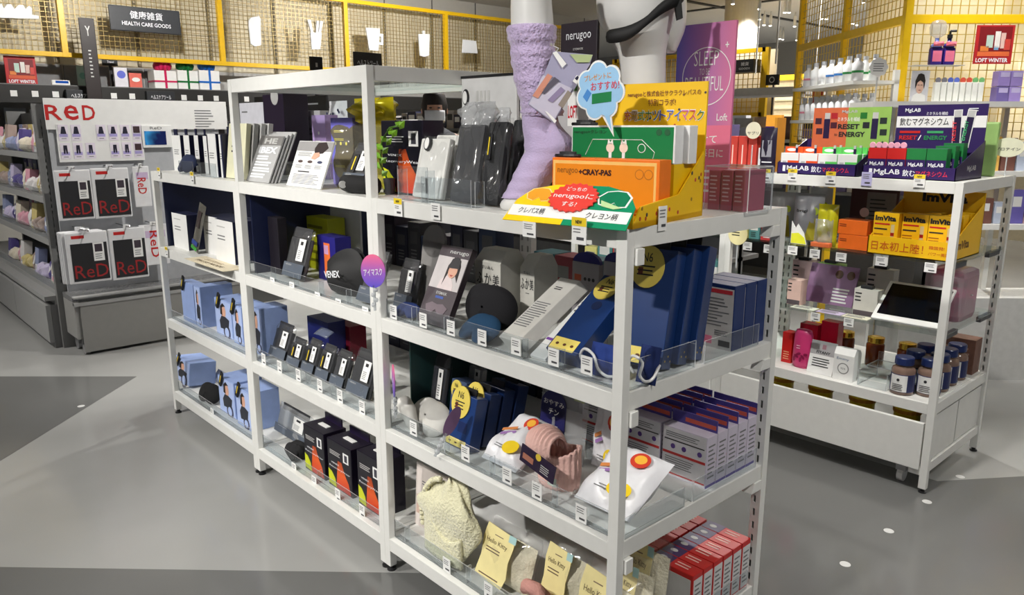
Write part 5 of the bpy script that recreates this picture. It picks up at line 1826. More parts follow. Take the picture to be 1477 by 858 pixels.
# acrylic trays along the second shelf
T2 = fence('on the crayon unit second shelf', PW, 1-PW, S[1], .022, .06, (.14, .31, .66, .8))
t = thing('acrylic_corner_tray', 'clear acrylic tray turning round the front post of the second shelf', 'acrylic tray', loc=(0, 0, S[1]))
plate(t, .985, .988, .035, .3, 0, .07)
plate(t, .985, .988, .34, .6, 0, .06)
plate(t, .7, .985, .3, .303, 0, .06)
for p, wh in zip(((567, 450), (610, 462), (650, 473), (695, 487), (744, 500), (798, 515), (846, 527)), ('before the small blue mask', 'before the woman printed card', 'before the black quilted mask', 'before the teal mask', 'before the three sided carton', 'before the leaning navy box', 'before the corner mask')):
    price_card(p, .016, 'white price cards', wh, False, (.036, .044))

# ================================================================ right unit, third shelf
z = S[2]
tag(B(.034, .04, .1, .62, z, z+.3).build('side_board', mat((24, 58, 58), .5)), 'dark green board closing the side of the third shelf', 'board')
hang_pack('dark boxed hang pack with hooded label beside the double post', fs(614, 634, 508, z, .14, .05, 10), inner=mat((26, 28, 40), .5), seed=95)
hang_pack('pale grey hang pack behind the navy badge boxes', fs(668, 690, 512, z, .3, .03, 8), film=FILMH, inner=mat((150, 150, 152), .5), seed=96)
t, w, h = navy_box('grey navy badge box standing behind on the third shelf', fs(646, 667, 545, z, .17, .06, 8), .06, True, .8, False, mt=mat((64, 78, 108), .35))
for k in range(4):
    t, w, h = navy_box('navy badge box in the third shelf row, %s' % ('leaning in front', 'second', 'third', 'last in the dark')[k], fs(640+k*20, 675+k*20, 562-k*6, z, .065+.056*k, .045, 14), .045, k < 2, .84, k == 0, mt=mat((20, 52, 108) if k == 0 else (16, 38, 80), .35))
    if k == 0:
        patch(t, mat((14, 34, 84), .4), w*.45, w*.8, h*.3, h*.5, name='die_cut_window')
    MB().box(w*.25, w*.75, .02, .024, h, h+.02).build('hang_tab', BLACK, t)
# grey folded mask
mw, w, h = fs(579, 622, 572, z, .05, .05)
t = thing('grey_mask', 'pale grey soft eye mask folded over itself beside the double post', 'eye mask', mw)
GF = mat((206, 204, 198), .8, bump=.1)
o = mask_mesh(w*1.05, .115, .03).build('mask_pad', GF, t, smooth=True)
o.location = (w*.52, .045, .05)
o.rotation_euler = (-.7, .12, .1)
MB().tube([(w*.02, .01, .07), (w*.12, 0, .088), (w*.26, .0, .07), (w*.42, -.004, .035), (w*.56, 0, .012)], [.018, .026, .026, .02, .01], 14).build('rolled_fold', GF, t, smooth=True)
MB().tube([(w*.0, .03, .02), (w*.3, .0, .012), (w*.7, .0, .01)], .006, 8).build('strap', GF, t, smooth=True)
# small oval sign on clip
t = thing('oval_sign', 'dark mauve oval card clipped to the third shelf fence', 'sign', frame(PY((652, 608), .02), .9, 0, .45))
MB().prism([(.018*math.cos(2*pi*k/24), .05*math.sin(2*pi*k/24)) for k in range(24)], 0, .003).build('sign_disc', mat((96, 70, 100), .5), t)
MB().box(-.004, .004, 0, .006, -.12, -.04).build('clip_stem', ACRE, t)
for k in range(3):
    MB().lathe([(.007, 0), (.009, .006), (.007, .012)], 8, (.0, .003, -.07-.02*k)).build('clip_link', ACRE, t)


# white printed pouches
def food_pouch(label, mw, w, h, t_=.06, seed=0):
    t = thing('white_pouch', label, 'pouch', mw, 'white printed pouches')
    pillow(w, h, t_, 14, 14, .006, seed, p=6).build('pouch', mat((226, 226, 230), .35), t, smooth=True)
    ovals(t, mat((240, 206, 30), .5), w*.5, w*.9, h*.12, h*.36, y=-.006)
    ovals(t, mat((206, 60, 40), .5), w*.52, w*.84, h*.62, h*.86, y=-.006)
    ovals(t, mat((240, 180, 60), .5), w*.58, w*.78, h*.68, h*.82, y=-.0068)
    shape(t, mat((206, 130, 70), .5), [(w*.16, h*.5), (w*.46, h*.62), (w*.48, h*.57), (w*.18, h*.45)], y=-.005)
    shape(t, mat((150, 110, 170), .5), [(w*.2, h*.42), (w*.5, h*.54), (w*.52, h*.49), (w*.22, h*.37)], y=-.005)
    lines(t, INKG, w*.3, w*.7, h*.16, h*.24, 2, y=-.005)
    return t


food_pouch('white pouch printed with yellow banana shapes lying beside the navy boxes', fs(688, 752, 606, z, .045, .06, 62)[0], .145, .19, .07, 1)
food_pouch('white pouch printed with yellow banana shapes lying before the front post', fs(822, 905, 686, z, .05, .07, 62)[0], .18, .2, .07, 2)
food_pouch('white pouch standing upright behind the pink knitted warmer', fs(846, 880, 598, z, .27, .05, 8)[0], .12, .2, .04, 3)
# clear folder standing behind with navy round card
mw, w, h = fs(772, 818, 540, z, .25, .02, 6)
t = thing('clear_folder', 'clear plastic sleeve with deep blue round topped card', 'package', mw)
pillow(w*1.4, h, .02, 8, 8, .002, 5, p=10).build('sleeve', FILMH, t, smooth=True)
patch(t, mat((30, 28, 84), .45), w*.1, w*.85, h*.1, h*.66, y=-.004, t=.003, name='card')
disc(t, mat((30, 28, 84), .45), w*.475, h*.66, w*.375, w*.34, y=-.004, t=.003, name='card_top')
lettering('おやすみ', CARD, t, w*.18, w*.8, h*.66, h*.73, y=-.005, bold=.02)
lettering('チン', CARD, t, w*.35, w*.66, h*.54, h*.62, y=-.005, bold=.02)
patch(t, mat((170, 180, 60), .5), w*1.0, w*1.3, h*.8, h*.95, y=.006)
# knitted pink warmer with dark card
mw, w, h = fs(757, 804, 622, z, .07, .08)
t = thing('knit_warmer', 'pink ribbed knitted neck warmer standing with a dark card tucked in', 'knitwear', mw)
PK = mat((232, 188, 178), .95, bump=.3, bscale=150, sheen=.3)
mb = MB()


def ribbed(u, v):
    a = 2*pi*u
    r = 1+.03*math.sin(a*22)
    R_ = (w*.5)*(1+.08*math.sin(pi*v)+.1*max(0, v-.8)*5)
    zz = h*.72*v+.012*math.sin(2*a+1)*v
    return (w*.5+R_*r*math.cos(a), .07+R_*.75*r*math.sin(a), zz)


mb.grid(ribbed, 96, 14)
mb.build('ribbed_tube', PK, t, smooth=True, solid=.006)
mb = MB()
mb.grid(lambda u, v: (w*(.05+.75*u), .03+.06*math.cos(pi*v*1.1)*(.6+.4*math.sin(pi*u)), h*.68+.075*math.sin(pi*v)*(.7+.3*math.sin(pi*u))+.003*math.sin(u*60)), 50, 14)
mb.build('rolled_cuff', PK, t, smooth=True, solid=.006)
c = MB().box(w*.1, w*1.12, -.036, -.033, h*.46, h*.8).build('dark_card', mat((40, 24, 52), .4), t)
c.rotation_euler = (0, .22, 0)
c.location = (-w*.04, -.006, h*.16)
disc(c, mat((220, 190, 60), .5), w*.62, h*.76, w*.08, y=-.037)
lines(c, LGREY, w*.72, w*.98, h*.52, h*.68, 4, y=-.0375)
patch(c, mat((170, 110, 90), .5), w*.18, w*.5, h*.55, h*.66, y=-.037)
patch(t, mat((206, 220, 206), .5), w*.8, w*1.05, h*.24, h*.4, y=-.012, name='care_label')
fence('on the crayon unit third shelf', PW, 1-PW, S[2], .022, .065, (.3, .52, .78))
for p, wh in zip(((596, 618), (671, 654), (731, 686), (774, 708), (838, 741)), ('before the pale grey folded mask', 'before the navy badge boxes', 'before the lying white pouch', 'before the pink knitted warmer', 'before the pouch at the front post')):
    price_card(p, .016, 'white price cards', wh, False, (.036, .046))
# purple and white boxes at the end of the third shelf: three rows of five
for c_ in range(3):
    for r_ in range(5):
        x, y = .828-.152*c_, .4+.0515*r_
        if c_ == 2 and r_ > 2:
            continue
        mwx = frame((x, y, z), math.radians(1))
        if c_ == 0 and r_ == 0:
            pt, w, h = carton('heel_box', 'x', 'box', (mwx, .143, .147), .048, mat((206, 198, 214), .45), 'purple topped heel pad boxes')
            patch(pt, mat((222, 220, 224), .5), w*.02, w*.98, h*.02, h*.98, name='cover')
            patch(pt, mat((196, 50, 50), .5), w*.02, w*.98, h*.46, h*.51, y=-.0012)
            patch(pt, INK, w*.05, w*.95, h*.74, h*.76, y=-.0012)
            lines(pt, INKG, w*.08, w*.9, h*.8, h*.92, 3, y=-.0012)
            for q in (.2, .45, .8):
                ovals(pt, mat((90, 60, 140), .5), w*q, w*(q+.1), h*.58, h*.68, y=-.0012)
            lines(pt, INKG, w*.08, w*.9, h*.2, h*.42, 5, y=-.0012)
            patch(pt, mat((196, 50, 50), .5), w*.02, w*.98, h*.06, h*.09, y=-.0012)
            patch(pt, mat((86, 70, 150), .5), 0, .05, h*.0, h*.05, y=w+.0006, face='side')
            lines(pt, INKG, .008, .042, h*.15, h*.85, 8, y=w+.0008, face='side')
            MB().box(w*.0, w, .045, .049, h, h+.035).build('purple_flap', mat((72, 62, 140), .45), pt)
            patch(pt, mat((206, 90, 70), .45), w*.3, w*.98, h+.008, h+.02, y=.0444)
            o = pt
        else:
            o = dup(pt, mwx)
        o['label'] = 'white heel pad box with purple flap, %s row, %s' % (('outer', 'middle', 'inner')[c_], ('frontmost', 'second', 'third', 'fourth', 'rearmost')[r_])
t = thing('acrylic_corner_tray', 'clear acrylic edge around the heel pad boxes at the unit end', 'acrylic tray', loc=(0, 0, S[2]))
plate(t, .988, .991, .32, .63, 0, .06)
plate(t, .62, .988, .315, .318, 0, .06)
plate(t, .988, .991, .03, .28, 0, .055)

# ================================================================ right unit, bottom shelf
z = S[3]
t, w, h = carton('cream_board', 'cream backing board with small pictures behind the fluffy wrap', 'board', fs(598, 646, 665, z, .125, .006, 4), .006, mat((224, 214, 208), .5))
patch(t, mat((206, 176, 160), .5), w*.05, w*.6, h*.2, h*.5)
patch(t, mat((226, 200, 190), .5), w*.4, w*.95, h*.1, h*.3, y=-.001)
lines(t, INKG, w*.2, w*.8, h*.68, h*.76, 2, y=-.0012)
FLU = mat((226, 222, 188), .95, bump=.8, bscale=120, sheen=.5)
mw, w, h = fs(612, 672, 668, z, .07, .1)
t = thing('fluffy_wrap', 'cream fluffy hair wrap bundled on the bottom shelf', 'hair wrap', mw)
mb = MB()


def lump(u, v):
    a, b = 2*pi*u, pi*v
    r = 1+.1*math.sin(3*a+2*b)+.09*math.sin(5*b+1.5*math.sin(a))+.05*math.sin(7*a-3*b)
    return (w*.66+w*.62*r*math.sin(b)*math.cos(a), .0+.042*r*math.sin(b)*math.sin(a), h*.56-h*.42*r*math.cos(b)*(.9+.15*math.cos(a)))


mb.grid(lump, 36, 24)
mb.build('body', FLU, t, smooth=True)
MB().grid(lambda u, v: (w*(.2+.85*u), -.03-.01*math.sin(pi*u)+.0*v, h*(.06+.4*v)+.04*math.sin(4*u+2*v)*v), 16, 12).build('fold', FLU, t, smooth=True, solid=.014)
mb = MB()
for k in range(16):
    a = k/15
    mb.lathe([(0, 0), (.009, .004), (.011, .011), (.007, .018), (0, .02)], 8, (w*(.56-.47*math.cos(-.35+1.75*a)), -.02+.01*a, h*(.46+.46*math.sin(-.35+1.75*a))))
mb.build('frill', FLU, t, smooth=True)


def kitty_pack(label, fa, seed, th=.07):
    mw, w, h = fa
    t = thing('towel_pack', label, 'package', mw, 'cream towel packs')
    pillow(w*.95, h*.8, th, 10, 10, .006, seed, p=3).build('towel', mat((226, 220, 196), .95, bump=.5, bscale=120), t, smooth=True)
    pillow(w, h, th*1.2, 12, 14, .005, seed+1, p=6).build('film_bag', FILM, t, smooth=True).location = (0, -.008, 0)
    c = MB().prism([(w*.08, h*.04), (w*.64, h*.0), (w*.7, h*.2), (w*.67, h*.45), (w*.71, h*.7), (w*.72, h*.9), (w*.14, h*.95), (w*.1, h*.7), (w*.13, h*.4)], -.016, -.014).build('paper_card', mat((236, 222, 160), .5), t)
    lettering('Hello Kitty', mat((90, 70, 50), .5), c, w*.18, w*.6, h*.62, h*.72, y=-.0168, bold=.0)
    lines(c, mat((110, 90, 70), .5), w*.2, w*.62, h*.48, h*.58, 2, y=-.0168)
    lines(c, mat((130, 110, 90), .5), w*.32, w*.5, h*.78, h*.82, 1, y=-.0168)
    patch(t, mat((170, 206, 206), .5), w*.6, w*.74, h*.8, h*.92, y=-.0174, name='teal_sticker')
    lines(c, mat((110, 90, 70), .5), w*.16, w*.58, h*.06, h*.12, 1, y=-.0168)
    return t


kitty_pack('clear bagged cream towel with pale yellow card beside the fluffy wrap', fs(684, 752, 742, z, .065, .08, 18), 11)
kitty_pack('clear bagged cream towel with pale yellow card behind the pink hair band', fs(776, 832, 770, z, .13, .06, 14), 13, .05)
kitty_pack('clear bagged cream towel with pale yellow card beside the front post', fs(818, 896, 800, z, .06, .06, 16), 15, .05)
kitty_pack('crumpled clear bagged towel at the end behind the front post', (frame((.825, .175, z+.012), math.radians(5), .14), .13, .22), 17, .045)
kitty_pack('crumpled clear bagged towel lying against the red boxes', (frame((.8, .262, z+.012), math.radians(3), .14), .14, .24), 19, .045)
mw, w, h = fs(746, 790, 812, z, .055, .05)
t = thing('hair_band', 'pink and cream fluffy hair band loop before the towel packs', 'hair band', mw)
MB().tube([(.0, .03, .05), (.03, .01, .085), (.08, .0, .1), (.1, .01, .085), (.06, .02, .06), (.03, .03, .03)], [.014, .02, .02, .018, .016, .012], 12).build('pink_loop', mat((206, 150, 140), .95, bump=.4, bscale=120), t, smooth=True)
MB().tube([(.06, .0, .03), (.1, -.005, .06), (.14, .0, .08), (.15, .01, .04), (.12, .02, .015), (.17, .0, .03), (.2, .0, .05)], [.014, .018, .02, .02, .018, .02, .014], 12).build('cream_loop', FLU, t, smooth=True)
fence('on the crayon unit bottom shelf', PW, 1-PW, S[3], .022, .065, (.06, .4))
for p, wh in zip(((644, 815), (704, 852)), ('before the cream fluffy wrap', 'before the first towel pack')):
    price_card(p, .016, 'white price cards', wh, False, (.036, .046))
# red boxes at the end of the bottom shelf
for c_ in range(2):
    for r_ in range(6):
        mwx = frame((.84-.152*c_, .35+.05*r_, z), math.radians(1))
        if c_ == 0 and r_ == 0:
            rt, w, h = carton('red_box', 'x', 'box', (mwx, .143, .155), .047, mat((196, 34, 32), .4), 'red topped boxes')
            patch(rt, mat((214, 214, 214), .5), .004, .046, .006, h*.9, y=w+.0006, face='side', name='grey_side')
            lines(rt, INKG, .01, .04, h*.12, h*.82, 8, y=w+.0012, face='side')
            patch(rt, mat((60, 40, 90), .4), w*.0, w*.42, .002, .048, y=h+.0008, face='top')
            disc(rt, LGREY, w*.2, .025, .012, .008, y=h+.0009, face='top')
            lines(rt, mat((240, 200, 190), .5), w*.5, w*.95, .012, .038, 2, y=h+.0012, face='top')
            patch(rt, mat((206, 206, 206), .5), w*.05, w*.95, h*.05, h*.9, name='cover')
            o = rt
        else:
            o = dup(rt, mwx)
        o['label'] = 'red topped slim box on the bottom shelf, %s row, %s' % (('outer', 'inner')[c_], ('frontmost', 'second', 'third', 'fourth', 'fifth', 'rearmost')[r_])
t = thing('acrylic_corner_tray', 'clear acrylic edge beside the red topped boxes', 'acrylic tray', loc=(0, 0, S[3]))
plate(t, .988, .991, .27, .63, 0, .06)


# ================================================================ goods facing the far side, seen through the shelves; the dark ones are added for shade
def back_row(x0, x1, Y, zz, hmax, pal, lab, n):
    x = x0
    k = 0
    while x < x1-.05:
        cc, cn = pal[(k*3+n) % len(pal)]
        w_ = .06+.05*rnd.random()
        h_ = hmax*(.55+.45*rnd.random())
        t = thing('back_box', '%s box facing the far side on the %s' % (cn, lab), 'box', frame((x, Y, zz)), 'boxes facing the far side')
        MB().box(0, w_, 0, .09, 0, h_).build('body', mat(cc, .45), t, bevel=.002)
        patch(t, GREY if pal is PA else DGREY, w_*.2, w_*.8, h_*.55, h_*.8)
        lines(t, INKG, w_*.25, w_*.75, h_*.15, h_*.45, 4, y=-.0012)
        x += w_+.006
        k += 1


PA = [((90, 50, 110), 'purple'), ((150, 60, 70), 'brick red'), ((60, 60, 110), 'indigo'), ((190, 130, 120), 'salmon'), ((40, 110, 120), 'teal'), ((60, 40, 50), 'maroon')]
PB_SHADE = [((30, 30, 50), 'added dark navy'), ((46, 36, 50), 'added dark plum'), ((24, 40, 70), 'added deep blue'), ((50, 50, 54), 'charcoal')]  # invented dark boxes, their colour stands in for shade behind the goods
back_row(.06, .8, .56, S[1], .17, PA, 'crayon unit second shelf', 1)
back_row(.06, .66, .57, S[2], .26, PB_SHADE, 'crayon unit third shelf', 2)
back_row(.06, .66, .57, S[3], .26, PB_SHADE, 'crayon unit bottom shelf', 0)
back_row(-.92, -.06, .57, S[2], .28, PB_SHADE, 'tall unit third shelf', 1)
back_row(-.92, -.06, .57, S[3], .28, PB_SHADE, 'tall unit bottom shelf', 3)
back_row(-.92, -.06, .57, S[1], .25, PB_SHADE, 'tall unit second shelf', 2)
# ================================================================ second row: goods on the glass-shelf unit
z = 1.27
PUR = mat((46, 28, 88), .4, var=.02)
PURD = mat((34, 22, 62), .4, var=.02)
LIME = mat((96, 206, 96), .4)
ORR = mat((234, 84, 30), .4)


def mg_box(label, mw, w, h, d, top, panel, dark=False):
    t = thing('drink_box', label, 'box', mw, 'magnesium drink boxes')
    MB().box(0, w, 0, d, 0, h).build('body', PUR if dark else CARD, t, bevel=.001)
    if dark:
        patch(t, top, 0, w, h*.62, h*1.0, name='cover')
        lettering('MgLAB', WHT, t, w*.12, w*.9, h*.36, h*.52, y=-.0014, bold=.02)
        patch(t, LGREY, w*.2, w*.36, h*.02, h*.22)
        lines(t, top, w*.5, w*.9, h*.2, h*.28, 1, y=-.0012)
        patch(t, top, 0, d, 0, h, y=w+.0008, face='side')
    else:
        patch(t, panel, w*.4, w, h*.36, h*.62, name='cover')
        lettering('MgLAB', INKG, t, w*.06, w*.7, h*.12, h*.3, y=-.0012, bold=.0)
        patch(t, LGREY, w*.12, w*.34, h*.38, h*.6)
        MB().box(0, w, d*.8, d*.9, h, h*1.32).build('flap', top, t)
        ovals(t, CARD, w*.1, w*.62, h*1.08, h*1.24, y=d*.8-.0008)
        st = MB().box(w*.66, w*.78, d*.5, d*.56, h*.7, h*1.4).build('stick', PURD, t)
        patch(st, LGREY, w*.66, w*.78, h*1.26, h*1.42, y=d*.5-.001)
        patch(t, panel, 0, d, 0, h, y=w+.0008, face='side')
    return t


def mg_tray(label, X0, X1, side, boardpx, bY, Yb, fa, fb):
    W = X1-X0
    t = thing('drink_display', label, 'display', loc=(X0, 1.955, z))
    MB().box(0, W, 0, .004, 0, .05).build('front_panel', PUR, t)
    MB().box(0, W, 0, Yb, 0, .004).build('tray_floor', PUR, t)
    MB().box(0, W, Yb-.004, Yb, 0, .15).build('back_panel', PUR, t)
    for x in (0, W-.003):
        MB().prism([(0, 0), (Yb, 0), (Yb, .15), (0, .05)], x, x+.003, plane='yz').build('side_panel', PURD, t)
    lettering('MgLAB', WHT, t, W*.13, W*.42, .012, .038, y=-.001, bold=.02)
    patch(t, WHT, W*.075, W*.11, .012, .038)
    lettering('飲む', WHT, t, W*.45, W*.58, .012, .038, y=-.001, bold=.02)
    lettering('マグネシウム', mat((226, 50, 80), .5), t, W*.59, W*.92, .014, .036, y=-.001, bold=.02)
    if side:
        lettering('MgLAB', LGREY, t, .12, .22, .03, .055, y=W+.0004, face='side')
    mw, w, h = fry(*boardpx, 1.955+bY)
    x0, zb = mw.translation.x-X0, .1
    ztop = mw.translation.z+h-z
    b = MB().box(x0, x0+w, bY-.004, bY, zb, ztop).build('header_board', PUR, t)
    return t, x0, w, zb, ztop, bY-.0045


t, x0, w, zb, zt, yb = mg_tray('purple magnesium drink display with orange and green header board', .268, .62, False, ((1172, 200), (1283, 200), (1172, 156)), .25, .26, 1, 1)
hh = zt-zb
MB().box(x0, x0+w*.46, yb-.001, yb, zb, zt).build('orange_half', mat((206, 104, 66), .45), t)
MB().box(x0+w*.46, x0+w, yb-.001, yb, zb, zt).build('green_half', mat((146, 186, 90), .45), t)
yb -= .0012
lettering('RESET', INK, t, x0+w*.34, x0+w*.62, zb+hh*.5, zb+hh*.62, y=yb-.001, bold=.04)
lettering('ENERGY', INK, t, x0+w*.36, x0+w*.7, zb+hh*.32, zb+hh*.44, y=yb-.001, bold=.04)
lettering('to', INK, t, x0+w*.3, x0+w*.34, zb+hh*.34, zb+hh*.4, y=yb-.001)
lettering('MgLAB', LGREY, t, x0+w*.38, x0+w*.58, zb+hh*.86, zb+hh*.94, y=yb-.001, bold=.02)
lettering('ミネラルを補給', CARD, t, x0+w*.33, x0+w*.62, zb+hh*.68, zb+hh*.78, y=yb-.001, bold=.02)
for q in (.15, .77):
    patch(t, PURD, x0+w*q, x0+w*(q+.08), zb+hh*.28, zb+hh*.74, y=yb-.001)
    patch(t, LGREY, x0+w*(q+.005), x0+w*(q+.075), zb+hh*.74, zb+hh*.88, y=yb-.001)
for q, r, cc in ((.03, .62, (60, 30, 50)), (.05, .38, (60, 30, 50)), (.24, .52, (70, 20, 40)), (.24, .74, (170, 30, 40)), (.62, .74, (30, 110, 40)), (.66, .52, (30, 30, 40)), (.87, .62, (30, 40, 40)), (.88, .36, (30, 40, 40))):
    patch(t, mat(cc, .5), x0+w*q, x0+w*(q+.085), zb+hh*r, zb+hh*(r+.14), y=yb-.001)
for k in range(4):
    mg_box(('orange' if k < 2 else 'green') + ' topped white magnesium box, %s' % ('at the tray end', 'beside its orange twin', 'beside the orange pair', 'nearest the second tray')[k], frame((.274+.086*k, 1.97, z+.006)), .083, .085, .045, ORR if k < 2 else LIME, ORR if k < 2 else LIME)
    if k > 1:
        mg_box('green topped white magnesium box in the second rank, %s' % ('left' if k == 2 else 'right'), frame((.272+.086*k, 2.03, z+.006)), .083, .085, .045, LIME, LIME)
t, x0, w, zb, zt, yb = mg_tray('purple magnesium drink display with white banded header board at the unit end', .648, 1.0, True, ((1291, 205), (1420, 205), (1291, 152)), .29, .3, 1, 1)
hh = zt-zb
patch(t, CARD, x0, x0+w, zb+hh*.52, zb+hh*.76, y=yb-.0006)
yb -= .0008
lettering('飲むマグネシウム', INK, t, x0+w*.04, x0+w*.6, zb+hh*.56, zb+hh*.73, y=yb-.001, bold=.02)
lettering('MgLAB', WHT, t, x0+w*.09, x0+w*.27, zb+hh*.83, zb+hh*.93, y=yb-.001, bold=.02)
lettering('ミネラルを補給', WHT, t, x0+w*.34, x0+w*.58, zb+hh*.78, zb+hh*.85, y=yb-.001, bold=.02)
lettering('RESET', RED, t, x0+w*.05, x0+w*.26, zb+hh*.26, zb+hh*.35, y=yb-.001, bold=.03)
lettering('/', WHT, t, x0+w*.27, x0+w*.31, zb+hh*.25, zb+hh*.36, y=yb-.001)
lettering('ENERGY', mat((40, 140, 80), .5), t, x0+w*.34, x0+w*.6, zb+hh*.26, zb+hh*.35, y=yb-.001, bold=.03)
patch(t, RED, x0+w*.05, x0+w*.29, zb+hh*.4, zb+hh*.45, y=yb-.0006)
patch(t, mat((60, 160, 100), .5), x0+w*.37, x0+w*.55, zb+hh*.4, zb+hh*.45, y=yb-.0006)
lines(t, WHT, x0+w*.8, x0+w*.95, zb+hh*.84, zb+hh*.93, 2, y=yb-.001)
for q, rot, cc in ((.7, .06, (226, 50, 60)), (.82, -.2, (60, 180, 110))):
    a = MB().box(-.016, .016, yb-.004, yb-.001, -.075, .075).build('tube_print', CARD, t)
    a.location = (x0+w*q, 0, zb+hh*.5)
    a.rotation_euler = (0, rot+(.3 if q > .75 else -.1), 0)
    patch(a, PURD, -.013, .013, -.07, .045, y=yb-.005)
    patch(a, LGREY, -.013, .013, .046, .072, y=yb-.005)
    lettering('RESET' if q < .75 else 'ENERGY', mat(cc, .5), a, -.05, .03, -.016, -.002, y=yb-.006, rot=pi/2)
DG = mat((30, 120, 60), .4)
for k in range(4):
    mg_box(('red topped' if k < 2 else 'dark green topped') + ' purple magnesium box, %s' % ('nearest the first tray', 'beside its red twin', 'beside the red pair', 'at the display end')[k], frame((.66+.075*k, 1.968, z+.006)), .072, .115, .045, RED if k < 2 else DG, RED, True)
for k in range(2):
    mg_box('dark green topped purple magnesium box behind, %s' % ('second rank', 'third rank')[k], frame((.895+.008*k, 2.025+.06*k, z+.006)), .072, .125+.01*k, .045, DG, DG, True)
for k in range(6):
    q = MB().lathe([(.011, 0), (.013, .002), (.011, .004)], 14).build('pink_badge', mat((236, 170, 190), .5))
    q.matrix_world = frame((.668+.024*k, 1.985+.004*(k % 2), z+.131), 0, 0) @ MX.Rotation(pi/2, 4, 'X')
    tag(q, 'round pink badge standing on the red topped drink boxes', 'badge', 'pink badges')
# leaf green board beyond the display end
mw, w, h = fry((1410, 244), (1425, 241), (1410, 176), 2.4)
t = thing('green_sleeve', 'pale green upright sleeve beside the drink display end', 'display', frame((mw.translation.x, 2.4, z)))
MB().box(0, .06, 0, .03, 0, mw.translation.z+h-z).build('sleeve', mat((150, 186, 110), .4), t, bevel=.008)
for p, wh in zip(((1105, 252), (1143, 252), (1198, 256), (1326, 261)), ('under the dark zip pouch', 'under the orange magnesium boxes', 'under the green magnesium boxes', 'under the dark green magnesium boxes')):
    price_card(p, RY0-.004, 'new price cards', wh, True, (.042, .05))
price_card((1250, 258), RY0-.004, 'white price cards', 'with lilac tint under the magnesium trays', False, (.042, .055), (190, 186, 226))

# black purple pouch pack and amber display edge, red boxes, round sign
mw, w, h = fs(1091, 1114, 184, z, 1.975, .03)
t = thing('dark_pouch', 'black and purple zip pouch standing beside the magnesium tray', 'pouch', mw)
pillow(w, h, .04, 8, 10, .002, 3, p=6).build('pouch', mat((36, 30, 50), .3), t, smooth=True)
patch(t, mat((150, 150, 160), .4), w*.25, w*.85, h*.35, h*.72, y=-.001)
lines(t, WHT, w*.3, w*.95, h*.2, h*.27, 1, y=-.003)
patch(t, mat((220, 220, 224), .4), w*.02, w*.16, h*.05, h*.55, y=.004)
mw, w, h = fs(1100, 1122, 166, z, 2.1, .02)
t = thing('amber_display', 'purple display card with amber top pictures behind the dark pouch', 'display', mw)
MB().box(0, w, 0, .02, 0, h*.8).build('purple_card', mat((60, 30, 110), .4), t)
MB().box(0, w, 0, .02, h*.8, h*1.0).build('amber_header', mat((236, 170, 60), .4), t)
MB().box(w, w+.012, -.06, .02, 0, h*.95).build('amber_side', mat((206, 140, 40), .4), t)
for k in range(3):
    t, w, h = carton('red_tube_box', 'tall coral red box with upright pale print, %s' % ('beside the dark pouch', 'in the middle', 'against the banner')[k], 'box', fs(1077-14*k, 1089-14*k, 196, z, 1.99, .05), .05, mat((200, 66, 56), .4), 'coral red boxes')
    patch(t, mat((240, 210, 200), .5), w*.44, w*.56, h*.2, h*.75, name='upright_print')
mw, w, h = fs(1075, 1090, 173, z, 1.97, .003)
t = thing('round_sign', 'cream round card reading supplement before the coral red boxes', 'sign', mw)
disc(t, mat((232, 226, 200), .5), w*.5, h*.8, .038, y=0, t=.003, name='sign_disc')
MB().box(w*.46, w*.54, 0, .003, 0, h*.5).build('stem', ACRE, t)
lettering('サプリ', INK, t, w*.5-.028, w*.5+.028, h*.72, h*.78, y=-.001, bold=.02)
mw, w, h = fs(1437, 1460, 196, z, 2.45, .003)
t = thing('round_sign', 'pale oval card reading protein at the unit end', 'sign', mw)
disc(t, mat((222, 222, 196), .5), w*.5, h*.72, .06, .04, y=0, t=.003, name='sign_disc')
MB().box(w*.46, w*.54, 0, .003, 0, h*.5).build('stem', ACRE, t)
lettering('プロテイン', INK, t, w*.5-.045, w*.5+.045, h*.64, h*.72, y=-.001, bold=.02)

# ---------- second level: yellow vitamin display
z = .96
YV = mat((240, 188, 16), .4, var=.02)
mw, w, h = fs(1250, 1382, 348, z, 1.96, .3)
W = 1.018-mw.translation.x
t = thing('vitamin_display', 'yellow vitamin box display with sloped sides on the glass shelf', 'display', mw)
MB().box(0, W, 0, .004, 0, .075).build('front_panel', YV, t)
MB().box(0, W, 0, .33, 0, .004).build('tray_floor', YV, t)
for x in (0, W-.004):
    MB().prism([(0, 0), (.33, 0), (.33, .21), (.02, .075), (0, .075)], x, x+.004, plane='yz').build('side_panel', YV, t)
MB().box(0, W, .325, .33, 0, .25).build('header_board', YV, t)
lettering('ImVita', INK, t, W*.25, W*.8, .2, .24, y=.324, bold=.05)
lettering('日本初上陸！', mat((200, 90, 20), .5), t, W*.05, W*.68, .018, .056, y=-.001, bold=.03)
lettering('韓国発!', mat((200, 90, 20), .5), t, W*.74, W*.92, .042, .056, y=-.001)
lettering('パワー美容', mat((200, 90, 20), .5), t, W*.74, W*.98, .018, .032, y=-.001)
lettering('ImVita', mat((110, 70, 10), .5), t, .05, .19, .04, .075, y=W+.0005, face='side', bold=.04)
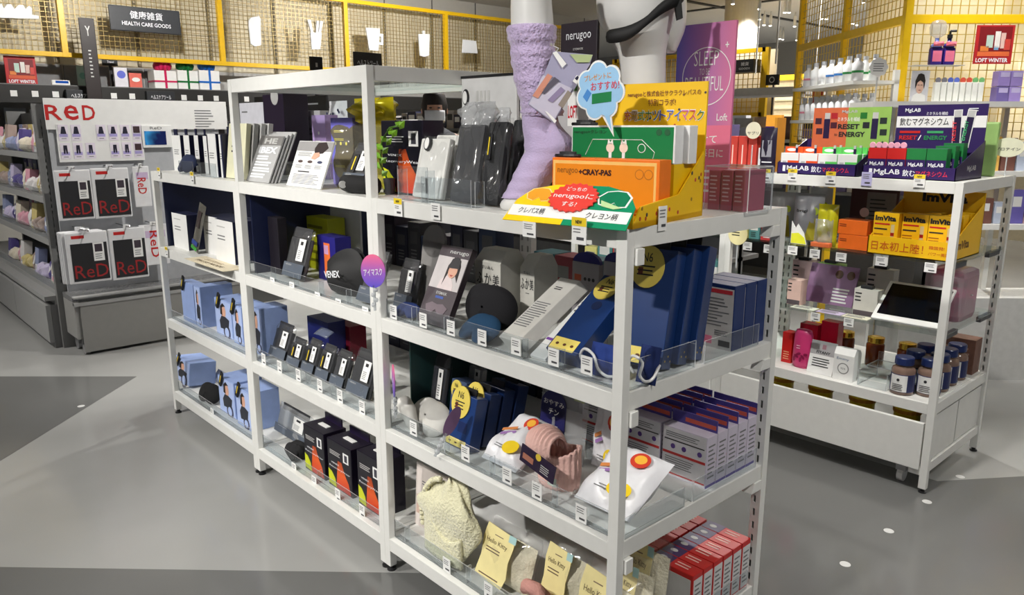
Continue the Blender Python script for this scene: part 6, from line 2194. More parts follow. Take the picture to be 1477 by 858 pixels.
for k, (dx, dy) in enumerate(((.008, .02), (.11, .05), (.211, .05), (.248, .14), (.248, .22), (.16, .15))):
    mwb = mw @ MX.Translation((dx, dy, .005))
    t = thing('vitamin_box', 'yellow vitamin box, %s' % ('nearest the orange boxes', 'in the middle front', 'beside the end post', 'second rank at the end', 'last rank at the end', 'second rank in the middle')[k], 'box', mwb, 'yellow vitamin boxes')
    w_, h_ = .099 if k < 3 else .06, .165
    MB().box(0, w_, 0, .06, 0, h_).build('body', YV, t, bevel=.001)
    lettering('ImVita', INK, t, w_*.06, w_*.9, h_*.8, h_*.93, y=-.001, bold=.05)
    patch(t, RED, w_*.05, w_*.66, h_*.7, h_*.74)
    lines(t, INK, w_*.05, w_*.6, h_*.55, h_*.64, 1, y=-.001)
    patch(t, mat((210, 190, 140), .4), w_*.72, w_*.86, h_*.3, h_*.72)
    patch(t, mat((150, 20, 10), .4), w_*.72, w_*.86, h_*.44, h_*.52, y=-.0014)
    lines(t, mat((160, 100, 10), .5), w_*.05, w_*.62, h_*.36, h_*.5, 2, y=-.001)
for k in range(2):
    t, w, h = carton('orange_box', ('upper' if k else 'lower') + ' bright orange carton stacked beside the vitamin display', 'box', (fs(1208, 1249, 323, z+.063*k, 2.0, .08)[0], .125, .062), .08, mat((238, 110, 30), .4), 'orange cartons')
    lines(t, mat((110, 40, 10), .5), w*.05, w*.4, h*.5, h*.75, 2, y=-.001)
mw, w, h = fs(1173, 1199, 294, z, 1.99, .05)
t = thing('lime_pouch', 'lime gold zip pouch with clear front before the orange cartons', 'pouch', mw)
pillow(w*1.1, h, .05, 10, 12, .004, 6, p=6).build('pouch', mat((196, 190, 30), .25), t, smooth=True)
pillow(w*1.0, h*.65, .04, 10, 10, .008, 9, p=5).build('clear_front', FILMH, t, smooth=True).location = (0, -.02, 0)
MB().box(0, w*1.05, -.03, .0, 0, .02).build('orange_sachet', mat((220, 110, 60), .4), t, bevel=.004)
for k, (xl, xr, yt, Y, cc, lb) in enumerate(((1138, 1180, 278, 2.06, (150, 152, 158), 'silver grey bright'), (1105, 1140, 276, 2.1, (170, 172, 176), 'pale silver'), (1160, 1192, 270, 2.3, (176, 178, 184), 'silver lime'))):
    mw, w, h = fs(xl, xr, yt, z, Y, .05)
    t = thing('silver_pouch', lb + ' stand up pouch on the glass shelf', 'pouch', mw, 'silver pouches')
    pillow(w, h, .06, 10, 12, .005, 20+k, p=5).build('pouch', mat(cc, .3), t, smooth=True)
    lettering('bright', INK, t, w*.2, w*.7, h*.6, h*.68, y=-.002)
    disc(t, mat((170, 190, 40), .5), w*.8, h*.65, w*.13, y=.0)
    MB().prism([(w*.5, h*.05), (w*.95, h*.05), (w*.85, h*.5), (w*.7, h*.55)], -.002, .001).build('print', mat((150, 140, 30), .5), t)
mw, w, h = fs(1140, 1168, 315, z, 1.985, .05)
t = thing('yellow_tent_card', 'white and yellow pointed tent card on the glass shelf', 'card', mw)
MB().prism([(0, 0), (.075, 0), (.06, .05), (.03, .09), (.02, .07), (0, .1)], 0, .004).build('card', CARD, t)
MB().prism([(.002, .002), (.073, .002), (.064, .03), (.035, .05), (.002, .045)], -.001, 0).build('print', mat((226, 226, 50), .5), t)
t, w, h = carton('maroon_card', 'dark maroon info card with grey text panel behind the orange cartons', 'card', fs(1222, 1290, 268, z, 2.36, .01), .01, mat((66, 24, 26), .45))
patch(t, mat((120, 112, 110), .5), w*.35, w*.95, h*.1, h*.9)
lines(t, INK, w*.42, w*.85, h*.35, h*.8, 6, y=-.0014)
ovals(t, mat((230, 190, 190), .5), w*.22, w*.42, h*.42, h*.6, y=-.0016)
for p, wh in zip(((1078, 355), (1108, 359), (1143, 361), (1175, 366), (1213, 371), (1271, 377), (1342, 386)), ('under the pale silver pouch', 'beside the slotted post', 'under the yellow tent card', 'under the silver grey pouch', 'under the lime gold pouch', 'under the first vitamin box', 'under the vitamin display end')):
    price_card(p, RY0-.0, 'white price cards', wh, False, (.045, .038))
# ---------- third level: tablet, cosmetics
z = .675
a, b, c = PZ((1253, 458), z+.015), PZ((1352, 480), z+.015), None
mw, w, h = fs(1255, 1352, 404, z, 1.96, .02, 52)
t = thing('tablet', 'white framed tablet with dark screen tilted on the lower glass shelf', 'tablet', mw)
h = min(h, .25)
MB().box(0, w, 0, .014, 0, h).build('frame', CARD, t, bevel=.006)
patch(t, mat((6, 10, 18), .12), w*.06, w*.97, h*.13, h*.93, name='screen')
MB().box(w*.2, w*.8, .014, .04, .045, h*.6).build('stand', LGREY, t)


def soap(label, px, Y, cc, h=None, group='cosmetic cartons', dark=True):
    t, w, h = carton('cosmetic_box', label, 'box', fs(px[0], px[1], px[2], z, Y, .06), .06, mat(cc, .45), group)
    lines(t, INK, w*.06, w*.35, h*.5, h*.9, 3, y=-.001)
    patch(t, mat((90, 80, 84), .5), w*.02, w*.98, h*.02, h*.2)
    if dark:
        MB().box(w*.2, w*.7, .01, .04, h, h+.014).build('sample', CHAR, t, bevel=.003)


soap('pale pink carton at the back beside the slotted post', (1140, 1170, 374), 2.24, (206, 176, 178))
soap('blush pink carton at the shelf front beside the slotted post', (1134, 1153, 402), 2.0, (232, 196, 184), dark=False)
soap('leaf green carton at the back of the lower glass shelf', (1176, 1209, 378), 2.24, (150, 196, 96))
soap('grey carton at the back behind the tablet', (1246, 1284, 386), 2.24, (176, 172, 164))
soap('white carton in front of the grey carton beside the tablet', (1229, 1263, 415), 2.02, (214, 212, 204))
mw, w, h = fs(1160, 1228, 378, z, 2.12, .01, 16)
t = thing('mauve_board', 'mauve stepped display board between the cosmetic cartons', 'display board', mw)
MB().box(0, w, 0, .008, 0, h).build('board', mat((150, 110, 150), .5), t)
lines(t, CARD, w*.55, w*.98, h*.05, h*.45, 5, y=-.001, fill=.5)
for q in (.62, .86):
    disc(t, mat((90, 60, 40), .5), w*q, h*.78, .018, .02, y=-.001)
for k, cc in enumerate(((226, 232, 214), (206, 192, 222), (234, 232, 208))):
    a = PZ((1146+38*k, 440+6*k), z+.003)
    t = thing('leaflet', ('mint white', 'lilac', 'cream')[k] + ' leaflet lying at the front of the lower glass shelf', 'leaflet', frame((a.x, 1.945, z+.001), 0, .0))
    MB().box(0, .11, 0, .06, 0, .002).build('sheet', mat(cc, .5), t)
    lines(t, INKG, .01, .09, .01, .05, 4, y=.0028, face='top')
mw, w, h = fs(1366, 1410, 380, z, 2.12, .2)
t = thing('magenta_case', 'translucent magenta rounded case at the end of the lower glass shelf', 'case', frame((.86, 2.16, z)))
MG = clear('magenta_acrylic', (.52, .16, .32), 1.45, .08, .25)
MB().box(0, .16, 0, .2, 0, .22).build('case_body', MG, t, bevel=.03)
MB().lathe([(.006, 0), (.006, .004)], 12, (.161, .1, .11)).build('button', LGREY, t)
lines(t, mat((230, 190, 210), .5), .03, .1, .1, .13, 3, y=-.002)
for p, wh in zip(((1176, 457), (1224, 465)), ('under the mint white leaflet', 'under the cream leaflet')):
    price_card(p, RY0, 'white price cards', wh, False, (.042, .036))
# ---------- bottom level: bottles
z = .385


def sbottle(label, x, y, group='capsule bottles'):
    t = thing('capsule_bottle', label, 'bottle', frame((x, y, z), rnd.random()*.3-.15), group)
    MB().lathe([(.042, 0), (.046, .004), (.046, .1), (.042, .112), (.03, .12), (.03, .128)], 24).build('jar', mat((128, 104, 92), .12), t, smooth=True)
    MB().lathe([(.036, .126), (.037, .128), (.037, .154), (.034, .158)], 24).build('cap', mat((28, 44, 96), .35), t)
    MB().lathe([(.0466, .014), (.0468, .015), (.0468, .088), (.0466, .089)], 24).build('label_band', mat((36, 44, 92), .45), t)
    vs, f_ = [], []
    for k in range(9):
        a = -pi/2-.75+1.5*k/8
        for zz in (.016, .086):
            vs.append((.0474*math.cos(a), .0474*math.sin(a), zz))
    f_ = [(2*k, 2*k+2, 2*k+3, 2*k+1) for k in range(8)]
    o = MB().add(vs, f_).build('front_label', CARD, t)
    lines(o, INK, -.022, .022, .02, .05, 4, y=-.0482)
    disc(o, INK, 0, .066, .006, y=-.0485)


BP = ((.882, 1.995), (.966, 2.05), (.876, 2.13), (.966, 2.15), (.872, 2.26), (.962, 2.26), (.962, 2.37))
for k, (px, Y, lb) in enumerate((((1301, 566), 0, 'front one beside the clear tray'), ((1339, 573), 0, 'front one behind the end post'), ((1322, 546), 0, 'in the second rank'), ((1357, 555), 0, 'at the end post side'), ((1344, 530), 0, 'rearmost in the middle'), ((1371, 541), 0, 'third along the end'), ((1384, 529), 0, 'fourth along the end'))):
    q = BP[k]
    sbottle('clear capsule bottle with navy cap, ' + lb, *q)
mw, w, h = fs(1139, 1164, 474, z, 1.99, .06)
t = thing('pink_bottle', 'magenta shampoo bottle with dark floral print', 'bottle', mw)
MB().lathe([(w*.42, 0), (w*.52, .012), (w*.55, .03), (w*.5, h*.86), (w*.42, h*.98), (w*.3, h)], 24, (w*.5, .03, 0), sy=.65).build('bottle_body', mat((206, 56, 116), .35), t, smooth=True)
for k in range(6):
    disc(t, mat((140, 20, 70), .4), w*(.2+.12*k), h*(.24+.07*(k % 3)), .006, .012, y=.03-w*.35*math.sqrt(max(.05, 1-((.2+.12*k-.5)/.56)**2))-.002, rot=k)
lines(t, mat((240, 180, 200), .4), w*.3, w*.6, h*.5, h*.62, 2, y=.03-w*.36)
for k, (xl, xr, yt, Y, lb) in enumerate(((1126, 1140, 478, 2.03, 'beside the magenta bottle'), (1150, 1175, 465, 2.12, 'behind the magenta bottle'), (1180, 1204, 462, 2.15, 'behind the white card'))):
    t, w, h = carton('red_carton', 'deep red glossy carton %s' % lb, 'box', fs(xl, xr, yt, z, Y, .06), .06, mat((150, 16, 36) if k else (200, 30, 30), .25), 'deep red cartons')
    lines(t, mat((226, 160, 120), .4), w*.2, w*.8, h*.1, h*.4, 4, y=-.001)
mw, w, h = fs(1163, 1199, 489, z, 1.975, .005, 14)
t = thing('shop_card', 'white leaning card lettered FITANY on the bottom shelf', 'card', mw)
MB().box(0, w, 0, .004, 0, h).build('card', CARD, t)
patch(t, mat((170, 168, 170), .5), 0, w, h*.58, h)
lettering('FITANY', INK, t, w*.25, w*.8, h*.62, h*.7, y=-.0012, bold=.03)
patch(t, mat((160, 120, 130), .5), w*.45, w*.6, h*.76, h*.9, y=-.0012)
lines(t, INK, w*.15, w*.85, h*.2, h*.5, 4, y=-.0012)
for k in range(4):
    mw, w, h = fs(1200+k*2, 1229+k*2, 500, z, 1.965+.05*k, .04)
    t = thing('milk_carton', 'white gable top carton, %s of the row' % ('front', 'second', 'third', 'last')[k], 'carton', mw, 'white gable top cartons')
    MB().box(0, w, 0, .04, 0, h*.8).build('body', CARD, t, bevel=.001)
    MB().hull8([(0, 0, h*.8), (w, 0, h*.8), (w, .04, h*.8), (0, .04, h*.8), (0, .017, h), (w, .017, h), (w, .023, h), (0, .023, h)]).build('gable_top', CARD, t)
    if k == 0:
        lettering('Emmy', mat((110, 130, 160), .5), t, w*.15, w*.75, h*.62, h*.72, y=-.001, bold=.0)
        disc(t, GREY, w*.5, h*.38, w*.28, y=-.0008)
        disc(t, CARD, w*.5, h*.38, w*.23, y=-.0014)
        lettering('95%', GREY, t, w*.38, w*.62, h*.35, h*.41, y=-.002)
mw, w, h = fs(1236, 1277, 505, z, 1.96)
t = thing('acrylic_tray', 'empty clear acrylic tray between cartons and capsule bottles', 'acrylic tray', mw)
plate(t, 0, w, 0, .003, 0, .03)
plate(t, 0, w, .2, .203, 0, .11)
for q in (0, w):
    plate(t, q, q+.003, .003, .2, 0, .07)
plate(t, 0, w, .08, .2, .07, .073, 'acrylic_shelf')
t, w, h = carton('wood_print_box', 'brown wood print box at the back end of the bottom shelf', 'box', (frame((.84, 2.465, z)), .165, .16), .09, mat((120, 84, 70), .5, var=.2))
lines(t, mat((190, 150, 130), .5), w*.1, w*.9, h*.2, h*.8, 4, y=-.001)
for k in range(3):
    q = (.5+.14*k, 2.3)
    t = thing('gold_jar', 'amber jar with gold lid at the back, %s' % ('beside the red cartons', 'in the middle', 'beside the wood print box')[k], 'jar', loc=(q[0], q[1], z), group='gold lidded jars')
    MB().lathe([(.038, 0), (.04, .005), (.04, .1), (.034, .11)], 20).build('jar', mat((110, 50, 20), .15), t, smooth=True)
    MB().lathe([(.036, .11), (.037, .112), (.037, .135), (.02, .14)], 20).build('lid', mat((200, 160, 60), .25, .9), t)
# yellow tins in the drawer
for k, px in enumerate((1222, 1255, 1292, 1326)):
    mw, w, h = fs(px-14, px+14, 560, .112, 2.03)
    t = thing('yellow_tin', 'yellow lidded tub inside the bottom drawer, %s' % ('nearest the post', 'second', 'third', 'at the unit end')[k], 'tub', frame((min(.28+.19*k+.05, .95), 2.04, .112)), 'yellow tubs')
    MB().lathe([(.05, 0), (.052, .18), (.056, .182), (.056, .205), (.05, .21)], 20).build('tub', mat((220, 190, 30), .35), t, smooth=False)
    MB().lathe([(.057, .184), (.057, .2)], 20).build('lid_ring', mat((180, 120, 20), .4), t)


# ---------- goods on the neighbour unit (behind the crayon display)
def filler(x0, x1, Y, zz, hmax, pal, lab, grp, n=0, d=.07, wmin=.05, wv=.06):
    x = x0
    k = n
    while x < x1-.04:
        cc, cn = pal[(k*3+n) % len(pal)]
        w_, h_ = wmin+wv*rnd.random(), hmax*(.6+.4*rnd.random())
        t = thing('goods_box', '%s carton on %s' % (cn, lab), 'box', frame((x, Y, zz)), grp)
        MB().box(0, w_, 0, d, 0, h_).build('body', mat(cc, .45), t, bevel=.002)
        patch(t, CARD if k % 2 else INKG, w_*.15, w_*.85, h_*.5, h_*.8)
        lines(t, INK if k % 2 else CARD, w_*.2, w_*.75, h_*.1, h_*.42, 3, y=-.001)
        x += w_+.008
        k += 1


PC = [((206, 200, 120), 'pale yellow'), ((120, 150, 90), 'olive green'), ((200, 196, 190), 'stone'), ((90, 150, 150), 'sea green'), ((176, 120, 80), 'tan'), ((150, 130, 190), 'lavender'), ((200, 60, 60), 'red'), ((70, 90, 60), 'moss')]
filler(-.9, .0, 1.98, .96, .16, PC, 'the neighbour unit upper glass shelf', 'cartons on the neighbour unit', 1)
filler(-.9, .0, 1.98, .675, .2, PC, 'the neighbour unit lower glass shelf', 'cartons on the neighbour unit', 4)
filler(-.9, .0, 1.98, .385, .2, PC, 'the neighbour unit white shelf', 'cartons on the neighbour unit', 2)
filler(-.9, -.14, 1.99, 1.27, .2, [((226, 150, 170), 'pink'), ((214, 90, 110), 'rose'), ((240, 220, 224), 'blush'), ((200, 180, 214), 'lilac')], 'the neighbour unit top', 'cartons on the neighbour unit', 2)
filler(.07, .25, 1.98, .96, .12, PC, 'the glass shelf beside the slotted post', 'cartons on the neighbour unit', 0)
filler(.07, .3, 1.98, .675, .1, PC, 'the lower glass shelf beside the slotted post', 'cartons on the neighbour unit', 3)
mw, w, h = fs(1046, 1078, 330, .96, 1.96, .003)
t = thing('round_sign', 'cream round card hanging under the crayon unit back rail', 'sign', frame(PY((1064, 338), 1.928)))
disc(t, mat((236, 226, 170), .5), 0, 0, .05, y=0, t=.003, name='sign_disc')
MB().box(-.003, .003, .003, .006, -.16, .0).build('stem', ACRE, t)
lines(t, INK, -.03, .03, -.01, .015, 2, y=-.001)
# ================================================================ yellow cage with cream backdrop on the right
C0 = PY((1301, 100), 3.6)
C0.z = 0
FH_ = V((FW.x, FW.y, 0)).normalized()
cage = thing('wire_cage', 'yellow framed wire cage with cream backdrop behind the drink unit', 'wire fence', MX.Translation(C0) @ MX((RT, FH_, V((0, 0, 1)))).transposed().to_4x4())
YM2 = mat((240, 196, 20), .4, var=.03)
for (x, y) in ((0, 0), (0, .85), (2.4, 0), (0, 1.7)):
    MB().box(x-.022, x+.022, y-.022, y+.022, 0, 3.3).build('frame_post', YM2, cage, bevel=.003)
for z in (1.3, 2.06, 3.25):
    MB().box(0, 2.4, -.02, .02, z, z+.05).build('frame_rail', YM2, cage, bevel=.003)
    MB().box(-.02, .02, 0, 1.7, z, z+.05).build('frame_rail', YM2, cage, bevel=.003)
WY = mat((206, 176, 70), .4, .2)
for (a, b) in ((1.35, 2.06), (2.11, 3.25)):
    mb = MB()
    for k in range(1, 48):
        mb.box(k*.05-.002, k*.05+.002, -.004, 0, a, b)
    for k in range(1, int((b-a)/.05)):
        mb.box(0, 2.4, -.006, -.002, a+k*.05-.002, a+k*.05+.002)
    mb.build('wire_mesh', WY, cage, kind='stuff')
    mb = MB()
    for k in range(1, 34):
        mb.box(-.004, 0, k*.05-.002, k*.05+.002, a, b)
    for k in range(1, int((b-a)/.05)):
        mb.box(-.006, -.002, 0, 1.7, a+k*.05-.002, a+k*.05+.002)
    mb.build('wire_mesh', WYD if False else WY, cage, kind='stuff')
# crumpled pale backdrop sheets
BD = mat((236, 226, 190), .55, var=.06, scale=4)
vs = MB().grid(lambda u, v: (-.0+2.5*u, .5+.05*math.sin(13*u+3*v)*math.sin(5*v+2*u)+.04*abs(math.sin(21*u-7*v)), 1.2+2.1*v), 40, 24)
vs.build('backdrop_sheet', BD, cage)
# small wire shelf, bottles, poster on the cage
IC = cage.matrix_world.copy()


def on_cage(p, dy=-.03):
    q = PP(p, C0+FH_*dy, FH_)-C0
    return q.dot(RT), q.z


x0, z0 = on_cage((1404, 92))
x1, z1 = on_cage((1466, 36))
t = thing('promo_card', 'red winter gift poster hung on the yellow wire cage', 'poster', IC @ frame((x0, -.025, z0)))
w, h = x1-x0, z1-z0
MB().box(0, w, 0, .006, 0, h).build('board', mat((186, 36, 40), .5), t)
patch(t, mat((130, 22, 28), .5), w*.08, w*.94, h*.28, h*.96)
for (a, b, c, d, cc) in ((.28, .46, .42, .74, (190, 214, 200)), (.5, .64, .42, .84, (236, 232, 226)), (.66, .78, .4, .8, (226, 190, 180)), (.14, .36, .33, .46, (226, 130, 60)), (.76, .92, .36, .64, (206, 70, 60)), (.5, .62, .36, .46, (120, 170, 206))):
    patch(t, mat(cc, .5), w*a, w*b, h*c, h*d, y=-.0014)
patch(t, mat((226, 110, 60), .5), w*.08, w*.92, h*.2, h*.32, y=-.0014)
lettering('LOFT WINTER', WHT, t, w*.05, w*.9, h*.04, h*.15, y=-.0022, bold=.03)
x0, z0 = on_cage((1320, 94), -.1)
x1, z1 = on_cage((1392, 94), -.1)
t = thing('wire_shelf', 'small wire shelf hooked on the cage under the bottle pair', 'wire shelf', IC @ frame((x0, -.1, z0)))
for k in range(4):
    MB().tube([(0, .025*k, 0), (x1-x0, .025*k, 0)], .002, 6).build('wire', LGREY, t)
for q in (0, .5, 1):
    MB().tube([((x1-x0)*q, 0, 0), ((x1-x0)*q, .1, 0)], .002, 6).build('wire', LGREY, t)
for k, px in enumerate((1349, 1367)):
    x, _ = on_cage((px, 92), -.07)
    t = thing('pump_bottle', ('deep violet and pink lotion bottle with ribbon' if k == 0 else 'blue and pink pump bottle with black pump') + ' on the cage shelf', 'bottle', IC @ frame((x, -.06, z0+.002)), 'bottle pair on the cage')
    MB().box(-.034, .034, -.02, .02, 0, .1).build('bottle_body', mat((60, 40, 140), .3), t, bevel=.012)
    patch(t, mat((230, 120, 150), .4), -.026, .026, .02, .08, y=-.0215)
    MB().lathe([(.034, .1), (.03, .115), (.012, .125), (.012, .15)], 16, sy=.6).build('shoulder', mat((110, 130, 210), .3) if k == 0 else mat((40, 50, 150), .3), t, smooth=True)
    if k:
        MB().lathe([(.014, .15), (.014, .17), (.006, .172), (.006, .19)], 12).build('pump', BLACK, t)
        MB().tube([(0, 0, .19), (.03, -.01, .19)], .007, 8).build('pump_spout', BLACK, t)
    else:
        MB().lathe([(.012, .15), (.045, .17), (.05, .21), (.04, .24), (.02, .25)], 16, sy=.5).build('gathered_wrap', FILMH, t, smooth=True)
    pillow(.06, .025, .02, 6, 6, .003, k).build('ribbon', mat((236, 110, 130), .4), t, smooth=True).location = (-.03, -.035, .105)

# white shelf in front of the cage with man's photo card, white bottles, lavender boxes
x0, z0 = on_cage((1281, 147), -.25)
shw = thing('cage_shelf', 'long white shelf run in front of the yellow cage', 'shelf', IC @ frame((-.03, -.35, 0)))
ZC = z0
MB().box(-.28, 1.9, 0, .3, z0-.03, z0).build('shelf_board', WHITE, shw)
MB().box(0, 1.9, 0, .3, .9, .93).build('shelf_board', WHITE, shw)
MB().box(0, 1.9, 0, .3, 1.2, 1.23).build('shelf_board', WHITE, shw)
MB().box(0, 1.9, 0, .3, .0, .5).build('base', LGREY, shw)
for q in (0, .62, 1.25, 1.87):
    MB().box(q, q+.03, .27, .3, 0, z0).build('upright', WHITE, shw)
x0, _ = on_cage((1311, 150), -.25)
t = thing('photo_card', 'photo card of a dark haired person in white shirt on the cage shelf', 'photo card', IC @ frame((x0, -.25, z0)))
MB().box(0, .1, 0, .004, 0, .17).build('card', mat((206, 206, 212), .5), t)
MB().prism([(.01, 0), (.015, .035), (.04, .05), (.06, .05), (.085, .035), (.09, 0)], -.001, 0).build('shirt_print', CARD, t)
ovals(t, mat((216, 176, 156), .6), .03, .07, .045, .115, y=-.0014)
MB().prism([(.024, .07), (.022, .115), (.035, .15), (.05, .155), (.068, .148), (.078, .115), (.074, .07), (.068, .105), (.05, .118), (.034, .104)], -.0022, -.0015).build('hair_print', HAIR, t)
patch(t, mat((150, 80, 76), .6), .044, .056, .062, .066, y=-.0022)
for q in (.038, .054):
    patch(t, HAIR, q, q+.009, .09, .093, y=-.0022)
for k in range(8):
    x, _ = on_cage((1355+k*9, 148), -.25)
    t = thing('white_bottle', 'white slim bottle with %s tag on the cage shelf' % ('grey', 'blue', 'red', 'green')[k//2], 'bottle', IC @ frame((x, -.2, z0)), 'white bottles on the cage shelf')
    MB().box(-.016, .016, -.015, .015, 0, .11).build('bottle_body', mat((226, 228, 222), .35), t, bevel=.006)
    disc(t, mat(((120, 120, 130), (90, 110, 200), (220, 90, 70), (120, 190, 120))[k//2], .4), 0, .12, .0155, y=-.012, t=.004, name='tinted_tag')
for k in range(4):
    x, _ = on_cage((1434+(k % 2)*18, 150), -.25)
    t = thing('lavender_box', 'lavender cosmetic box stacked on the cage shelf, %s' % ('lower left', 'lower right', 'upper left', 'upper right')[k], 'box', IC @ frame((x, -.26, z0+.085*(k//2))), 'lavender boxes')
    MB().box(0, .066, 0, .06, 0, .083).build('body', mat((150, 130, 196) if k else (110, 96, 160), .4), t, bevel=.002)
    patch(t, mat((190, 180, 220), .4), .01, .06, .05, .075)
for li, zz in enumerate((.93, 1.23)):
    x = .2
    k = 0
    while x < 1.8:
        cc, cn = (((214, 130, 150), 'pink'), ((236, 200, 206), 'pale pink'), ((110, 100, 180), 'violet'), ((190, 200, 220), 'ice blue'), ((120, 80, 70), 'brown'), ((226, 180, 90), 'honey'))[(k*5+li) % 6]
        t = thing('cosmetic_box', '%s carton on the %s shelf before the cage' % (cn, 'lower' if li == 0 else 'middle'), 'box', IC @ frame((x, -.3, zz)), 'cartons before the cage')
        h_ = .12+.1*rnd.random()
        MB().box(0, .08, 0, .07, 0, h_).build('body', mat(cc, .4), t, bevel=.002)
        patch(t, CARD, .01, .06, h_*.5, h_*.8)
        x += .09
        k += 1

# shelves along the left face of the cage with ribboned white bottles
t = thing('cage_shelf', 'two tier white shelf along the side of the yellow cage', 'shelf', IC @ frame((-.3, .004, 0)))
for zz in (1.52, 1.74):
    MB().box(0, .27, -.05, .95, zz-.02, zz).build('shelf_board', WHITE, t)
for y in (-.05, .92):
    MB().box(.24, .27, y, y+.03, 0, 1.8).build('upright', WHITE, t)
k = 0
for zz, n in ((1.52, 9), (1.74, 7)):
    for i in range(n):
        for r_ in range(2):
            cc, cn = (((226, 140, 160), 'pink'), ((40, 140, 70), 'green'), ((60, 130, 210), 'blue'), ((230, 230, 232), 'white'))[(i//2+(zz > 1.6)) % 4]
            b = thing('white_bottle', 'white cosmetic bottle with %s ribbon on the %s tier' % (cn, 'upper' if zz > 1.6 else 'lower'), 'bottle', IC @ frame((-.26+.1*r_, .0+i*.9/n, zz)), 'ribboned bottles beside the cage')
            MB().lathe([(.03, 0), (.032, .004), (.032, .1), (.014, .115), (.014, .13)], 14).build('bottle_body', mat((226, 228, 230), .35), b, smooth=True)
            MB().lathe([(.033, .045), (.033, .058)], 14).build('ribbon', mat(cc, .4), b)
            MB().lathe([(.015, .128), (.015, .15)], 12).build('cap', mat((200, 204, 210), .3), b)
            k += 1
x, zq = on_cage((1280, 95), -.4)
t = thing('round_sign', 'white scalloped round card with print beside the cage corner', 'sign', IC @ frame((x, -.3, zq)))
MB().prism([((.05+.003*math.cos(8*a))*math.cos(a), (.05+.003*math.cos(8*a))*math.sin(a)) for a in [2*pi*k/48 for k in range(48)]], 0, .003).build('sign_disc', CARD, t)
lines(t, INKG, -.03, .03, -.025, .025, 4, y=-.001)
MB().box(-.003, .003, .003, .01, ZC-zq, 0).build('stem', LGREY, t)

# ================================================================ third row and far aisle
q = PY((1158, 124), 5.5)
t = thing('shelving_unit', 'pale grey open shelving frame in the third row behind the drink displays', 'shelf', loc=(q.x, 5.5, 0))
for dx in (0, -1.2, -2.4):
    for dy in (0, .5):
        MB().box(dx-.05, dx, dy, dy+.05, 0, q.z).build('post', LGREY, t)
for zz in (q.z, 1.36, 1.0, .6):
    MB().box(-2.4, 0, 0, .55, zz-.07 if zz == q.z else zz-.03, zz).build('shelf_board', LGREY, t)
x = q.x-2.3
k = 0
PD = [((150, 110, 90), 'brown'), ((176, 176, 180), 'grey'), ((206, 170, 140), 'sand'), ((120, 96, 90), 'umber'), ((206, 206, 200), 'off white')]
while x < q.x-.12:
    cc, cn = PD[k % 5]
    b = thing('canvas_bag', '%s soft bag on the third row frame' % cn, 'bag', frame((x, 5.56, 1.36)), 'bags on the third row frame')
    w_ = .2+.1*rnd.random()
    pillow(w_, .16+.1*rnd.random(), .14, 8, 8, .01, k, p=3).build('bag', mat(cc, .7), b, smooth=True)
    x += w_+.02
    k += 1
mw, w, h = fry((1158, 150), (1173, 150), (1158, 113), 5.45)
t = thing('red_poster', 'narrow red poster standing beside the third row frame', 'poster', frame((mw.translation.x+.08, 5.45, 0)))
z0 = mw.translation.z
MB().box(0, w, 0, .02, z0, z0+h).build('board', mat((170, 40, 40), .5), t)
patch(t, mat((200, 160, 120), .5), w*.2, w*.8, z0+h*.15, z0+h*.5)
MB().box(w*.4, w*.6, .02, .04, 0, z0+.05).build('pole', LGREY, t)
MB().box(0, w, -.06, .1, 0, .015).build('base', LGREY, t)
# far yellow fence with department sign
q0, q1 = PY((1040, 66), 9.0), PY((1106, 68), 9.0)
t = thing('wire_fence', 'far yellow wire fence with cream boards beyond the banner', 'wire fence', loc=(q0.x-2, 9.0, 0))
L = q1.x-q0.x+2
zr = q1.z
for x in (0, L*.5, L):
    MB().box(x-.05, x+.05, -.03, .03, 0, zr).build('frame_post', YELM, t)
MB().box(0, L, -.03, .03, zr-.06, zr).build('frame_rail', YELM, t)
MB().box(0, L, -.03, .03, zr-.95, zr-.89).build('frame_rail', YELM, t)
MB().box(0, L, .3, .32, 0, zr).build('cream_board', CREAM, t)
mb = MB()
for k in range(1, int(L/.08)):
    mb.box(k*.08-.004, k*.08+.004, -.005, .005, zr-.9, zr-.05)
for k in range(1, 11):
    mb.box(0, L, -.006, .004, zr-.9+k*.08-.004, zr-.9+k*.08+.004)
mb.build('wire_mesh', WIREY, t, kind='stuff')
mw, w, h = fry((1040, 106), (1086, 105), (1040, 88), 8.8)
b = thing('department_sign', 'dark department sign on the far yellow fence', 'sign', mw)
MB().box(0, w, 0, .2, 0, h).build('sign_board', mat((52, 54, 58), .5), b)
lettering('雑貨', WHT, b, w*.62, w*.86, h*.5, h*.78, y=-.004, bold=.02)
lettering('GOODS', WHT, b, w*.56, w*.9, h*.2, h*.36, y=-.004)
# far shelves seen low on the horizon
q0, q1 = PY((1105, 122), 10.5), PY((1230, 100), 10.5)
t = thing('far_fixture', 'long beige slatted fixture with yellow rail along the far wall', 'fixture', loc=(q0.x-2, 10.5, 0))
L = q1.x-q0.x+6
MB().box(0, L, 0, .1, 0, 2.2).build('beige_panel', mat((200, 188, 160), .6), t)
MB().box(0, L, -.04, 0, 2.2, 2.28).build('yellow_rail', YELM, t)
for k in range(8):
    MB().box(0, L, -.02, 0, 1.1+k*.13, 1.12+k*.13).build('slat', mat((180, 168, 140), .6), t)
mw, w, h = fry((1104, 123), (1122, 122), (1104, 108), 8.6)
b = thing('round_mark_sign', 'small black panel with round grey mark far behind', 'sign', frame((mw.translation.x, 8.6, 0)))
z0 = mw.translation.z
MB().box(0, w, 0, .04, z0, z0+h).build('sign_board', BLACK, b)
disc(b, LGREY, w*.5, z0+h*.5, h*.3, y=-.002)
disc(b, BLACK, w*.5, z0+h*.5, h*.2, y=-.004)
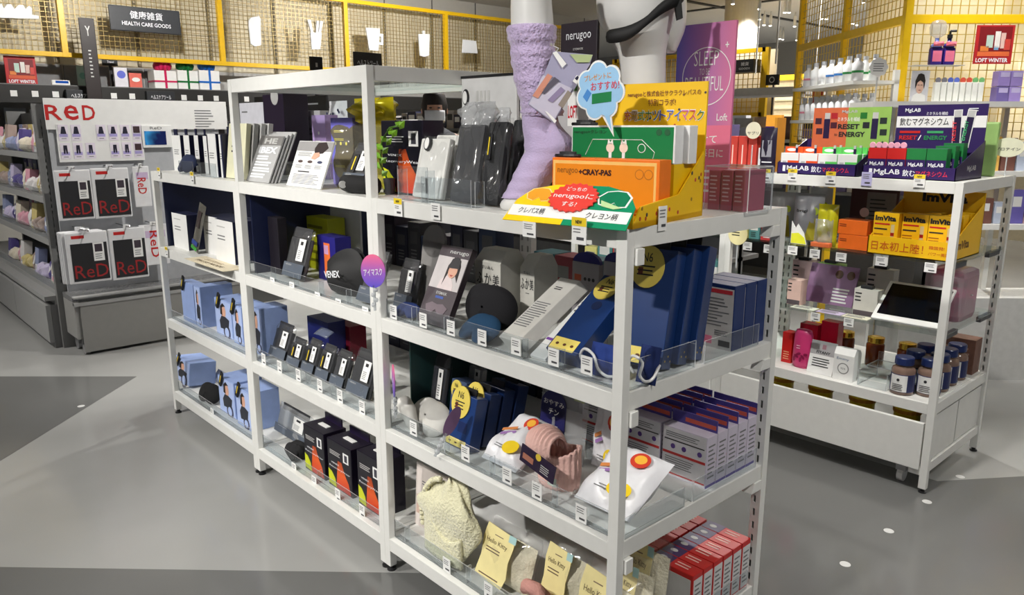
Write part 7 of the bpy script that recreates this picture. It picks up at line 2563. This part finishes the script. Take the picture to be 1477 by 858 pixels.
MB().box(w*.45, w*.55, .04, .06, 0, z0+.1).build('pole', CHAR, b)
MB().box(0, w, -.1, .15, 0, .02).build('base', CHAR, b)
# thin hanging rods
for p, y in (((1121, 60), 5.0), ((1094, 40), 6.0), ((1180, 50), 6.2)):
    q = PY(p, y)
    o = MB().tube([(0, 0, 0), (0, 0, CEIL-2.0)], .008, 6).build('hanging_rod', LGREY)
    o.location = (q.x, q.y, 2.0)
    tag(o, 'thin grey rod hanging from the ceiling', 'rod', 'hanging rods')

# ---------- dark gondolas in the aisle behind the white units
def dark_gondola(label, x0, x1, y0, top, pal, n, posts=True):
    t = thing('gondola', label, 'shelf', loc=(x0, y0, 0))
    L = x1-x0
    MB().box(0, L, .24, .28, 0, top).build('back_panel', DGREY, t)
    MB().box(0, L, 0, .52, 0, .3).build('base', mat((90, 90, 92), .5), t)
    zs = [.55, .85, 1.15, top-.14]
    for zz in zs:
        MB().box(0, L, -.0, .52, zz-.03, zz).build('shelf_board', GD, t)
    for x in (0, L-.04):
        MB().box(x, x+.04, .22, .3, 0, top+.02).build('upright', GD, t)
    k = 0
    for li, zz in enumerate(zs[1:]):
        x = .05
        while x < L-.12:
            cc, cn = pal[(k*3+n) % len(pal)]
            w_ = .08+.1*rnd.random()
            h_ = .13+.11*rnd.random()
            if li < 2:
                h_ = min(h_, zs[li+2]-zz-.045)
            b = thing('goods_box', '%s carton on the %s shelf of the %s' % (cn, ('lower', 'middle', 'top')[li], label.split(' standing')[0]), 'box', frame((x0+x, y0+.05, zz)), 'cartons in the aisle behind')
            MB().box(0, w_, 0, .1, 0, h_).build('body', mat(cc, .45), b, bevel=.002)
            patch(b, CARD if k % 3 else CHAR, w_*.15, w_*.85, h_*.45, h_*.8, y=-.001)
            x += w_+.012
            k += 1
    return t


PE = [((206, 206, 208), 'white'), ((60, 58, 66), 'charcoal'), ((176, 170, 166), 'stone'), ((120, 110, 160), 'violet'), ((150, 150, 156), 'grey'), ((40, 44, 70), 'navy')]
dark_gondola('grey aisle gondola standing behind the tall white unit', -5.9, -3.35, 1.75, 1.5, PE, 1)
dark_gondola('grey cross gondola standing near the masked shopper', -2.3, -.9, 3.4, 1.45, PE, 3)
dark_gondola('far grey gondola standing below the wire wall end', -6.6, -3.2, 4.4, 1.6, PE, 2)
dark_gondola('deep grey gondola standing beyond the third row', -3.0, -.6, 6.2, 1.5, PE, 0)
for k, (p, y, s_) in enumerate((((445, 160), 1.72, 'オーラルケア'), ((390, 160), 1.72, ''))):
    mw, w, h = fry((p[0]-22, p[1]), (p[0]+26, p[1]), (p[0]-22, p[1]-20), y)
    b = thing('category_sign', ('lettered' if s_ else 'blank') + ' dark category panel on the aisle gondola', 'sign', frame((mw.translation.x, y, 1.36)))
    MB().box(0, w, 0, .02, 0, mw.translation.z+h-1.36).build('sign_board', mat((48, 48, 50), .5), b)
    if s_:
        lines(b, WHT, w*.2, w*.8, mw.translation.z+h*.3-1.36, mw.translation.z+h*.6-1.36, 1, y=-.002)

# ---------- masked shopper in the aisle
sx, sy = -2.95, 2.47
pm = bpy.data.meshes.new('person')
verts = [(0, 0, .95), (0, 0, 1.15), (0, 0, 1.36), (0, 0, 1.46), (0, -.01, 1.52), (0, -.015, 1.6), (0, -.01, 1.68),
         (.17, 0, 1.37), (.25, .02, 1.12), (.24, -.08, .9), (.24, -.12, .8), (-.17, 0, 1.37), (-.25, .02, 1.12), (-.24, -.08, .9), (-.24, -.12, .8),
         (.1, 0, .88), (.11, -.01, .5), (.11, .03, .1), (.11, -.12, .04), (-.1, 0, .88), (-.11, -.01, .5), (-.11, .03, .1), (-.11, -.12, .04)]
edges = [(0, 1), (1, 2), (2, 3), (3, 4), (4, 5), (5, 6), (2, 7), (7, 8), (8, 9), (9, 10), (2, 11), (11, 12), (12, 13), (13, 14), (0, 15), (15, 16), (16, 17), (17, 18), (0, 19), (19, 20), (20, 21), (21, 22)]
pm.from_pydata(verts, edges, [])
po = bpy.data.objects.new('person', pm)
col.objects.link(po)
po.location = (sx, sy, 0)
po.rotation_euler = (0, 0, .95)
sk = po.modifiers.new('skin', 'SKIN')
rad = [.15, .15, .15, .055, .075, .095, .075, .07, .05, .04, .035, .07, .05, .04, .035, .09, .07, .05, .04, .09, .07, .05, .04]
for v_, r_ in zip(pm.skin_vertices[0].data, rad):
    v_.radius = (r_, r_*.85)
pm.skin_vertices[0].data[0].use_root = True
po.modifiers.new('sub', 'SUBSURF').levels = 2
po.modifiers['sub'].render_levels = 2
pm.materials.append(mat((206, 164, 140), .6))
tag(po, 'person in dark clothes wearing a white face mask in the aisle', 'person')
MB().lathe([(.07, 1.5), (.115, 1.56), (.122, 1.64), (.1, 1.72), (.05, 1.755), (.005, 1.76)], 24, (0, .02, 0), sx=.86, sy=.95).build('hair', HAIR, po, smooth=True)
mb = MB()
mb.grid(lambda u, v: (.085*math.sin((u-.5)*2.4), -.01-.115*math.cos((u-.5)*2.2)-.012*math.sin(pi*v), 1.515+.085*v), 12, 6)
mb.build('face_mask', mat((214, 216, 220), .7), po, smooth=True, solid=.004)
mb = MB()
mb.grid(lambda u, v: (.076*math.sin((u-.5)*2.0), -.005-.108*math.cos((u-.5)*2.0), 1.59+.05*v), 12, 4)
mb.build('brow', mat((196, 150, 126), .6), po, smooth=True, solid=.004)
for s_ in (-1, 1):
    MB().lathe([(.0, 0), (.012, .003), (.012, .009), (0, .012)], 10, (.032*s_, -.108, 1.612), sy=.5).build('eye', HAIR, po)
    MB().lathe([(.0, 0), (.014, .015), (.012, .04), (0, .055)], 10, (.098*s_, .0, 1.57), sx=.5).build('ear', SKIN, po, smooth=True)
DK = mat((30, 32, 44), .8)
MB().lathe([(.17, .9), (.2, 1.0), (.2, 1.25), (.21, 1.36), (.16, 1.42), (.07, 1.47)], 28, sy=.72).build('jacket', DK, po, smooth=True)
for s_ in (-1, 1):
    MB().tube([(.17*s_, 0, 1.38), (.25*s_, .02, 1.12), (.242*s_, -.07, .92)], [.085, .068, .055], 14).build('sleeve', DK, po, smooth=True)
    MB().tube([(.1*s_, 0, .96), (.11*s_, -.01, .5), (.11*s_, .03, .07)], [.115, .09, .07], 14).build('trouser_leg', mat((40, 40, 46), .8), po, smooth=True)
    MB().box(.11*s_-.05, .11*s_+.05, -.17, .09, 0, .08).build('shoe', BLACK, po, bevel=.02)
